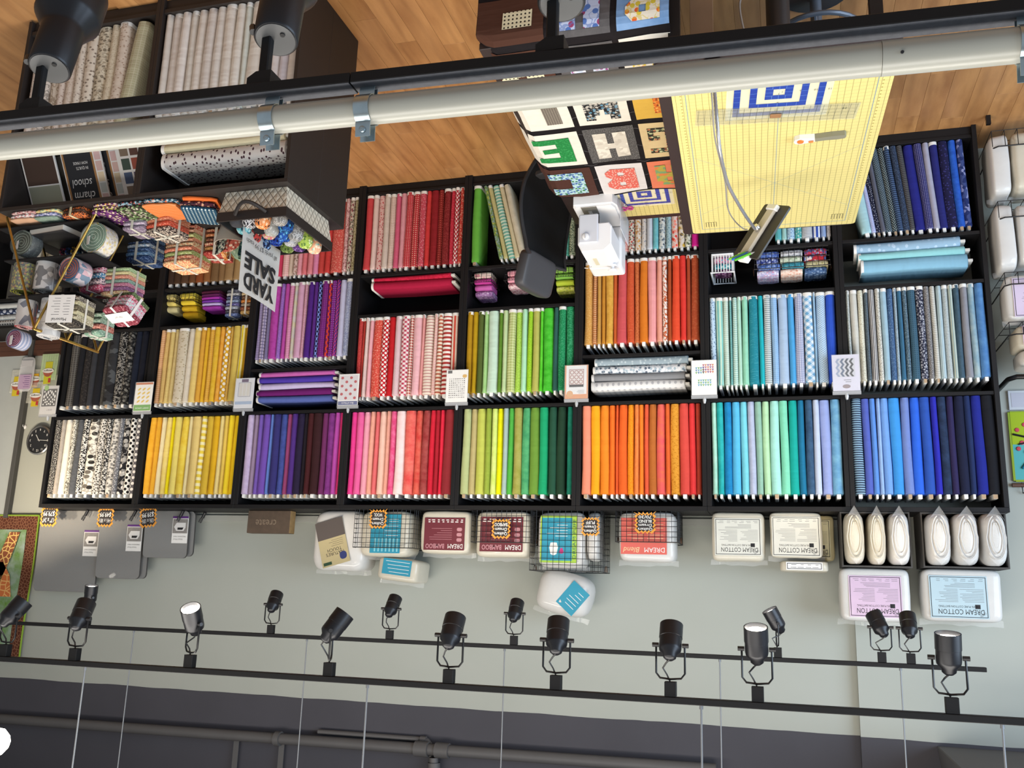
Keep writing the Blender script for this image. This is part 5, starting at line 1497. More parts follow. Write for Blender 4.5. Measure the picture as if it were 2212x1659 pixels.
bundle('coral and black-floral bundle behind the space-print pile', (4.03, -1.965, Z), [('c05c3c', 'floral', 'e0c0a0'), ('d07c5c', 'speck', 'e8b89c'), ('b84c38', 'speck', 'd88c74'), ('2c2426', 'floral', 'd0c0b0')], 0.15, 0.15, 0.026, 0.2)
bundle('navy and denim blue bundle tied with white ribbon', (4.30, -1.775, Z), [('2c3c5c', 'speck', '6c84ac'), ('4c6c94', 'speck', '8ca8c8'), ('1c2c4c', 'speck', '5c7498'), ('88a4c0', 'floral', 'd8dce0'), ('34507c', 'speck', '88a0c4'), ('5c80a8', 'speck', 'a8c0d4'), ('28406c', 'speck', '7890b8')], 0.13, 0.14, 0.022)
bundle('tall coral, peach and sage bundle tied with white ribbon', (4.03, -1.79, Z), [('c8604c', 'floral', 'e8c4a4'), ('e0a484', 'speck', 'f0d0b4'), ('a8ac6c', 'speck', 'd0d0a4'), ('d88c6c', 'speck', 'f0c4a8'), ('d8c8a0', 'floral', 'c07c5c'), ('c87458', 'speck', 'e8b098'), ('94a060', 'speck', 'c4c89c'), ('e4b494', 'floral', 'b85c44'), ('d07c5c', 'floral', 'f0d8a4')], 0.17, 0.16, 0.023, 0.1)
bundle('red and brown print bundle beside the tall coral bundle', (3.885, -1.735, Z), [('8c3828', 'floral', 'd8a47c'), ('b06840', 'speck', 'e0b48c'), ('5c3428', 'speck', 'a07858'), ('a84838', 'floral', 'e0c0a0'), ('c08c54', 'speck', '6c4828'), ('8c2c28', 'speck', 'c87c68')], 0.11, 0.13, 0.024, -0.2)
t = thing('cone_pot', 'cream fabric pot stuffed with orange and green cloth', 'pot', (3.72, -1.86, Z))
bm = B(); lathe(bm, [(0, 0), (0.06, 0), (0.062, 0.003), (0.092, 0.135), (0.089, 0.135), (0.060, 0.008), (0, 0.008)], 24); obj('pot_wall', bm, mat('cream_canvas', 'c8bcac', 0.85), t, True)
for k, (wd, pt, a, b_, c_) in enumerate([('orange print', 'floral', 'd0884c', 'e8d4a8', 'a85c34'), ('sage green print', 'speck', '7c947c', 'a8b8a0', None), ('teal green print', 'floral', '3c6c6c', '8cacA0'.lower(), '1c3c44'), ('coral print', 'floral', 'c86454', 'e8c8b0', '8c3c34'), ('dark floral', 'floral', '24282c', '8c9c8c', 'c0b8a8')]):
    folded('%s cloth sticking out of the cream pot' % wd, fab(pt, a, b_, 60, c_), (3.72+0.045*math.cos(k*1.256), -1.86+0.045*math.sin(k*1.256), Z+0.02), 0.016, 0.07, 0.17, (0.1*math.sin(k*1.256), 0.12*math.cos(k*1.256), k*1.256), 'cloth stuffed in the cream pot')
# brass wire rack with black shelves
t = thing('brass_rack', 'three-tier brass wire A-frame rack with black shelves on the island', 'rack', (4.57, -1.93, Z))
for y in (-0.215, 0.0, 0.215):
    bm = B(); tube(bm, [(-0.275, y, 0.004), (0.0, y, 0.595)], 0.006, 8); tube(bm, [(0.275, y, 0.004), (0.0, y, 0.595)], 0.006, 8); obj('leg_frame', bm, M['gold'], t, True)
bm = B(); tube(bm, [(0, -0.222, 0.597), (0, 0.222, 0.597)], 0.007, 8); obj('ridge_bar', bm, M['gold'], t, True)
for z, x0, x1 in ((0.060, -0.30, 0.33), (0.235, -0.27, 0.26), (0.425, -0.21, 0.20)):
    bm = B(); box(bm, x0, x1, -0.205, 0.205, z-0.008, z, bev=0.002); obj('shelf', bm, mat('matte_black_sheet', '161517', 0.75, spec=0.2), t)
def jelly(label, loc, r, h, axis, c1, c2, m_side=None, tagc=True, wrap=True):
    """rolled strips: spiral end towards local +z"""
    rot = {'cam': (PI/2, 0, 0), 'up': (0, 0, 0), 'side': (PI/2, 0, -PI/2+0.35)}[axis]
    t = thing('jelly_roll', label, 'fabric roll', loc, rot, 'rolled fabric strips on the brass rack')
    bm = B(); lathe(bm, [(0, 0), (r, 0), (r, h), (0, h)], 28); body = obj('rolled_strips', bm, m_side or fab('speck', c1, c2, 60), t, True, uvbox=False)
    me = body.data; uv = me.uv_layers.new(name='UVMap')
    for li, l in enumerate(me.loops):
        v = me.vertices[l.vertex_index].co; uv.data[li].uv = (math.atan2(v.y, v.x)*r, v.z)
    for off, c in ((0.0, c1), (PI, c2)):
        bm = B(); turns = 4.2; n = 70; pts = []
        for i in range(n+1):
            a = 2*PI*turns*i/n; q = 0.004+(r-0.008)*i/n; pts.append((q*math.cos(a+off), q*math.sin(a+off), h+0.0005))
        tube(bm, pts, (r-0.008)/turns/4.2, 5); obj('spiral_edge', bm, fab('solid', c), t, True)
    if tagc:
        bm = B(); box(bm, -0.018, 0.018, 0.0, 0.0012, -0.022, 0.022); obj('price_tag', bm, M['paper'], t, False, (r*0.35, r*0.2, h+0.004), (PI/2, 0.4, 0))
    if wrap:
        bm = B(); lathe(bm, [(r+0.002, -0.002), (r+0.002, h+0.003)], 24); obj('plastic_sleeve', bm, WRAPC, t, True)
    return t
jelly('grey and sage rolled strips facing out, on the lowest rack shelf', (4.775, -2.03, Z+0.061+0.066), 0.065, 0.07, 'cam', '5c6058', '8c9488')
jelly('large mint green rolled strips facing out, on the lowest rack shelf', (4.335, -2.03, Z+0.061+0.078), 0.077, 0.08, 'cam', 'a4b8a8', '7c9484', fab('floral', 'd0ccc4', 'a8a0a0', 50, 'c8b46c'))
jelly('mauve rolled strips beside the large mint roll', (4.44, -1.90, Z+0.061+0.055), 0.055, 0.07, 'cam', '8c7484', '4c3c48')
jelly('coral and navy rolled strips facing out, on the middle rack shelf', (4.435, -2.04, Z+0.236+0.062), 0.061, 0.085, 'cam', 'b0685c', '54607c', fab('cells', 'd8a8b0', '3c6c8c', 30, 'e0d0d0'))
jelly('neon-diamond black strips roll standing on the middle rack shelf', (4.76, -2.06, Z+0.236), 0.056, 0.14, 'up', '2c2a2c', 'a8a83c', fab('floral', '2c2a2e', 'c07c3c', 60, 'b4b838'))
jelly('white-wrapped strips roll standing on the middle rack shelf', (4.63, -2.06, Z+0.236), 0.052, 0.14, 'up', 'c8c4bc', '8c8884', fab('cells', 'd4d0cc', '8c8884', 40, '4c4a4c'))
jelly('red and white strips roll standing on the highest rack shelf', (4.715, -2.06, Z+0.426), 0.045, 0.13, 'up', 'c0403c', 'd8d4d4', fab('cells', 'd8d4d4', 'b03c44', 24, '4c506c'))
for k in range(3): jelly('silver-white strips roll, %s of three piled on the highest rack shelf' % ['lowest', 'middle', 'highest'][k], (4.575, -2.05, Z+0.426+0.062*k), 0.052, 0.060, 'up', 'd4d2d0', 'b0aeac', fab('cells', 'dcdad8', 'b8b6b4', 30, 'c8c6c4'), wrap=False)
jelly('plum and blue rolled strips in plastic on the ridge of the rack', (4.665, -2.10, Z+0.645), 0.045, 0.06, 'cam', '7c3c54', 'a48494', fab('sth', '5c6c94', 'a8a4b4', 50))
t = thing('craft_book', 'white craft book lying on the lowest rack shelf', 'book', (4.615, -2.02, Z+0.0615), (0, 0, 0.12))
bm = B(); box(bm, -0.115, 0.115, -0.09, 0.09, 0, 0.028, bev=0.001); obj('page_block', bm, mat('page_edges', 'e0dad0', 0.8), t)
bm = B(); box(bm, -0.118, 0.118, -0.093, 0.093, 0.0285, 0.031); obj('cover', bm, mat('book_cover_charcoal', '3c3a3c', 0.5), t)
for k, c in enumerate(('c44c68', '3c5c9c', 'd8a43c', '2c6c8c', '24242c', 'b8341c')):
    folded('%s strip set packed behind the craft book' % ['pink', 'blue', 'gold', 'teal', 'black', 'red'][k], fab('floral', c, 'e0d8cc', 60, '2c2c34'), (4.70-0.035*k, -1.86, Z+0.0615), 0.03, 0.13, 0.10, grp='strip sets on the brass rack')
bundle('pink chain-print bundle with a paper tag on the middle rack shelf', (4.435, -1.985+0.07, Z+0.236), [('d8b8bc', 'floral', 'b03c5c'), ('3c7ca0', 'floral', 'e0dce0'), ('e0c4c4', 'floral', '4c4c5c'), ('c04c6c', 'speck', 'e8c8cc')], 0.14, 0.13, 0.03, 0.2)
bundle('pastel striped bundle hanging past the end of the middle rack shelf', (4.32, -1.88, Z+0.236), [('a4c08c', 'speck', 'd8e0c4'), ('d8cc94', 'speck', 'ece4c0'), ('d88c74', 'speck', 'f0c8b4'), ('88a898', 'speck', 'b8ccc0'), ('c87c94', 'speck', 'e4b8c4'), ('8c5c84', 'speck', 'c09cb8'), ('e0d4a8', 'floral', 'c08c6c')], 0.15, 0.15, 0.02)
b_, z_ = bundle('pink and green floral cuts wrapped in a paper band, tilted on its side', (4.245, -1.90, Z+0.40), [('4c5c3c', 'speck', '8c9c74'), ('d8a4ac', 'floral', 'a83c54'), ('b8d0d0', 'floral', 'd07c94'), ('c0d4d0', 'floral', 'd88ca0'), ('7c2c3c', 'speck', 'c88c94')], 0.15, 0.13, 0.022, 0.2, 'e4e0dc', rx=0.5)
bm = B(); box(bm, -0.078, 0.078, -0.03, 0.03, z_+0.004, z_+0.006); obj('paper_band', bm, M['paper'], b_)
b_, z_ = bundle('cream and black cuts with a printed Material list card, at the rack ridge', (4.43, -2.08, Z+0.44), [('3c3430', 'squig', 'b0a898'), ('b0a884', 'speck', 'd8d0b4'), ('5c5444', 'speck', '9c9478'), ('d0c8a4', 'speck', 'a89c74'), ('8c8464', 'squig', 'd0c8b0'), ('2c2824', 'speck', '7c7468')], 0.15, 0.16, 0.024, -0.15, 'dcd8cc', rx=0.0)
s_ = sheet(b_, 0.0, z_/2+0.0, 0.135, z_*0.95, -0.0855, M['paper']); text('Material', 0.02, M['ink'], s_, (0, -0.0012, z_*0.36), width=0.075)
fine_print(s_, -0.05, 0.05, -z_*0.4, z_*0.25, -0.0009, 7, mat('label_grey_ink', '6c6c6c', 0.7, var=0), 0.0016, 3, 2)
bundle('sea-green ruffled bundle between the rack legs', (4.50, -1.80, Z+0.426), [('8cac94', 'floral', 'd0dccc'), ('a4b8a4', 'speck', '6c8c78'), ('c88c7c', 'floral', '8c4c44'), ('7c9c88', 'speck', 'b8c8b4')], 0.09, 0.12, 0.03)
# ================================================================ cutting table
BRN = mat('dark_brown_top', '2c2020', 0.5, var=0.08)
def grid_mat(name, base, line):
    T = NT(name, 0.55, spec=0.4); uv = T.coord('UV'); sx = T.n('ShaderNodeSeparateXYZ'); T.l(uv, sx.inputs[0])
    def ln(o, s, wd): return T.math('LESS_THAN', T.math('ABSOLUTE', T.math('SUBTRACT', T.math('FRACT', T.math('MULTIPLY', o, s)), 0.5)), wd)
    f = T.math('MAXIMUM', ln(sx.outputs[0], 39.37, 0.045), T.math('MULTIPLY', ln(sx.outputs[1], 39.37, 0.03), 0.7))
    n1 = T.noise(uv, 5, 3)
    T.color(T.mix(T.math('MULTIPLY', f, 0.75), T.mix(n1, lin(base), tuple(x*0.93 for x in lin(base)[:3])+(1,)), lin(line))); return T.m
YMAT = grid_mat('cutting_mat_print', 'e8d88c', '8c7c48')
BLUEINK = mat('mat_blue_ink', '7c98a8', 0.6, var=0)
TZ = 0.905
RT = -0.035
t = thing('cutting_table', 'tall dark cutting table topped by a large yellow gridded mat', 'table', (1.165, -1.665, 0), (0, 0, RT))
bm = B(); prism(bm, rrect(0.865, 1.67, 0.035, 5), 0.028, Matrix.Translation((0.012, 0, TZ-0.028))); obj('table_top', bm, BRN, t)
bm = B(); box(bm, -0.36, 0.38, -0.75, 0.75, TZ-0.10, TZ-0.0285); obj('apron', bm, BRN, t)
for sx in (-1, 1):
    for sy in (-1, 1):
        bm = B(); box(bm, sx*0.36+0.012-0.022, sx*0.36+0.012+0.022, sy*0.73-0.022, sy*0.73+0.022, 0.0, TZ-0.1005); obj('leg', bm, M['black'], t)
t = thing('cutting_mat', 'large yellow cutting mat with black grid lines on the tall table', 'cutting mat', (1.153, -1.655, TZ+0.0005), (0, 0, RT))
bm = B(); prism(bm, rrect(0.815, 1.62, 0.02, 4), 0.003); obj('mat_sheet', bm, YMAT, t, uvbox=True)
bm = B()
for s in (-1, 1): box(bm, s*0.355-0.0015, s*0.355+0.0015, -0.76, 0.76, 0.0031, 0.0036)
for s in (-1, 1): box(bm, -0.3535, 0.3535, s*0.76-0.0015, s*0.76+0.0015, 0.0031, 0.0036)
box(bm, -0.0012, 0.0012, -0.75, 0.75, 0.0031, 0.0036)
for a in (0.55, -0.55):
    c, s_ = math.cos(a), math.sin(a)
    vs = box(bm, -0.6, 0.6, -0.0006, 0.0006, 0.0031, 0.0035, Matrix.Translation((0, 0.25, 0)) @ Matrix.Rotation(a, 4, 'Z'))
    for v in vs: v.co.x = max(-0.35, min(0.35, v.co.x))
obj('printed_guide_lines', bm, BLUEINK, t)
bm = B()
for s in (-1, 1):
    for i in range(60): box(bm, s*0.374-0.003, s*0.374+0.003, -0.755+i*0.0254, -0.755+i*0.0254+0.006, 0.0031, 0.0035)
obj('printed_numbers', bm, mat('mat_number_ink', 'a4944c', 0.7, var=0), t)
for sx, sy in ((-0.31, 0.70), (0.31, 0.70)):
    bm = B(); box(bm, sx-0.03, sx+0.026, sy-0.031, sy-0.029, 0.0031, 0.0036)
    for i in range(5): box(bm, sx-0.03+i*0.013, sx-0.03+i*0.013+0.003, sy-0.03, sy+0.03, 0.0031, 0.0036)
    obj('printed_bars', bm, mat('mat_dark_ink', '5c5434', 0.7, var=0), t)
RULB = mat('ruler_blue', '1f3ea0', 0.35, coat=0.3); RULC = clear('ruler_acrylic', (0.93, 0.93, 0.78, 1), 0.35, 0.05); RULI = mat('ruler_ink', '4c4c40', 0.6, var=0)
def square_ruler(label, loc, rz, L=0.394):
    t = thing('square_ruler', label, 'ruler', loc, (0, 0, rz))
    bm = B(); box(bm, -L/2, L/2, -L/2, L/2, 0, 0.0025); obj('acrylic_plate', bm, RULC, t)
    for q, wd in ((0.43, 0.065), (0.275, 0.068), (0.13, 0.075)):
        bm = B(); a = q*L; b = (q-wd)*L
        for (x0, x1, y0, y1) in ((-a, a, b, a), (-a, a, -a, -b), (-a, -b, -b, b), (b, a, -b, b)): box(bm, x0, x1, y0, y1, 0.0027, 0.0031)
        o = obj('blue_square_band', bm, RULB, t)
        bm = B()
        n = max(4, int(q*22))
        for i in range(1, n):
            x = -a+2*a*i/n
            for s in (-1, 1):
                box(bm, x-0.0006, x+0.0006, min(s*a, s*b), max(s*a, s*b), 0.0032, 0.0034); box(bm, min(s*a, s*b), max(s*a, s*b), x-0.0006, x+0.0006, 0.0032, 0.0034)
        obj('inch_marks', bm, mat('ruler_pale_ink', '6c94d8', 0.6, var=0), o)
    for i, q in enumerate((0.475, 0.345, 0.20, 0.03)):
        text(str([12, 10, 6, 1][i]), 0.016, RULI, t, (0, q*L, 0.003), rot=(0, 0, 0)); text(str([12, 10, 6, 1][i]), 0.016, RULI, t, (-q*L, 0, 0.003), rot=(0, 0, 0))
    text('Laura', 0.030, RULI, t, (0.44*L, -0.2*L, 0.003), rot=(0, 0, PI/2), shear=0.2, width=0.06)
    return t
square_ruler('square acrylic ruler with blue bands on the large yellow mat', (1.135, -2.22, TZ+0.004), -0.09)
t = thing('long_ruler', 'long clear acrylic ruler lying across the square ruler', 'ruler', (1.150, -2.054, TZ+0.0085), (0, 0, -0.127))
bm = B(); box(bm, -0.315, 0.315, -0.062, 0.062, 0, 0.0028); obj('acrylic_plate', bm, clear('ruler_acrylic_grey', (0.55, 0.55, 0.42, 1), 0.20, 0.05), t)
bm = B()
for i in range(25): box(bm, -0.305+i*0.0254-0.0005, -0.305+i*0.0254+0.0005, -0.06, 0.06 if i % 2 else 0.02, 0.0029, 0.0031)
for j in range(5): box(bm, -0.31, 0.31, -0.0508+j*0.0254-0.0005, -0.0508+j*0.0254+0.0005, 0.0029, 0.0031)
obj('inch_grid', bm, RULI, t)
text('24', 0.02, RULI, t, (-0.26, -0.03, 0.0032), rot=(0, 0, 0))
bm = B(); box(bm, -0.022, 0.022, -0.014, 0.014, 0.0033, 0.009, bev=0.002); obj('finger_tab', bm, mat('tan_tab', '9c7048', 0.7), t)
t = thing('rotary_cutter', 'white and grey rotary cutter with orange button on the mat', 'cutter', (0.975, -1.835, TZ+0.0042), (0, 0, 0.05))
bm = B(); prism(bm, [(0.105, 0.0), (0.10, 0.018), (0.08, 0.026), (0.05, 0.022), (0.02, 0.016), (0.02, -0.016), (0.05, -0.020), (0.08, -0.024), (0.10, -0.016)], 0.02); obj('blade_guard', bm, M['white'], t)
bm = B(); prism(bm, [(0.0195, -0.014), (0.0195, 0.014), (-0.02, 0.013), (-0.07, 0.018), (-0.098, 0.015), (-0.104, 0.0), (-0.098, -0.013), (-0.05, -0.016)], 0.022); obj('grip', bm, mat('cutter_grey', '8c8874', 0.6), t)
bm = B(); lathe(bm, [(0, 0.0205), (0.014, 0.0205), (0.013, 0.0245), (0, 0.025)], 16, Matrix.Translation((0.078, 0.0, 0))); obj('blade_button', bm, mat('orange_plastic', 'e07c2c', 0.4), t, True)
bm = B(); box(bm, 0.026, 0.046, 0.002, 0.013, 0.0205, 0.026, bev=0.002); obj('lock_slider', bm, mat('orange_plastic', 'e07c2c', 0.4), t)
# tablet on a gooseneck clamp
t = thing('tablet_stand', 'tablet held by a silver gooseneck arm over the yellow mat', 'tablet stand', (1.366, -2.44, TZ+0.001))
o = Vector((1.366, -2.44, TZ+0.001))
bm = B(); box(bm, -0.03, 0.03, -0.07, 0.03, 0.004, 0.03, bev=0.004); obj('clamp', bm, M['blackp'], t)
pts = [(1.366, -2.43, 0.94), (1.364, -2.42, 1.00), (1.359, -2.399, 1.10), (1.354, -2.318, 1.19), (1.338, -2.16, 1.24), (1.307, -1.977, 1.25), (1.275, -1.78, 1.24), (1.252, -1.63, 1.222)]
def smooth_path(p, n=6):
    p = [Vector(q) for q in p]; out = []
    for i in range(len(p)-1):
        a, b, c, d = p[max(i-1, 0)], p[i], p[i+1], p[min(i+2, len(p)-1)]
        for k in range(n):
            s = k/n; out.append(0.5*((2*b)+(-a+c)*s+(2*a-5*b+4*c-d)*s*s+(-a+3*b-3*c+d)*s**3))
    out.append(p[-1]); return out
bm = B(); sp = smooth_path(pts, 14); tube(bm, [q-o for q in sp], [0.0075 if i % 2 else 0.0062 for i in range(len(sp))], 10); obj('gooseneck', bm, mat('gooseneck_silver', 'a8a8ac', 0.3, 0.6), t, True)
Lx = Vector((-0.5393, -0.0414, -0.8411)).normalized(); Pp = Vector((-0.7948, 0.3549, 0.4922)); Ff = Vector((0.2781, 0.934, -0.2243))
Wd = (Pp*0.42-Ff*0.90); Wd = -(Wd-Lx*Wd.dot(Lx)).normalized(); Nn = Lx.cross(Wd).normalized()
cen = Vector((1.222, -1.52, 1.195))
TM = Matrix(((Lx.x, Wd.x, Nn.x, cen.x-o.x), (Lx.y, Wd.y, Nn.y, cen.y-o.y), (Lx.z, Wd.z, Nn.z, cen.z-o.z), (0, 0, 0, 1)))
def loc_obj(name, bm, m, sm=False):
    q = obj(name, bm, m, t, sm); q.matrix_local = TM; return q
bm = B(); prism(bm, rrect(0.275, 0.185, 0.012, 4), 0.009); tb = loc_obj('tablet_body', bm, mat('tablet_black', '33302c', 0.5))
bm = B(); prism(bm, rrect(0.262, 0.172, 0.006, 3), 0.0008, Matrix.Translation((0, 0, -0.0009))); s_ = obj('tablet_screen', bm, mat('tablet_glass', '16171a', 0.08, coat=1.0), tb)
bm = B(); box(bm, -0.15, 0.12, -0.028, 0.028, 0.0095, 0.028, bev=0.006); loc_obj('holder_arm', bm, mat('holder_white', 'cfc8bf', 0.45))
bm = B(); box(bm, -0.162, -0.13, -0.034, 0.034, -0.006, 0.030, bev=0.004); loc_obj('holder_jaw', bm, M['white'])
bm = B(); box(bm, 0.100, 0.128, -0.034, 0.034, 0.0095, 0.034, bev=0.004); loc_obj('holder_spring', bm, M['white'])
bm = B(); lathe(bm, [(0, 0.028), (0.016, 0.028), (0.018, 0.036), (0.012, 0.05), (0, 0.052)], 16); loc_obj('ball_joint', bm, M['chrome'], True)
for k, (c, dx) in enumerate((('2c74c8', 0.0), ('7cc83c', 0.022), ('5cb83c', -0.022))):
    pe = thing('ballpoint_pen', '%s pen clipped to the tablet holder' % ['blue', 'lime green', 'grass green'][k], 'pen', tuple(cen+Lx*(-0.155)+Wd*(dx)+Nn*0.036), (0, 0, 0))
    d0 = (Wd*0.75+Lx*(-0.55)+Nn*0.1).normalized()
    bm = B(); tube(bm, [-d0*0.05, d0*0.035], 0.0058, 8); obj('pen_barrel', bm, mat('pen_'+c, c, 0.3), pe, True)
    bm = B(); tube(bm, [-d0*0.05, -d0*0.066], [0.0055, 0.0015], 8); obj('pen_tip', bm, mat('pen_tip_grey', '8c8c8c', 0.4), pe, True)
bm = B(); tube(bm, [q-Vector((1.378, -2.44, 0.93)) for q in smooth_path([(1.378, -2.44, 0.925), (1.376, -2.38, 1.02), (1.376, -2.259, 1.10), (1.358, -1.98, 1.14), (1.362, -1.72, 1.15), (1.345, -1.50, 1.12), (1.31, -1.42, 1.13), (1.29, -1.43, 1.14)], 8)], 0.0032, 6)
tag(obj('charging_cable', bm, mat('cable_grey', '8c8884', 0.5), None, True, (1.378, -2.44, 0.93)), 'thin grey charging cable hanging beside the gooseneck arm', 'cable')
# what stands under the cutting table
t = thing('pedestal_column', 'black round column under the cutting table', 'column', (1.125, -1.86, 0))
bm = B(); lathe(bm, [(0, 0), (0.13, 0), (0.13, 0.012), (0.05, 0.016), (0.05, TZ-0.102), (0, TZ-0.102)], 24); obj('column_tube', bm, mat('column_black', '2a2829', 0.4), t, True)
t = thing('drafting_stool', 'drafting stool with grey foot ring under the cutting table', 'stool', (0.95, -1.52, 0))
bm = B(); lathe(bm, [(0, 0.0), (0.16, 0.0), (0.165, 0.01), (0.05, 0.035), (0.03, 0.05), (0, 0.05)], 28); obj('round_base', bm, M['blackp'], t, True)
bm = B(); cyl(bm, (0, 0, 0.045), (0, 0, 0.60), 0.026, seg=16); obj('gas_column', bm, mat('stool_grey', '6c7480', 0.35, 0.4), t, True)
bm = B(); tube(bm, [(0.20*math.cos(a), 0.20*math.sin(a), 0.26) for a in [2*PI*k/28 for k in range(28)]], 0.012, 8, True); obj('foot_ring', bm, mat('stool_grey', '6c7480', 0.35, 0.4), t, True)
for k in range(3):
    a = 0.6+2*PI*k/3; bm = B(); tube(bm, [(0.024*math.cos(a), 0.024*math.sin(a), 0.30), (0.192*math.cos(a), 0.192*math.sin(a), 0.262)], 0.008, 6); obj('ring_spoke', bm, mat('stool_grey', '6c7480', 0.35, 0.4), t)
bm = B(); lathe(bm, [(0, 0.60), (0.17, 0.60), (0.18, 0.62), (0.17, 0.655), (0, 0.66)], 28); obj('seat', bm, M['blackp'], t, True)
bm = B(); box(bm, -0.045, 0.045, -0.006, 0.006, 0, 0.72, bev=0.001)
tag(obj('cardboard_panel', bm, mat('cardboard', '8a6c50', 0.85, var=0.1), None, False, (1.42, -2.27, 0.0), (-0.02, 0, 0.0)), 'narrow upright cardboard strip between the two tables', 'cardboard')
bm = B(); tube(bm, [q for q in smooth_path([(0, 0, 0.62), (0.03, 0.1, 0.35), (-0.02, 0.25, 0.12), (0.06, 0.4, 0.01), (-0.1, 0.5, 0.008), (-0.2, 0.42, 0.008)], 7)], 0.005, 6)
tag(obj('power_cord', bm, mat('cord_grey', 'a09c98', 0.5), None, True, (1.25, -2.1, 0.0)), 'pale power cord trailing under the cutting table', 'cord')

# ================================================================ sewing table, machine, quilt and chair
SZ = 0.715
t = thing('sewing_table', 'low dark brown sewing table with the letter quilt spread over it', 'table', (1.935, -1.56, 0))
bm = B(); box(bm, -0.325, 0.34, -0.905, 0.90, SZ-0.03, SZ, bev=0.002); obj('table_top', bm, BRN, t)
for sx in (-1, 1):
    for sy in (-1, 1):
        bm = B(); box(bm, sx*0.265-0.025-0.015, sx*0.265+0.025-0.015, sy*0.86-0.025, sy*0.86+0.025, 0.0, SZ-0.0305); obj('leg', bm, M['black'], t)
t = thing('cutting_mat', 'smaller yellow cutting mat beside the sewing machine', 'cutting mat', (1.815, -0.915, SZ+0.0005), (0, 0, -0.03))
bm = B(); box(bm, -0.205, 0.205, -0.20, 0.20, 0, 0.0025); obj('mat_sheet', bm, YMAT, t, uvbox=True)
square_ruler('square acrylic ruler with blue bands under the pink scissors', (1.83, -1.00, SZ+0.0033), -0.03, 0.30)
t = thing('scissors', 'scissors with bright pink handles beside the sewing machine', 'scissors', (1.955, -0.90, SZ+0.007), (0, 0, PI+0.15))
for s in (-1, 1):
    bm = B(); tube(bm, [(s*0.018+0.014*math.cos(a), -0.055+0.019*math.sin(a), 0.003) for a in [2*PI*k/14 for k in range(14)]], 0.005, 6, True); obj('pink_handle', bm, mat('pink_plastic', 'd0489c', 0.35), t, True)
    bm = B(); prism(bm, [(s*0.012, -0.04), (s*0.016, -0.035), (-s*0.004, 0.10), (-s*0.006, 0.02)], 0.0015, Matrix.Translation((0, 0, 0.001 if s < 0 else 0.0028))); obj('blade', bm, M['chrome'], t)
bm = B(); lathe(bm, [(0, 0.0045), (0.004, 0.0045), (0.004, 0.0065), (0, 0.0068)], 10, Matrix.Translation((0, -0.005, 0))); obj('pivot', bm, M['chrome'], t)
# sewing machine, needle end towards the photographer
t = thing('sewing_machine', 'white sewing machine standing at the end of the sewing table', 'sewing machine', (2.09, -0.82, SZ+0.001))
WM = mat('machine_white', 'f0f0f2', 0.35, var=0.01); WG = mat('machine_grey_white', 'd2d4dc', 0.4, var=0.01)
bm = B(); prism(bm, [(-0.10, -0.245), (0.11, -0.245), (0.118, -0.21), (0.118, 0.19), (0.105, 0.205), (-0.10, 0.205), (-0.118, 0.18), (-0.118, -0.20)], 0.072)
bmesh.ops.bevel(bm, geom=[e for e in bm.edges if abs(e.verts[0].co.z-e.verts[1].co.z) < 0.001 and e.verts[0].co.z > 0.05], offset=0.012, segments=2, affect='EDGES'); obj('machine_bed', bm, WM, t)
bm = B(); box(bm, -0.012, 0.072, -0.235, -0.13, 0.0725, 0.0755, bev=0.001); obj('needle_plate', bm, mat('needle_plate_grey', '8c8880', 0.3, 0.5), t)
bm = B(); box(bm, -0.10, 0.085, 0.055, 0.20, 0.0725, 0.315, bev=0.014, seg=2); obj('pillar', bm, WM, t)
bm = B(); prism(bm, [(-0.09, 0.175), (-0.075, 0.155), (0.075, 0.155), (0.092, 0.175), (0.092, 0.27), (0.07, 0.315), (-0.05, 0.315), (-0.09, 0.28)], 0.258, Matrix.Translation((0, 0.054, 0)) @ Matrix.Rotation(PI/2, 4, 'X'))
bmesh.ops.bevel(bm, geom=[e for e in bm.edges if abs(e.verts[0].co.y-e.verts[1].co.y) < 0.001], offset=0.006, segments=1, affect='EDGES'); obj('arm', bm, WM, t)
bm = B(); box(bm, -0.02, 0.085, -0.2165, -0.205, 0.105, 0.27, bev=0.006); obj('face_cover', bm, WG, t)
bm = B(); box(bm, 0.005, 0.052, -0.195, -0.15, 0.12, 0.154, bev=0.003); obj('needle_head', bm, WG, t)
bm = B(); cyl(bm, (0.03, -0.172, 0.074), (0.03, -0.172, 0.119), 0.003, seg=8); obj('needle_bar', bm, M['chrome'], t)
bm = B(); box(bm, 0.02, 0.04, -0.19, -0.16, 0.076, 0.081); obj('presser_foot', bm, M['chrome'], t)
bm = B(); box(bm, -0.016, 0.0, -0.185, -0.15, 0.09, 0.15, bev=0.004); obj('threader_lever', bm, M['blackp'], t)
bm = B(); lathe(bm, [(0, 0), (0.018, 0), (0.018, 0.008), (0.015, 0.010), (0, 0.010)], 18, Matrix.Translation((0.045, -0.217, 0.235)) @ Matrix.Rotation(PI/2, 4, 'X')); o2 = obj('pressure_dial', bm, WM, t, True)
bm = B(); box(bm, -0.0025, 0.0025, -0.013, 0.013, 0.0, 0.003); obj('dial_slot', bm, WG, o2, False, (0.045, -0.2275, 0.235), (PI/2, 0, 0.5))
bm = B(); box(bm, 0.01, 0.03, -0.10, -0.0, 0.3152, 0.318); obj('bobbin_groove', bm, mat('machine_cream', 'd8d0b4', 0.5), t)
bm = B(); lathe(bm, [(0, 0), (0.024, 0), (0.024, 0.005), (0.010, 0.008), (0.010, 0.028), (0.026, 0.03), (0.026, 0.036), (0, 0.038)], 20, Matrix.Translation((-0.055, 0.03, 0.312))); obj('spool_cap', bm, WM, t, True)
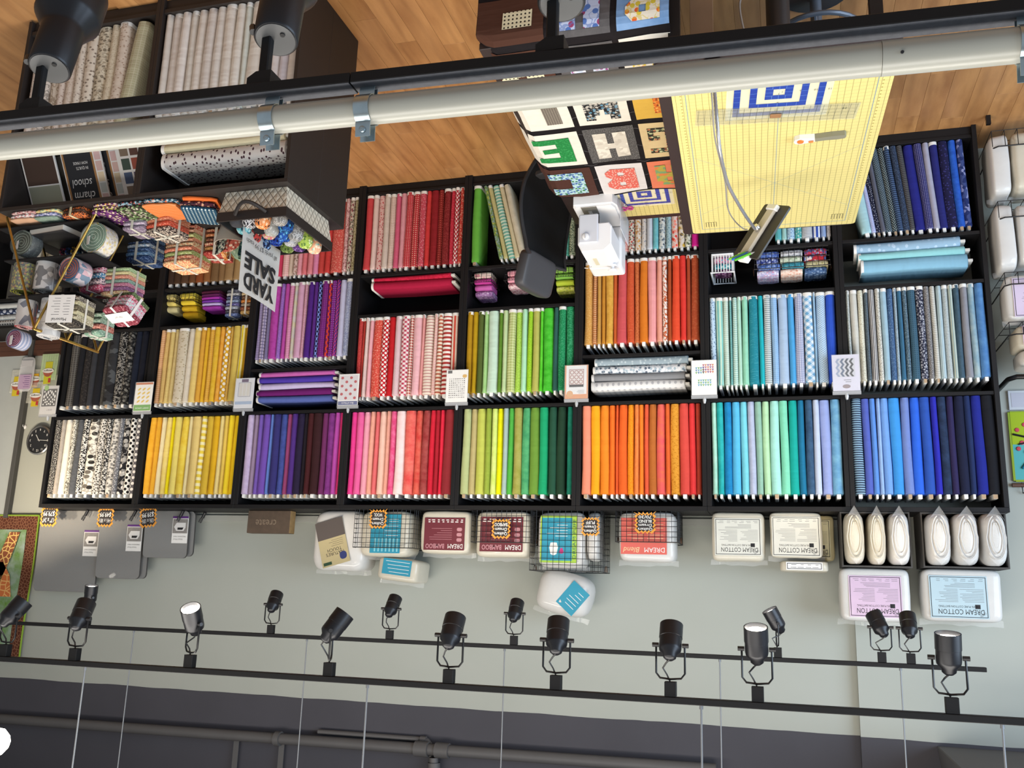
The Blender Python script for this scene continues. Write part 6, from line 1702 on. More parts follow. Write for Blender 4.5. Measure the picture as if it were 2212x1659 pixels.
bm = B(); tube(bm, [(0.06, 0.02, 0.3155), (0.082, 0.02, 0.325), (0.10, 0.018, 0.322)], 0.0015, 6); obj('thread_guide', bm, M['chrome'], t)
bm = B(); lathe(bm, [(0, 0), (0.04, 0), (0.043, 0.006), (0.043, 0.022), (0.036, 0.028), (0, 0.028)], 22, Matrix.Translation((0.0, 0.201, 0.235)) @ Matrix.Rotation(-PI/2, 4, 'X')); obj('handwheel', bm, WM, t, True)
bm = B(); box(bm, -0.1215, -0.1185, -0.1, 0.17, 0.0, 0.15); obj('accessory_panel', bm, clear('machine_clear_panel', (0.85, 0.88, 0.95, 1), 0.5, 0.15), t)
# letter quilt: lies on the table and hangs over the near end
def qsurf(x, s, lift=0.0):
    """s runs from the far edge (0) towards the photographer; past 1.43 m it hangs down"""
    dx = -0.055*min(s, 1.6)/1.43; wv = 0.004*math.sin(9*x+5*s)+0.003*math.sin(17*s+3*x)
    edge = 0.0
    if x > 2.282: edge = (x-2.282)*1.3
    if s < 1.40: y = -1.05-s; z = SZ+0.010+abs(wv)-edge*0.9+lift
    else:
        a = min(1.0, (s-1.40)/0.10); d = max(0.0, s-1.50)
        y = -1.05-1.40-0.055*math.sin(a*PI/2)-lift*math.sin(a*PI/2)+0.006*math.sin(14*x+1)*min(1, d*4)-0.008*d; z = SZ+0.010+abs(wv)*(1-a)-edge*0.9*(1-a)-0.06*(1-math.cos(a*PI/2))-d+lift*(1-a)
    if s < 0.04: y += 0.02*math.sin(13*x)
    return Vector((x+dx, y, z))
QO = Vector((1.93, -1.75, SZ+0.001))
t = thing('letter_quilt', 'patchwork quilt of large appliqued letters draped over the sewing table', 'quilt', tuple(QO))
bm = B(); nx, ns = 20, 54; S1 = 2.0; V = []
for j in range(ns+1): V.append([bm.verts.new(qsurf(1.575+(2.335-1.575)*i/nx, S1*j/ns)-QO) for i in range(nx+1)])
for j in range(ns):
    for i in range(nx): bm.faces.new((V[j][i], V[j][i+1], V[j+1][i+1], V[j+1][i]))
bmesh.ops.solidify(bm, geom=bm.faces[:], thickness=0.005)
SASH = fab('solid', '2a2528'); obj('sashing', bm, SASH, t, True, uvbox=True)
COLS = [(1.577, 1.775), (1.80, 2.035), (2.06, 2.332)]
ROWS = [(0.02, 0.345), (0.385, 0.715), (0.755, 1.06), (1.095, 1.385), (1.43, 1.63), (1.66, 1.86)]
def qblock(c, r, m, letter=None, lm=None, inset=0.0):
    x0, x1 = COLS[c]; s0, s1 = ROWS[r]
    x0 += inset; x1 -= inset; s0 += inset; s1 -= inset
    bm = B(); n = 8; V = [[bm.verts.new(qsurf(x0+(x1-x0)*i/n, s0+(s1-s0)*j/n, 0.0035)-QO) for i in range(n+1)] for j in range(n+1)]
    uvl = bm.loops.layers.uv.verify()
    for j in range(n):
        for i in range(n):
            f = bm.faces.new((V[j][i], V[j][i+1], V[j+1][i+1], V[j+1][i]))
            for l, (a, b) in zip(f.loops, ((i, j), (i+1, j), (i+1, j+1), (i, j+1))): l[uvl].uv = ((x1-x0)*a/n+c, (s1-s0)*b/n+r)
    me = bpy.data.meshes.new('quilt_block'); bm.to_mesh(me); bm.free(); blk = inst('quilt_block', me, m, t)
    if letter:
        bm = B(); uvl = bm.loops.layers.uv.verify()
        rows = letter.split('/'); nh = len(rows); nw = max(len(q) for q in rows)
        lx0, lx1 = x0+(x1-x0)*0.17, x1-(x1-x0)*0.17; ls0, ls1 = s0+(s1-s0)*0.14, s1-(s1-s0)*0.14
        for jj, q in enumerate(rows):
            for ii, ch in enumerate(q):
                if ch == '.': continue
                cs = []
                for (a, b) in ((ii, jj), (ii+1, jj), (ii+1, jj+1), (ii, jj+1)):
                    cs.append((lx0+(lx1-lx0)*a/nw, ls0+(ls1-ls0)*b/nh))
                if ch in 'qepd':
                    k = {'q': 0, 'e': 1, 'd': 2, 'p': 3}[ch]; cs = [c_ for i_, c_ in enumerate(cs) if i_ != k]
                f = bm.faces.new([bm.verts.new(qsurf(a, b, 0.0062)-QO) for a, b in cs])
                for l, (a, b) in zip(f.loops, cs): l[uvl].uv = (a, b)
        bmesh.ops.remove_doubles(bm, verts=bm.verts[:], dist=0.0005)
        me = bpy.data.meshes.new('letter'); bm.to_mesh(me); bm.free(); inst('letter_applique', me, lm, blk)
    return blk
WH = fab('solid', 'e2ddd2')
L = dict(C='#####/#####/##.../##.../##.../#####/#####', B='####e/##.##/####d/####e/##.##/####d', G='#####/##.../##.../##.##/##..#/#####', E='#####/##.../####./##.../#####', H='##.##/##.##/#####/##.##/##.##', M='##...##/###.###/#######/##.#.##/##...##',
         P='####e/##.##/####d/##.../##...', R='####e/##.##/####d/##.##/##.##', A='.###./##.##/#####/##.##/##.##', I='.##../.##../.##../.##../.##..', L='##.../##.../##.../##.../#####')
qblock(2, 0, fab('solid', '4a2c24'), L['C'], fab('floral', 'b4d4d4', '3c7c3c', 50, '3c5ca4'))
qblock(1, 0, fab('solid', 'd8d4d4'), L['B'], fab('dotsr', 'd8685c', 'f0d8cc', 60))
qblock(0, 0, fab('solid', 'dc7c5c'), L['A'], fab('cells', 'b0a048', '7c9c6c', 40, 'd07c44'))
qblock(2, 1, WH, L['E'], fab('speck', '1c7c3c', '3c9c58', 80))
qblock(1, 1, fab('speck', '4c4a4a', '7c7a78', 160), L['H'], fab('cells', 'cfc8bc', 'e0dace', 60, 'c4bcb0'))
qblock(0, 1, fab('solid', 'cdb68a'), L['G'], fab('floral', '2c2a20', 'b06c4c', 44, 'b8c094'))
qblock(2, 2, WH, L['L'], fab('dots', '6c645c', 'a09888', 90))
qblock(1, 2, WH, L['M'], fab('floral', '1e2024', '5c8ca8', 50, 'b8b4ac'))
qblock(0, 2, fab('solid', 'd0a848'), L['I'], fab('floral', 'd8702c', '8c3c1c', 60, 'e8b45c'))
qblock(2, 3, fab('solid', '4a2c20'), L['P'], fab('dots', 'd8d0b0', '2c2824', 60))
qblock(1, 3, fab('mottle', '504e50', '5c5a5c', 20), L['A'], fab('floral', 'b8c4d8', '8c4c84', 50, 'dcdce4'))
qblock(0, 3, fab('solid', 'd8d4cc'), L['R'], fab('floral', 'd8d0c0', 'd8703c', 50, 'c8b03c'))
qblock(2, 4, fab('solid', '4a2c20'), '....../####../####../......', fab('dots', 'd8d0b0', '2c2824', 60))
qblock(1, 4, fab('mottle', '504e50', '5c5a5c', 20), L['H'], fab('floral', 'b0bcd8', '8c3c64', 30, '4c6cac'))
qblock(0, 4, fab('mottle', '6c90bc', '7c9cc4', 20), L['R'], fab('floral', 'd8d0c0', 'd8602c', 36, 'c8b43c'))
qblock(2, 5, fab('solid', 'c8c4be')); qblock(1, 5, fab('solid', 'c4489c'), L['E'], fab('floral', 'e0dcdc', '2c2428', 40, 'c8c4c4')); qblock(0, 5, fab('solid', 'c4c4c8'), L['P'], fab('floral', '8ca4c0', '4c5c7c', 40, 'd0d0d4'))
bm = B()
for k in range(9):
    s0 = 0.05+0.155*k
    for (a, b) in ((1.775, 1.80), (2.035, 2.06)):
        tube(bm, [qsurf(a-0.02+(b-a+0.04)*i/5, s0+0.008*math.sin(i*1.3+k), 0.0012)-QO for i in range(6)], 0.0012, 4)
obj('quilting_stitches', bm, fab('solid', '5c585c'), t)
# office chair
CHM = mat('chair_mesh', '1b1c1f', 0.75, var=0.25, vs=9); CHP = mat('chair_pad', '3a3a3e', 0.55, var=0.05)
fd = Vector((-0.95, -0.31, 0)); t = thing('office_chair', 'black mesh office chair with padded headrest tucked beside the quilt', 'chair', (2.125, -1.00, 0), (0, 0, math.atan2(fd.y, fd.x)+PI/2))
# local: faces -y, width along x
for k in range(5):
    a = 2*PI*k/5+0.3; bm = B(); tube(bm, [(0, 0, 0.095), (0.16*math.cos(a), 0.16*math.sin(a), 0.085), (0.29*math.cos(a), 0.29*math.sin(a), 0.065)], [0.03, 0.022, 0.015], 8); leg = obj('base_leg', bm, M['blackp'], t, True)
    bm = B(); cyl(bm, (0.29*math.cos(a)-0.012, 0.29*math.sin(a), 0.028), (0.29*math.cos(a)+0.012, 0.29*math.sin(a), 0.028), 0.027, seg=14); obj('caster', bm, M['blackp'], leg, True)
bm = B(); cyl(bm, (0, 0, 0.08), (0, 0, 0.42), 0.025, seg=14); obj('gas_column', bm, M['blackm'], t, True)
bm = B(); superbox(bm, 0.48, 0.46, 0.07, 0.35, 24, 10, 0, m=Matrix.Translation((0, 0, 0.42))); obj('seat', bm, mat('chair_seat', '1e1e21', 0.85), t, True)
def bk(u, v):
    """mesh back, u across -1..1, v up 0..1"""
    w_ = 0.20+0.045*math.sin(PI*min(1, v*1.1)); z = 0.44+0.575*v; y = 0.235+0.06*math.sin(v*PI*0.9)-0.10*max(0, 0.35-v)+0.06*v - 0.045*u*u
    return Vector((u*w_, y, z))
bm = B(); V = [[bm.verts.new(bk(-1+2*i/10, j/14)) for i in range(11)] for j in range(15)]
for j in range(14):
    for i in range(10): bm.faces.new((V[j][i], V[j][i+1], V[j+1][i+1], V[j+1][i]))
bmesh.ops.solidify(bm, geom=bm.faces[:], thickness=0.006); obj('mesh_backrest', bm, CHM, t, True)
bm = B(); tube(bm, [bk(-1, j/14) for j in range(15)]+[bk(-1+2*i/10, 1.0) for i in range(1, 11)]+[bk(1, 1-j/14) for j in range(1, 15)]+[bk(1-2*i/10, 0) for i in range(1, 10)], 0.011, 8, True); obj('back_frame', bm, M['blackp'], t, True)
bm = B(); tube(bm, [(0, 0.10, 0.40), (0, 0.30, 0.42), (0, 0.33, 0.60), (0, 0.365, 0.82), (0, 0.37, 1.05)], [0.025, 0.025, 0.022, 0.018, 0.014], 8); obj('back_support', bm, M['blackp'], t, True)
bm = B(); superbox(bm, 0.30, 0.075, 0.215, 0.32, 26, 12, 0, m=Matrix.Translation((0, 0.318, 0.985)) @ Matrix.Rotation(-0.22, 4, 'X'))
for v in bm.verts: v.co.y -= 0.35*v.co.x*v.co.x
obj('headrest', bm, CHP, t, True)
for s in (-1, 1):
    bm = B(); tube(bm, [(s*0.24, 0.08, 0.44), (s*0.29, 0.08, 0.50), (s*0.295, 0.06, 0.655)], 0.014, 8); ar = obj('armrest', bm, M['blackp'], t, True)
    bm = B(); superbox(bm, 0.075, 0.24, 0.03, 0.4, 18, 8, 0, m=Matrix.Translation((s*0.295, 0.03, 0.655))); obj('arm_pad', bm, mat('arm_pad_black', '242427', 0.6), ar, True)
# ================================================================ suspended conduit and track in front of the photographer
SL = 0.0255
PX0, PY0, PZ0 = 1.70, -4.375, 2.0975
def sloped(x): return (PX0-x)*SL
t = thing('conduit_pipe', 'pale painted conduit pipe crossing the foreground', 'pipe', (PX0, PY0, PZ0), (0, SL, 0))
bm = B(); cyl(bm, (-1.9, 0, 0), (0.655, 0, 0), 0.0225, seg=32); 
bm2 = B(); cyl(bm2, (-0.676, 0, 0), (3.2, 0, 0), 0.0225, seg=32)
bm.free()
bm = B(); cyl(bm, (-1.9, 0, 0), (-0.6765, 0, 0), 0.0231, seg=32); obj('pipe_coupling_length', bm, M['pipe'], t, True)
obj('pipe_length', bm2, M['pipe'], t, True)
bm = B(); cyl(bm, (-0.70, -0.0205, 0.006), (-0.70, -0.0238, 0.007), 0.0022, seg=10); obj('set_screw', bm, M['ink'], t)
t = thing('light_track', 'black track clamped beneath the foreground conduit pipe', 'light track', (PX0, -4.3775, 2.0400), (0, SL*1.1, 0))
def trk(bm, a, b):
    box(bm, a, b, -0.0175, 0.0175, -0.0005, 0.0175, bev=0.001)
bm = B(); trk(bm, -1.9, 0.099); o1 = obj('track_length', bm, M['track'], t)
bm = B(); trk(bm, 0.1005, 3.2); o2 = obj('track_length', bm, M['track'], t)
bm = B(); box(bm, -1.9, 0.098, -0.0165, 0.0170, 0.0176, 0.0180); obj('lit_top', bm, M['trackgrey'], o1)  # grey strips paint the lit look onto the black track's upper face
bm = B(); box(bm, 0.1015, 3.2, -0.0165, 0.0170, 0.0176, 0.0180); obj('lit_top', bm, M['trackgrey'], o2)
def clamp(label, x):
    t = thing('pipe_clamp', label, 'pipe clamp', (x, PY0, PZ0+sloped(x)), (0, SL, 0), 'zinc clamps on the foreground pipe')
    hw = 0.0125
    def strap(pts, th=0.0016):
        bm = B(); n = len(pts); V = []
        for i, (y, z) in enumerate(pts):
            a = Vector(pts[max(i-1, 0)]); b = Vector(pts[min(i+1, n-1)]); d = (b-a).normalized(); q = Vector((-d.y, d.x))*th/2
            V.append([bm.verts.new((s*hw, y+e*q.x, z+e*q.y)) for s, e in ((-1, 1), (1, 1), (1, -1), (-1, -1))])
        for a, b in zip(V, V[1:]):
            for k in range(4): bm.faces.new((a[k], a[(k+1) % 4], b[(k+1) % 4], b[k]))
        bm.faces.new(V[0]); bm.faces.new(list(reversed(V[-1]))); return bm
    r = 0.0242
    front = [(-0.006, 0.047), (-0.008, 0.034), (-0.0095, 0.0265)]+[(r*math.cos(a), r*math.sin(a)) for a in [PI*0.62+PI*0.80*i/12 for i in range(13)]]+[(-0.006, -0.032), (-0.005, -0.0385)]
    back = [(0.012, 0.047), (0.010, 0.034), (0.0095, 0.0265)]+[(r*math.cos(a), r*math.sin(a)) for a in [PI*0.38-PI*0.80*i/12 for i in range(13)]]+[(0.006, -0.032), (0.005, -0.0385)]
    obj('front_strap', strap(front), M['zinc'], t, True); obj('back_strap', strap(back), M['zinc'], t, True)
    bm = B(); cyl(bm, (0, -0.013, 0.037), (0, 0.018, 0.037), 0.003, seg=10); lathe(bm, [(0, 0), (0.0055, 0), (0.005, 0.003), (0, 0.004)], 12, Matrix.Translation((0, -0.0085, 0.037)) @ Matrix.Rotation(PI/2, 4, 'X')); obj('clamp_bolt', bm, M['zinc'], t, True)
clamp('zinc pipe clamp, leftmost of the two close together', 1.944); clamp('zinc pipe clamp, right of the two close together', 1.776); clamp('zinc pipe clamp cut off at the right edge', 0.848)
HEADM = mat('lamp_head_black', '1e1f24', 0.38, 0.35, var=0.06, vs=30)
def big_head(label, x):
    z = 2.0393+sloped(x)
    t = thing('track_spotlight', label, 'spotlight', (x, -4.3775, z), (0, 0, 0), 'large spotlights on the foreground track')
    bm = B(); prism(bm, [(-0.0215, 0), (0.0215, 0), (0.0215, -0.012), (0.006, -0.022), (-0.0215, -0.022)], 0.032, Matrix.Translation((0, 0.016, 0)) @ Matrix.Rotation(PI/2, 4, 'X')); obj('track_adapter', bm, M['track'], t)
    bm = B(); box(bm, -0.0085, 0.0085, -0.007, 0.007, -0.105, -0.0225, bev=0.002); obj('stem', bm, M['track'], t)
    Mh = Matrix.Translation((-0.012, 0.004, -0.090)) @ Matrix.Rotation(-0.12, 4, 'Y') @ Matrix.Rotation(0.28, 4, 'X')
    bm = B(); lathe(bm, [(0, 0), (0.034, 0.0), (0.0365, -0.003), (0.0375, -0.095), (0.040, -0.103), (0.0545, -0.132), (0.058, -0.138), (0.058, -0.205), (0.055, -0.205), (0.052, -0.16), (0, -0.155)], 36, Mh); obj('lamp_head', bm, HEADM, t, True)
    bm = B(); lathe(bm, [(0, 0.0012), (0.032, 0.0012), (0.032, 0.0002), (0, 0.0002)], 30, Mh); obj('end_cap', bm, mat('lamp_cap_grey', '5e5f60', 0.4, 0.4), t, True)
    bm = B(); lathe(bm, [(0, 0.003), (0.004, 0.003), (0.0045, 0.0014), (0, 0.0014)], 10, Mh @ Matrix.Translation((-0.016, -0.006, 0))); obj('cap_screw', bm, M['blackm'], t, True)
    bm = B(); tube(bm, [Mh @ Vector((0.030, -0.022, -0.003)), Mh @ Vector((0.034, -0.020, -0.02))], 0.006, 8); obj('cable_gland', bm, M['blackp'], t, True)
big_head('large black track spotlight, leftmost of three in the foreground', 2.425); big_head('large black track spotlight, middle of three in the foreground', 1.965); big_head('large black track spotlight, rightmost of three in the foreground', 1.478)

# ================================================================ the two suspended lighting tracks above
def long_track(label, x0, x1, y, z, rods, dz=0.0):
    t = thing('light_track', label, 'light track', ((x0+x1)/2, y, z), (0, dz, 0)); xc = (x0+x1)/2
    bm = B(); box(bm, x0-xc, x1-xc, -0.0175, 0.0175, -0.010, 0.010, bev=0.0015); obj('track_length', bm, M['track'], t)
    for x in rods:
        bm = B(); cyl(bm, (x-xc, 0, 0.0102), (x-xc, 0, 4.69-z), 0.0032, seg=8); obj('suspension_rod', bm, M['steel'], t, True)
        bm = B(); cyl(bm, (x-xc, 0, 0.0102), (x-xc, 0, 0.022), 0.006, seg=8); obj('rod_ferrule', bm, M['steel'], t, True)
    return t
NZ, FZ = 3.130, 3.078
long_track('nearer of the two long black tracks under the dark ceiling', 0.10, 6.2, -2.5, NZ, [5.1, 3.735, 2.566, 1.436, 0.592])
long_track('farther of the two long black tracks, closer to the wall', 0.334, 7.2, -0.875, FZ, [6.2, 4.79, 3.68, 2.56, 1.488, 0.687])
WARM = (1.0, 0.83, 0.62)
LENS_ON = emit('lamp_lens_lit', (1.0, 0.93, 0.82, 1), 22)
def spot(label, x, y, z, d, power=16, show=True, yaw=0.0, k=1.0):
    """track head hanging under the track; d is the beam direction"""
    d = Vector(d).normalized()
    t = thing('track_spotlight', label, 'spotlight', (x, y, z-0.0105), (0, 0, 0), 'small spotlights on the long tracks')
    bm = B(); box(bm, -0.018, 0.018, -0.014, 0.014, -0.045, 0.0, bev=0.001); obj('track_adapter', bm, M['track'], t)
    # yoke axis: horizontal, square to the beam
    ax = Vector((math.cos(yaw), math.sin(yaw), 0)); py = Vector((0, 0, -0.145*k-0.01))
    hw = 0.045*k
    bm = B(); tube(bm, [py-ax*hw, py-ax*hw+Vector((0, 0, 0.085*k)), py-ax*(hw-0.012)+Vector((0, 0, 0.10*k)), Vector((0, 0, -0.052)), py+ax*(hw-0.012)+Vector((0, 0, 0.10*k)), py+ax*hw+Vector((0, 0, 0.085*k)), py+ax*hw], 0.0035, 6); obj('yoke', bm, M['blackm'], t, True)
    q = d.to_track_quat('-Z', 'Y').to_matrix().to_4x4(); Mh = Matrix.Translation(py) @ q
    bm = B(); lathe(bm, [(0, 0.050*k), (0.012*k, 0.049*k), (0.020*k, 0.042*k), (0.022*k, 0.030*k), (0.034*k, 0.018*k), (0.0355*k, 0.010*k), (0.0355*k, -0.024*k), (0.037*k, -0.025*k), (0.037*k, -0.072*k), (0.034*k, -0.072*k), (0.032*k, -0.058*k), (0, -0.057*k)], 26, Mh); obj('lamp_head', bm, HEADM, t, True)
    bm = B(); lathe(bm, [(0, -0.0575*k), (0.031*k, -0.0575*k), (0.031*k, -0.060*k), (0, -0.065*k)], 22, Mh); obj('lamp_lens', bm, LENS_ON, t, True)
    for s in (-1, 1):
        bm = B(); tube(bm, [py+ax*s*0.037*k, py+ax*s*(hw+0.012)], 0.007*k, 8); obj('pivot_knob', bm, M['blackp'], t, True)
    bm = B(); b0 = Mh @ Vector((0, 0, 0.048*k)); tube(bm, [b0, b0+Vector((0.012, 0.008, 0.012)), Vector((0.024, 0.0, -0.085)), Vector((0.012, 0.006, -0.065)), Vector((0.002, 0, -0.046))], 0.0028, 6); obj('lamp_cord', bm, M['blackp'], t, True)
    l = bpy.data.lights.new('spot_beam', 'SPOT'); l.energy = power; l.color = WARM; l.spot_size = 1.5; l.spot_blend = 0.7; l.shadow_soft_size = 0.03
    lo = bpy.data.objects.new('spot_beam', l); C.objects.link(lo); lo.parent = t; lo.matrix_local = Mh @ Matrix.Translation((0, 0, -0.078*k))
    return t
W1 = (0, 0.55, -0.85)
PW = 17
NEAR = [(4.118, (-0.35, 0.45, -0.8), 0.2), (3.79, (0.15, 0.55, -0.83), 0.1), (3.28, (-0.10, -0.57, -0.76), 0.5), (2.715, (-0.45, 0.35, -0.8), 1.2), (2.27, W1, 0.0), (1.90, (0.05, 0.5, -0.85), 0.0), (1.53, (0, 0.5, -0.87), 0.0), (1.265, (0.0, -0.36, -0.93), 0.0), (0.72, (0.0, -0.22, -0.97), 0.05)]
FAR = [(6.75, (0.0, 0.7, -0.7), 0.0), (6.05, (0.1, 0.6, -0.8), 0.0), (5.12, (-0.13, -0.18, -0.97), 0.6), (3.905, (0.1, 0.6, -0.8), 0.0), (3.197, (-0.05, 0.6, -0.8), 0.0), (2.512, (0.0, 0.62, -0.78), 0.0), (1.22, (0.45, -0.2, -0.85), 1.45), (0.763, (0.35, 0.45, -0.82), 0.0), (0.64, (0.0, 0.6, -0.8), 0.0)]  # first two heads are unseen, added to brighten the wall at that end
for i, (x, d, yw) in enumerate(NEAR): spot('black track spotlight on the nearer long track, %s from left' % ORD[i], x, -2.5, NZ, d, PW, yaw=yw)
for i, (x, d, yw) in enumerate(FAR): spot('small black track spotlight on the farther long track, %s from its far end' % ORD[i], x, -0.875, FZ, d, PW if i > 1 else 75, yaw=yw)
# bare lamp glaring under the ceiling at the edge of the picture
t = thing('ceiling_globe', 'glaring globe lamp under the dark ceiling at the left edge', 'lamp', (3.64, -2.985, 3.340))
bm = B(); lathe(bm, [(0, -0.045), (0.025, -0.038), (0.041, -0.018), (0.045, 0.0), (0.041, 0.018), (0.025, 0.038), (0, 0.045)], 24); obj('glass_globe', bm, emit('globe_lit', (1.0, 0.9, 0.7, 1), 30), t, True)
bm = B(); cyl(bm, (0, 0, 0.043), (0, 0, 1.35), 0.008, seg=8); obj('hanging_stem', bm, M['blackm'], t, True)
# ================================================================ right end: wire display rack of bagged batting, small wall quilt
t = thing('wire_rack', 'tall black wire rack of bagged batting at the right edge', 'rack', (-0.33, 0.10, 0))
bm = B(); box(bm, 0.268, 0.292, -0.20, -0.176, 0.0, 0.055); obj('rack_foot', bm, M['blackm'], t)
for sx in (-1, 1):
    bm = B(); tube(bm, [(sx*0.28, 0.19, 0.0), (sx*0.28, 0.19, 1.58)], 0.010, 8); obj('upright_post', bm, M['blackm'], t)
for z in (0.10, 0.54, 0.97, 1.26):
    bm = B(); d = 0.19; h = 0.10 if z < 0.9 else 0.07
    for i in range(9): x = -0.27+0.54*i/8; tube(bm, [(x, 0.18, z), (x, -d, z), (x, -d, z+h)], 0.0022, 4)
    for y in (-d, -0.05, 0.08): tube(bm, [(-0.27, y, z), (0.27, y, z)], 0.0022, 4)
    tube(bm, [(-0.27, 0.18, z+h), (-0.27, -d+0.03, z+h), (-0.24, -d, z+h), (0.24, -d, z+h), (0.27, -d+0.03, z+h), (0.27, 0.18, z+h)], 0.004, 6)
    obj('wire_shelf', bm, M['wire'], t)
bm = B(); tube(bm, [(0.28, 0.19, 1.565), (0.28, -0.1, 1.565), (0.25, -0.16, 1.565), (-0.28, -0.16, 1.565)], 0.014, 10); obj('top_tube', bm, M['blackm'], t, True)
def rpack(label, x, z, w, h, d, m, seed, y=0.06): return pack(label, x-w/2, x+w/2, z, z+h, y-d/2, d, m, 0.30, seed, flap=True, amp=0.012)
rpack('white bagged batting on the lowest wire shelf, nearest the bookcase', -0.10, 0.104, 0.105, 0.37, 0.26, BATTW, 41)
rpack('cream bagged batting on the lowest wire shelf, second from the bookcase', -0.245, 0.104, 0.16, 0.36, 0.27, BATT, 42)
rpack('white bagged batting on the second wire shelf, nearest the bookcase', -0.095, 0.544, 0.10, 0.385, 0.26, BATTW, 43)
rpack('white bagged batting on the second wire shelf, second from the bookcase', -0.205, 0.544, 0.10, 0.36, 0.26, BATTW, 44)
rpack('white bagged batting on the second wire shelf at the picture edge', -0.315, 0.544, 0.10, 0.37, 0.26, BATTW, 45)
t = pack('bagged batting with a pale pink cotton label on the third wire shelf', -0.50, -0.06, 0.974, 1.235, -0.06, 0.16, BATTW, 0.25, 46)
cotton_label(t, -0.0, 0.135, 0.36, 0.225, -0.0822, 'd4c4dc', 6)
t = pack('folded batting with a pink cotton label on the top wire shelf', -0.50, -0.10, 1.264, 1.40, -0.06, 0.24, BATT, 0.3, 47, flap=False)
cotton_label(t, -0.0, 0.068, 0.34, 0.115, -0.1222, 'd8bcd0', 7)
t = pack('folded white batting topping the pile on the highest wire shelf', -0.49, -0.11, 1.402, 1.50, -0.05, 0.22, BATTW, 0.35, 48, flap=False)
s = sheet(t, 0.02, 0.05, 0.30, 0.06, -0.1122, M['paper'], M['ink']); text('COTTON', 0.03, M['ink'], s, (0, -0.0012, 0.0), width=0.2)
bm = B(); superbox(bm, 0.20, 0.14, 0.04, 0.4, 18, 8)
tag(obj('red_pouch', bm, mat('red_cloth', '98242c', 0.7), None, True, (-0.28, 0.05, 1.503)), 'small dark red pouch on the batting pile of the wire rack', 'pouch')
t = thing('framed_print', 'small white-framed grey print hanging below the wall quilt', 'picture', (-0.33, 0.322, 1.56))
bm = B(); box(bm, -0.22, 0.22, -0.008, 0.006, 0, 0.115, bev=0.002); obj('frame', bm, mat('frame_pale', 'c8ccd2', 0.5), t)
bm = B(); box(bm, -0.205, 0.205, -0.0095, -0.0085, 0.015, 0.10); obj('print', bm, fab('squig', '9c9cb0', 'c0c0cc', 20), t)
t = thing('wall_quilt', 'small lime and turquoise applique quilt hanging beside the bookcases', 'quilt', (-0.34, 0.318, 1.69))
bm = B(); box(bm, -0.235, 0.235, -0.004, 0.004, 0, 0.40, bev=0.002); obj('turquoise_ground', bm, fab('mottle', '48a4a8', '6cbcbc', 14), t)
bm = B(); box(bm, -0.230, 0.230, -0.0065, -0.0045, 0.0, 0.19, bev=0.0005); obj('lime_ground', bm, fab('speck', 'a4bc2c', 'b8cc44', 60), t)
bm = B()
for s in (-1, 1): box(bm, s*0.235-0.006, s*0.235+0.006, -0.005, 0.005, 0.0, 0.40)
for z in (0.0, 0.4): box(bm, -0.229, 0.229, -0.005, 0.005, z-0.006, z+0.006)
obj('binding', bm, fab('cells', '94ac3c', '5c94a8', 30, 'c4b848'), t)
bm = B(); tube(bm, [(0.225, -0.009, 0.13), (0.15, -0.009, 0.15), (0.05, -0.009, 0.12), (-0.1, -0.009, 0.16)], 0.006, 6); tube(bm, [(0.2, -0.009, 0.19), (0.12, -0.009, 0.17), (0.02, -0.009, 0.20)], 0.005, 6); obj('applique_branch', bm, fab('sth', '1c1c20', 'd8d8c8', 60), t)
bm = B()
for (x, z) in ((0.20, 0.105), (0.16, 0.075), (0.18, 0.18), (0.20, 0.215), (0.16, 0.235), (0.10, 0.10), (0.05, 0.19), (0.0, 0.09), (-0.08, 0.12)): lathe(bm, [(0, 0), (0.013, 0), (0.011, 0.004), (0, 0.005)], 12, Matrix.Translation((x, -0.007, z)) @ Matrix.Rotation(PI/2, 4, 'X'))
obj('applique_berries', bm, fab('dotsr', 'c84c5c', 'e08c94', 90), t)
bm = B(); tube(bm, [(0.15, -0.007, 0.37), (0.10, -0.007, 0.36), (0.12, -0.007, 0.31), (0.17, -0.007, 0.30), (0.19, -0.007, 0.33)], 0.008, 6); obj('applique_swirl', bm, fab('solid', '1c7488'), t)
t = thing('quilt_hanger', 'brown dowel and black wire hanger above the wall quilt', 'hanger', (-0.34, 0.315, 2.115))
bm = B(); tube(bm, [(-0.25, 0, 0), (0.25, 0, 0)], 0.012, 10); obj('dowel', bm, mat('dowel_brown', '5c3c2c', 0.6), t, True)
bm = B(); tube(bm, [(0.20, -0.004, -0.013), (0.20, -0.006, 0.045), (0.0, -0.006, 0.05)], 0.004, 6); obj('wire_hook', bm, M['wire'], t, True)
bm = B(); tube(bm, [(0, 0, 0), (0.02, 0, 0.09)], 0.002, 5); tag(obj('hanging_cord', bm, mat('cord_grey', 'a09c98', 0.5), None, False, (-0.17, 0.325, 1.68-0.0)), 'thin cord between the wall quilt and the framed print', 'cord')
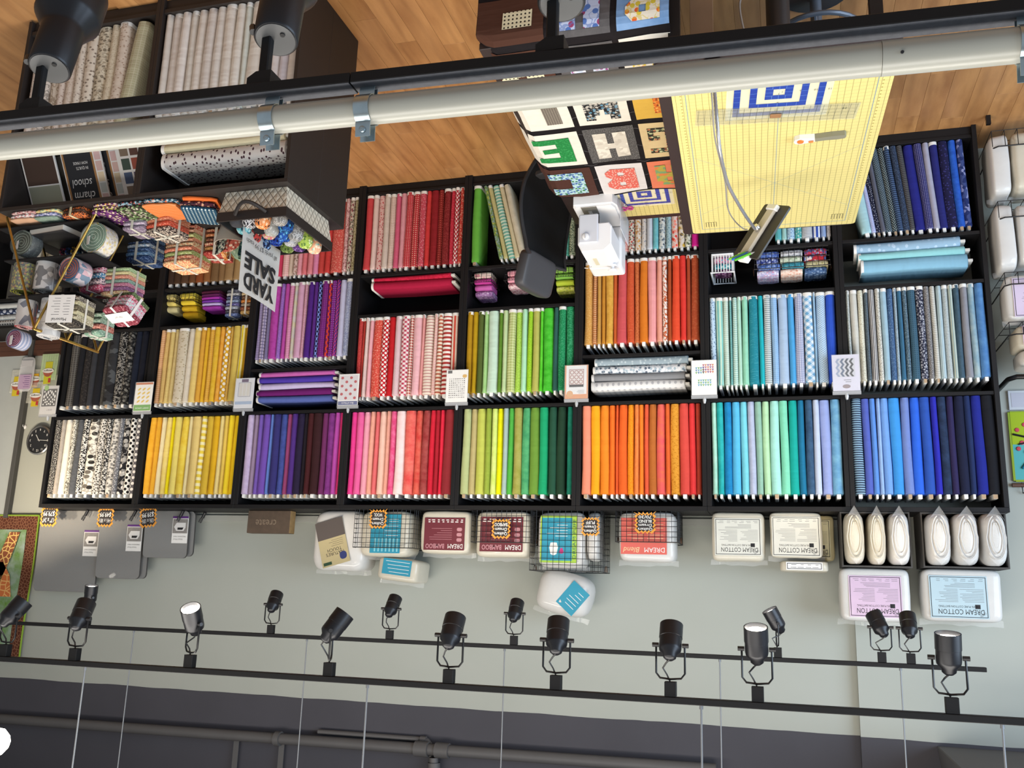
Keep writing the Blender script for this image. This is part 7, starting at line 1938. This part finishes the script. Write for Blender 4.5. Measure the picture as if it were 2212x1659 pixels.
# ================================================================ left end: notions, clock, animal quilt, side bookcase
t = thing('wall_clock', 'round black wall clock with silver rim behind the black bookcase', 'clock', (6.835, 0.362, 1.735))
Mc = Matrix.Rotation(PI/2, 4, 'X')
bm = B(); lathe(bm, [(0, -0.012), (0.112, -0.012), (0.118, 0.0), (0.118, 0.014), (0.108, 0.02), (0.104, 0.008), (0, 0.008)], 40, Mc); obj('silver_rim', bm, mat('clock_silver', 'b8babc', 0.25, 0.8), t, True)
bm = B(); lathe(bm, [(0, 0.009), (0.103, 0.009), (0.103, 0.0105), (0, 0.0105)], 40, Mc); obj('black_dial', bm, mat('clock_black', '17171a', 0.4, coat=0.6), t)
for k in range(12):
    a = PI/2-2*PI*(k+1)/12; text(str(k+1), 0.026, M['card'], t, (0.084*math.cos(a), -0.0112, 0.084*math.sin(a)))
for nm, a, ln, wd in (('hour_hand', PI/2-2*PI*(4.75/12), 0.055, 0.004), ('minute_hand', PI/2-2*PI*(45.5/60)+0.0, 0.082, 0.003)):
    bm = B(); box(bm, -0.012, ln, -0.0135, -0.0125, -wd/2, wd/2); obj(nm, bm, M['card'], t, False, (0, 0, 0), (0, -a, 0))
def blister(label, x, z, w, h, hc, y=0.352, clearp=True, lim=False):
    t = thing('ruler_pack', label, 'ruler pack', (x, y, z), (0, 0, 0), 'quilting rulers hanging on the wall')
    bm = B(); box(bm, -w/2, w/2, -0.0015, 0.0015, 0, h); p = obj('clear_ruler', bm, clear('ruler_green_tint' if lim else 'ruler_pack_clear', (0.65, 0.85, 0.5, 1) if lim else (0.9, 0.9, 0.8, 1), 0.45 if lim else 0.25, 0.05), t)
    bm = B(); n = max(3, int(w/0.022))
    for i in range(n+1): box(bm, -w/2+w*i/n-0.0004, -w/2+w*i/n+0.0004, -0.0022, -0.0017, 0, h)
    for i in range(int(h/0.022)+1): box(bm, -w/2, w/2, -0.0022, -0.0017, min(h, i*0.022)-0.0004, min(h, i*0.022)+0.0004)
    obj('grid_lines', bm, mat('ruler_grid_grey', '9c9c8c', 0.7, var=0), p)
    bm = B(); box(bm, -0.035, 0.035, -0.0035, -0.0024, h*0.30, h+0.03); c = obj('yellow_card', bm, mat('card_'+hc, hc, 0.5), t)
    bm = B(); prism(bm, [(0.05*math.cos(a), h*0.62+0.055*math.sin(a)) for a in [PI*i/12 for i in range(13)]], 0.001, Matrix.Translation((0, -0.0037, 0)) @ Mc); obj('printed_arch', bm, mat('arch_print', 'b0604c', 0.5, var=0.4, vs=60), c)
    bm = B(); prism(bm, [(0.056*math.cos(a), h*0.64+0.020*math.sin(a)) for a in [2*PI*i/18 for i in range(18)]], 0.001, Matrix.Translation((0, -0.0049, 0)) @ Mc); b_ = obj('brand_oval', bm, M['paper'], c)
    text('omnigrid', 0.02, M['ink'], b_, (0, -0.0062, h*0.64), width=0.085, bold=0.02)
    bm = B(); box(bm, -0.035, -0.012, -0.0042, -0.0037, h*0.92, h+0.02); obj('red_corner', bm, mat('card_red', 'c03c3c', 0.5), c)
    return t
blister('yellow-carded clear ruler hanging lowest beside the pattern card', 6.93, 1.26, 0.20, 0.17, 'dcc428')
blister('yellow-carded clear ruler at the far left of the wall', 7.13, 1.15, 0.13, 0.19, 'd8c430', 0.346)
blister('lime green ruler pack hanging next to the black bookcase', 6.83, 1.03, 0.16, 0.22, 'd0cc34', 0.340, lim=True)
blister('orange-carded clear ruler half hidden behind a plastic bag', 6.97, 1.15, 0.12, 0.12, 'e0ac28', 0.358)
t = thing('notion_bag', 'clear plastic bag of sewing notions with a lilac card', 'plastic bag', (7.03, 0.325, 1.05))
bm = B(); superbox(bm, 0.15, 0.012, 0.29, 0.5, 18, 10, 0.004, 20); obj('bag', bm, clear('bag_film', (0.85, 0.86, 0.9, 1), 0.35, 0.05), t, True)
bm = B(); box(bm, -0.06, 0.06, -0.009, -0.008, 0.15, 0.27); c = obj('lilac_card', bm, mat('lilac_card_print', 'c4a8c8', 0.5), t); fine_print(c, -0.05, 0.05, 0.16, 0.26, -0.0091, 6, mat('purple_print', '5c2c7c', 0.5), 0.003, 4)
bm = B(); box(bm, -0.055, 0.06, -0.009, -0.008, 0.03, 0.085); obj('notion_strip', bm, fab('cells', 'c8c8cc', '3c3c48', 40, 'a04c6c'), t)
bm = B(); lathe(bm, [(0, 0), (0.016, 0), (0.018, 0.004), (0.008, 0.010), (0, 0.011)], 14, Mc); tube(bm, [(0, -0.008, 0), (0, -0.022, 0.0), (0, -0.024, -0.014)], 0.003, 6)
tag(obj('wall_hook', bm, M['white'], None, True, (7.02, 0.3795, 1.62)), 'small white plastic hook on the wall beside the clock', 'hook')
SLAT = mat('slatwall_brown', '5c3a2c', 0.6, var=0.2, vs=8)
bm = B(); box(bm, -0.34, 0.34, -0.012, 0.012, 0, 0.13, bev=0.002)
for z in (0.045, 0.09): box(bm, -0.34, 0.34, -0.014, -0.0125, z-0.003, z+0.003)
sl = obj('trim_3', bm, SLAT, None, False, (7.10, 0.366, 0.90)); sl['kind'] = 'structure'
# animal quilt
t = thing('animal_quilt', 'giraffe panel quilt with brown spotted border and lime binding', 'quilt', (7.14, 0.352, 2.33))
bm = B(); n = 10; W0 = 0.80; Hq = 1.08
def aq(x, z): return Vector((x-0.02+0.00*z, 0.006*math.sin(7*z+3*x), z))
def apanel(x0, x1, z0, z1, y, m, nm, par):
    bm = B(); uvl = bm.loops.layers.uv.verify(); V = [[bm.verts.new(aq(x0+(x1-x0)*i/8, z0+(z1-z0)*j/12)+Vector((0, y, 0))) for i in range(9)] for j in range(13)]
    for j in range(12):
        for i in range(8):
            f = bm.faces.new((V[j][i], V[j][i+1], V[j+1][i+1], V[j+1][i]))
            for l in f.loops: l[uvl].uv = (l.vert.co.x, l.vert.co.z)
    bmesh.ops.solidify(bm, geom=bm.faces[:], thickness=0.003)
    return obj(nm, bm, m, par, True)
def giraffe_hide(name, base, spot, sc):
    T = NT(name, 0.85); uv = T.coord('UV'); vo = T.n('ShaderNodeTexVoronoi', voronoi_dimensions='2D', feature='DISTANCE_TO_EDGE'); T.l(uv, vo.inputs['Vector']); vo.inputs['Scale'].default_value = sc
    T.color(T.mix(T.math('GREATER_THAN', vo.outputs['Distance'], 0.09), lin(base), lin(spot))); return T.m
apanel(-0.40, 0.40, 0.0, Hq, 0.0, giraffe_hide('spotted_border', 'c08a68', '7c4430', 40), 'spotted_border', t)
apanel(-0.30, 0.30, 0.11, 0.97, -0.006, fab('mottle', '8cc050', 'd4e8dc', 7), 'jungle_panel', t)
for nm, pts, rr in (('giraffe_neck', [(-0.06, 0.52), (-0.15, 0.34), (-0.22, 0.13)], (0.085, 0.06, 0.05)), ('giraffe_calf', [(-0.20, 0.62), (-0.17, 0.46), (-0.10, 0.36)], (0.07, 0.06, 0.05))):
    bm = B(); uvl = None
    L_ = []; R_ = []
    for i, (x, z) in enumerate(pts): L_.append((x-rr[i], z)); R_.append((x+rr[i], z))
    prism(bm, L_+list(reversed(R_)), 0.002, Matrix.Translation((0, -0.014, 0)) @ Mc)
    obj(nm, bm, giraffe_hide('giraffe_print_'+nm, 'e8c474' if 'neck' in nm else 'e8b46c', '8c4c2c' if 'neck' in nm else 'cc7038', 24), t, uvbox=True)
bm = B()
for s in (-1, 1): tube(bm, [aq(s*0.40, Hq*j/12) for j in range(13)], 0.007, 6)
for z in (0, Hq): tube(bm, [aq(-0.40+0.8*i/8, z) for i in range(9)], 0.007, 6)
obj('binding', bm, fab('solid', '8cac3c'), t, True)
# side bookcase beyond the long row
t = thing('side_bookcase', 'short black bookcase at the far left behind the brass rack', 'bookcase', (6.93, 0.0, 0))
for s in (-1, 1):
    bm = B(); box(bm, s*0.45-0.012, s*0.45+0.012, 0, 0.33, 0, 0.885); obj('side_panel', bm, M['black'], t)
for z in (0.06, 0.66, 0.885):
    bm = B(); box(bm, -0.437 if z < 0.88 else -0.462, 0.437 if z < 0.88 else 0.462, 0.0, 0.33, z, z+0.02); obj('shelf' if z < 0.88 else 'top_panel', bm, M['black'], t)
for k, (t_, m_, lab) in enumerate(((0.05, fab('solid', 'c0c4c4'), 'pale grey flat bolt in the side bookcase, lowest of four'), (0.045, fab('bigdots', '2c3854', 'b4bccc', 26), 'navy ring-print flat bolt in the side bookcase'), (0.045, fab('speck', 'a8b0b4', 'c8ccd0', 90), 'silver flat bolt in the side bookcase'), (0.05, fab('dots', 'd4d4d0', '3c3c40', 46), 'white black-dotted flat bolt, highest in the side bookcase'))):
    flat(lab, m_, (6.97, 0.02+BD/2, 0.681+[0, 0.052, 0.099, 0.146][k]), t_, L=0.62, flip=-1, grp='flat bolts in the side bookcase')
for k, (c, c2, wd) in enumerate((('5c584c', '8c887c', 'grey-brown textured'), ('3c3428', '7c705c', 'dark bark-print'), ('8c8878', 'a8a494', 'stone grey'), ('6c6658', '8c8674', 'olive grey'), ('a8a8a0', 'c4c4bc', 'light grey'), ('4c4a48', '6c6a68', 'graphite'))):
    bolt('%s bolt standing in the side bookcase' % wd, fab('speck', c, c2, 90), 0.058, (6.55+0.065*k, 0.02+BD/2, 0.081), (0, 0, 0), group='upright bolts in the side bookcase', vis=60)

# ---------------------------------------------------------------- the remaining, mostly hidden bolts as one body
def join_rest():
    vs = []; fs = []; uv = []; mi = []; mats = []; sm = []
    idx = {}
    for me, m, mw in REST:
        if m.name not in idx: idx[m.name] = len(mats); mats.append(m)
        o = len(vs); vs += [tuple(mw @ v.co) for v in me.vertices]
        ul = me.uv_layers[0].data if me.uv_layers else None
        for p in me.polygons:
            fs.append([o+i for i in p.vertices]); mi.append(idx[m.name]); sm.append(p.use_smooth)
            for li in p.loop_indices: uv.append(tuple(ul[li].uv) if ul else (0.0, 0.0))
    me = bpy.data.meshes.new('fabric_bolts'); me.from_pydata(vs, [], fs); l = me.uv_layers.new(name='UVMap')
    for i, q in enumerate(uv): l.data[i].uv = q
    for m in mats: me.materials.append(m)
    me.polygons.foreach_set('material_index', mi); me.polygons.foreach_set('use_smooth', sm); me.set_sharp_from_angle(angle=math.radians(50))
    o = bpy.data.objects.new('fabric_bolts', me); C.objects.link(o)
    tag(o, 'remaining half-hidden fabric bolts low in the bookcases and thin ones between', 'fabric bolts'); o['kind'] = 'stuff'
join_rest()
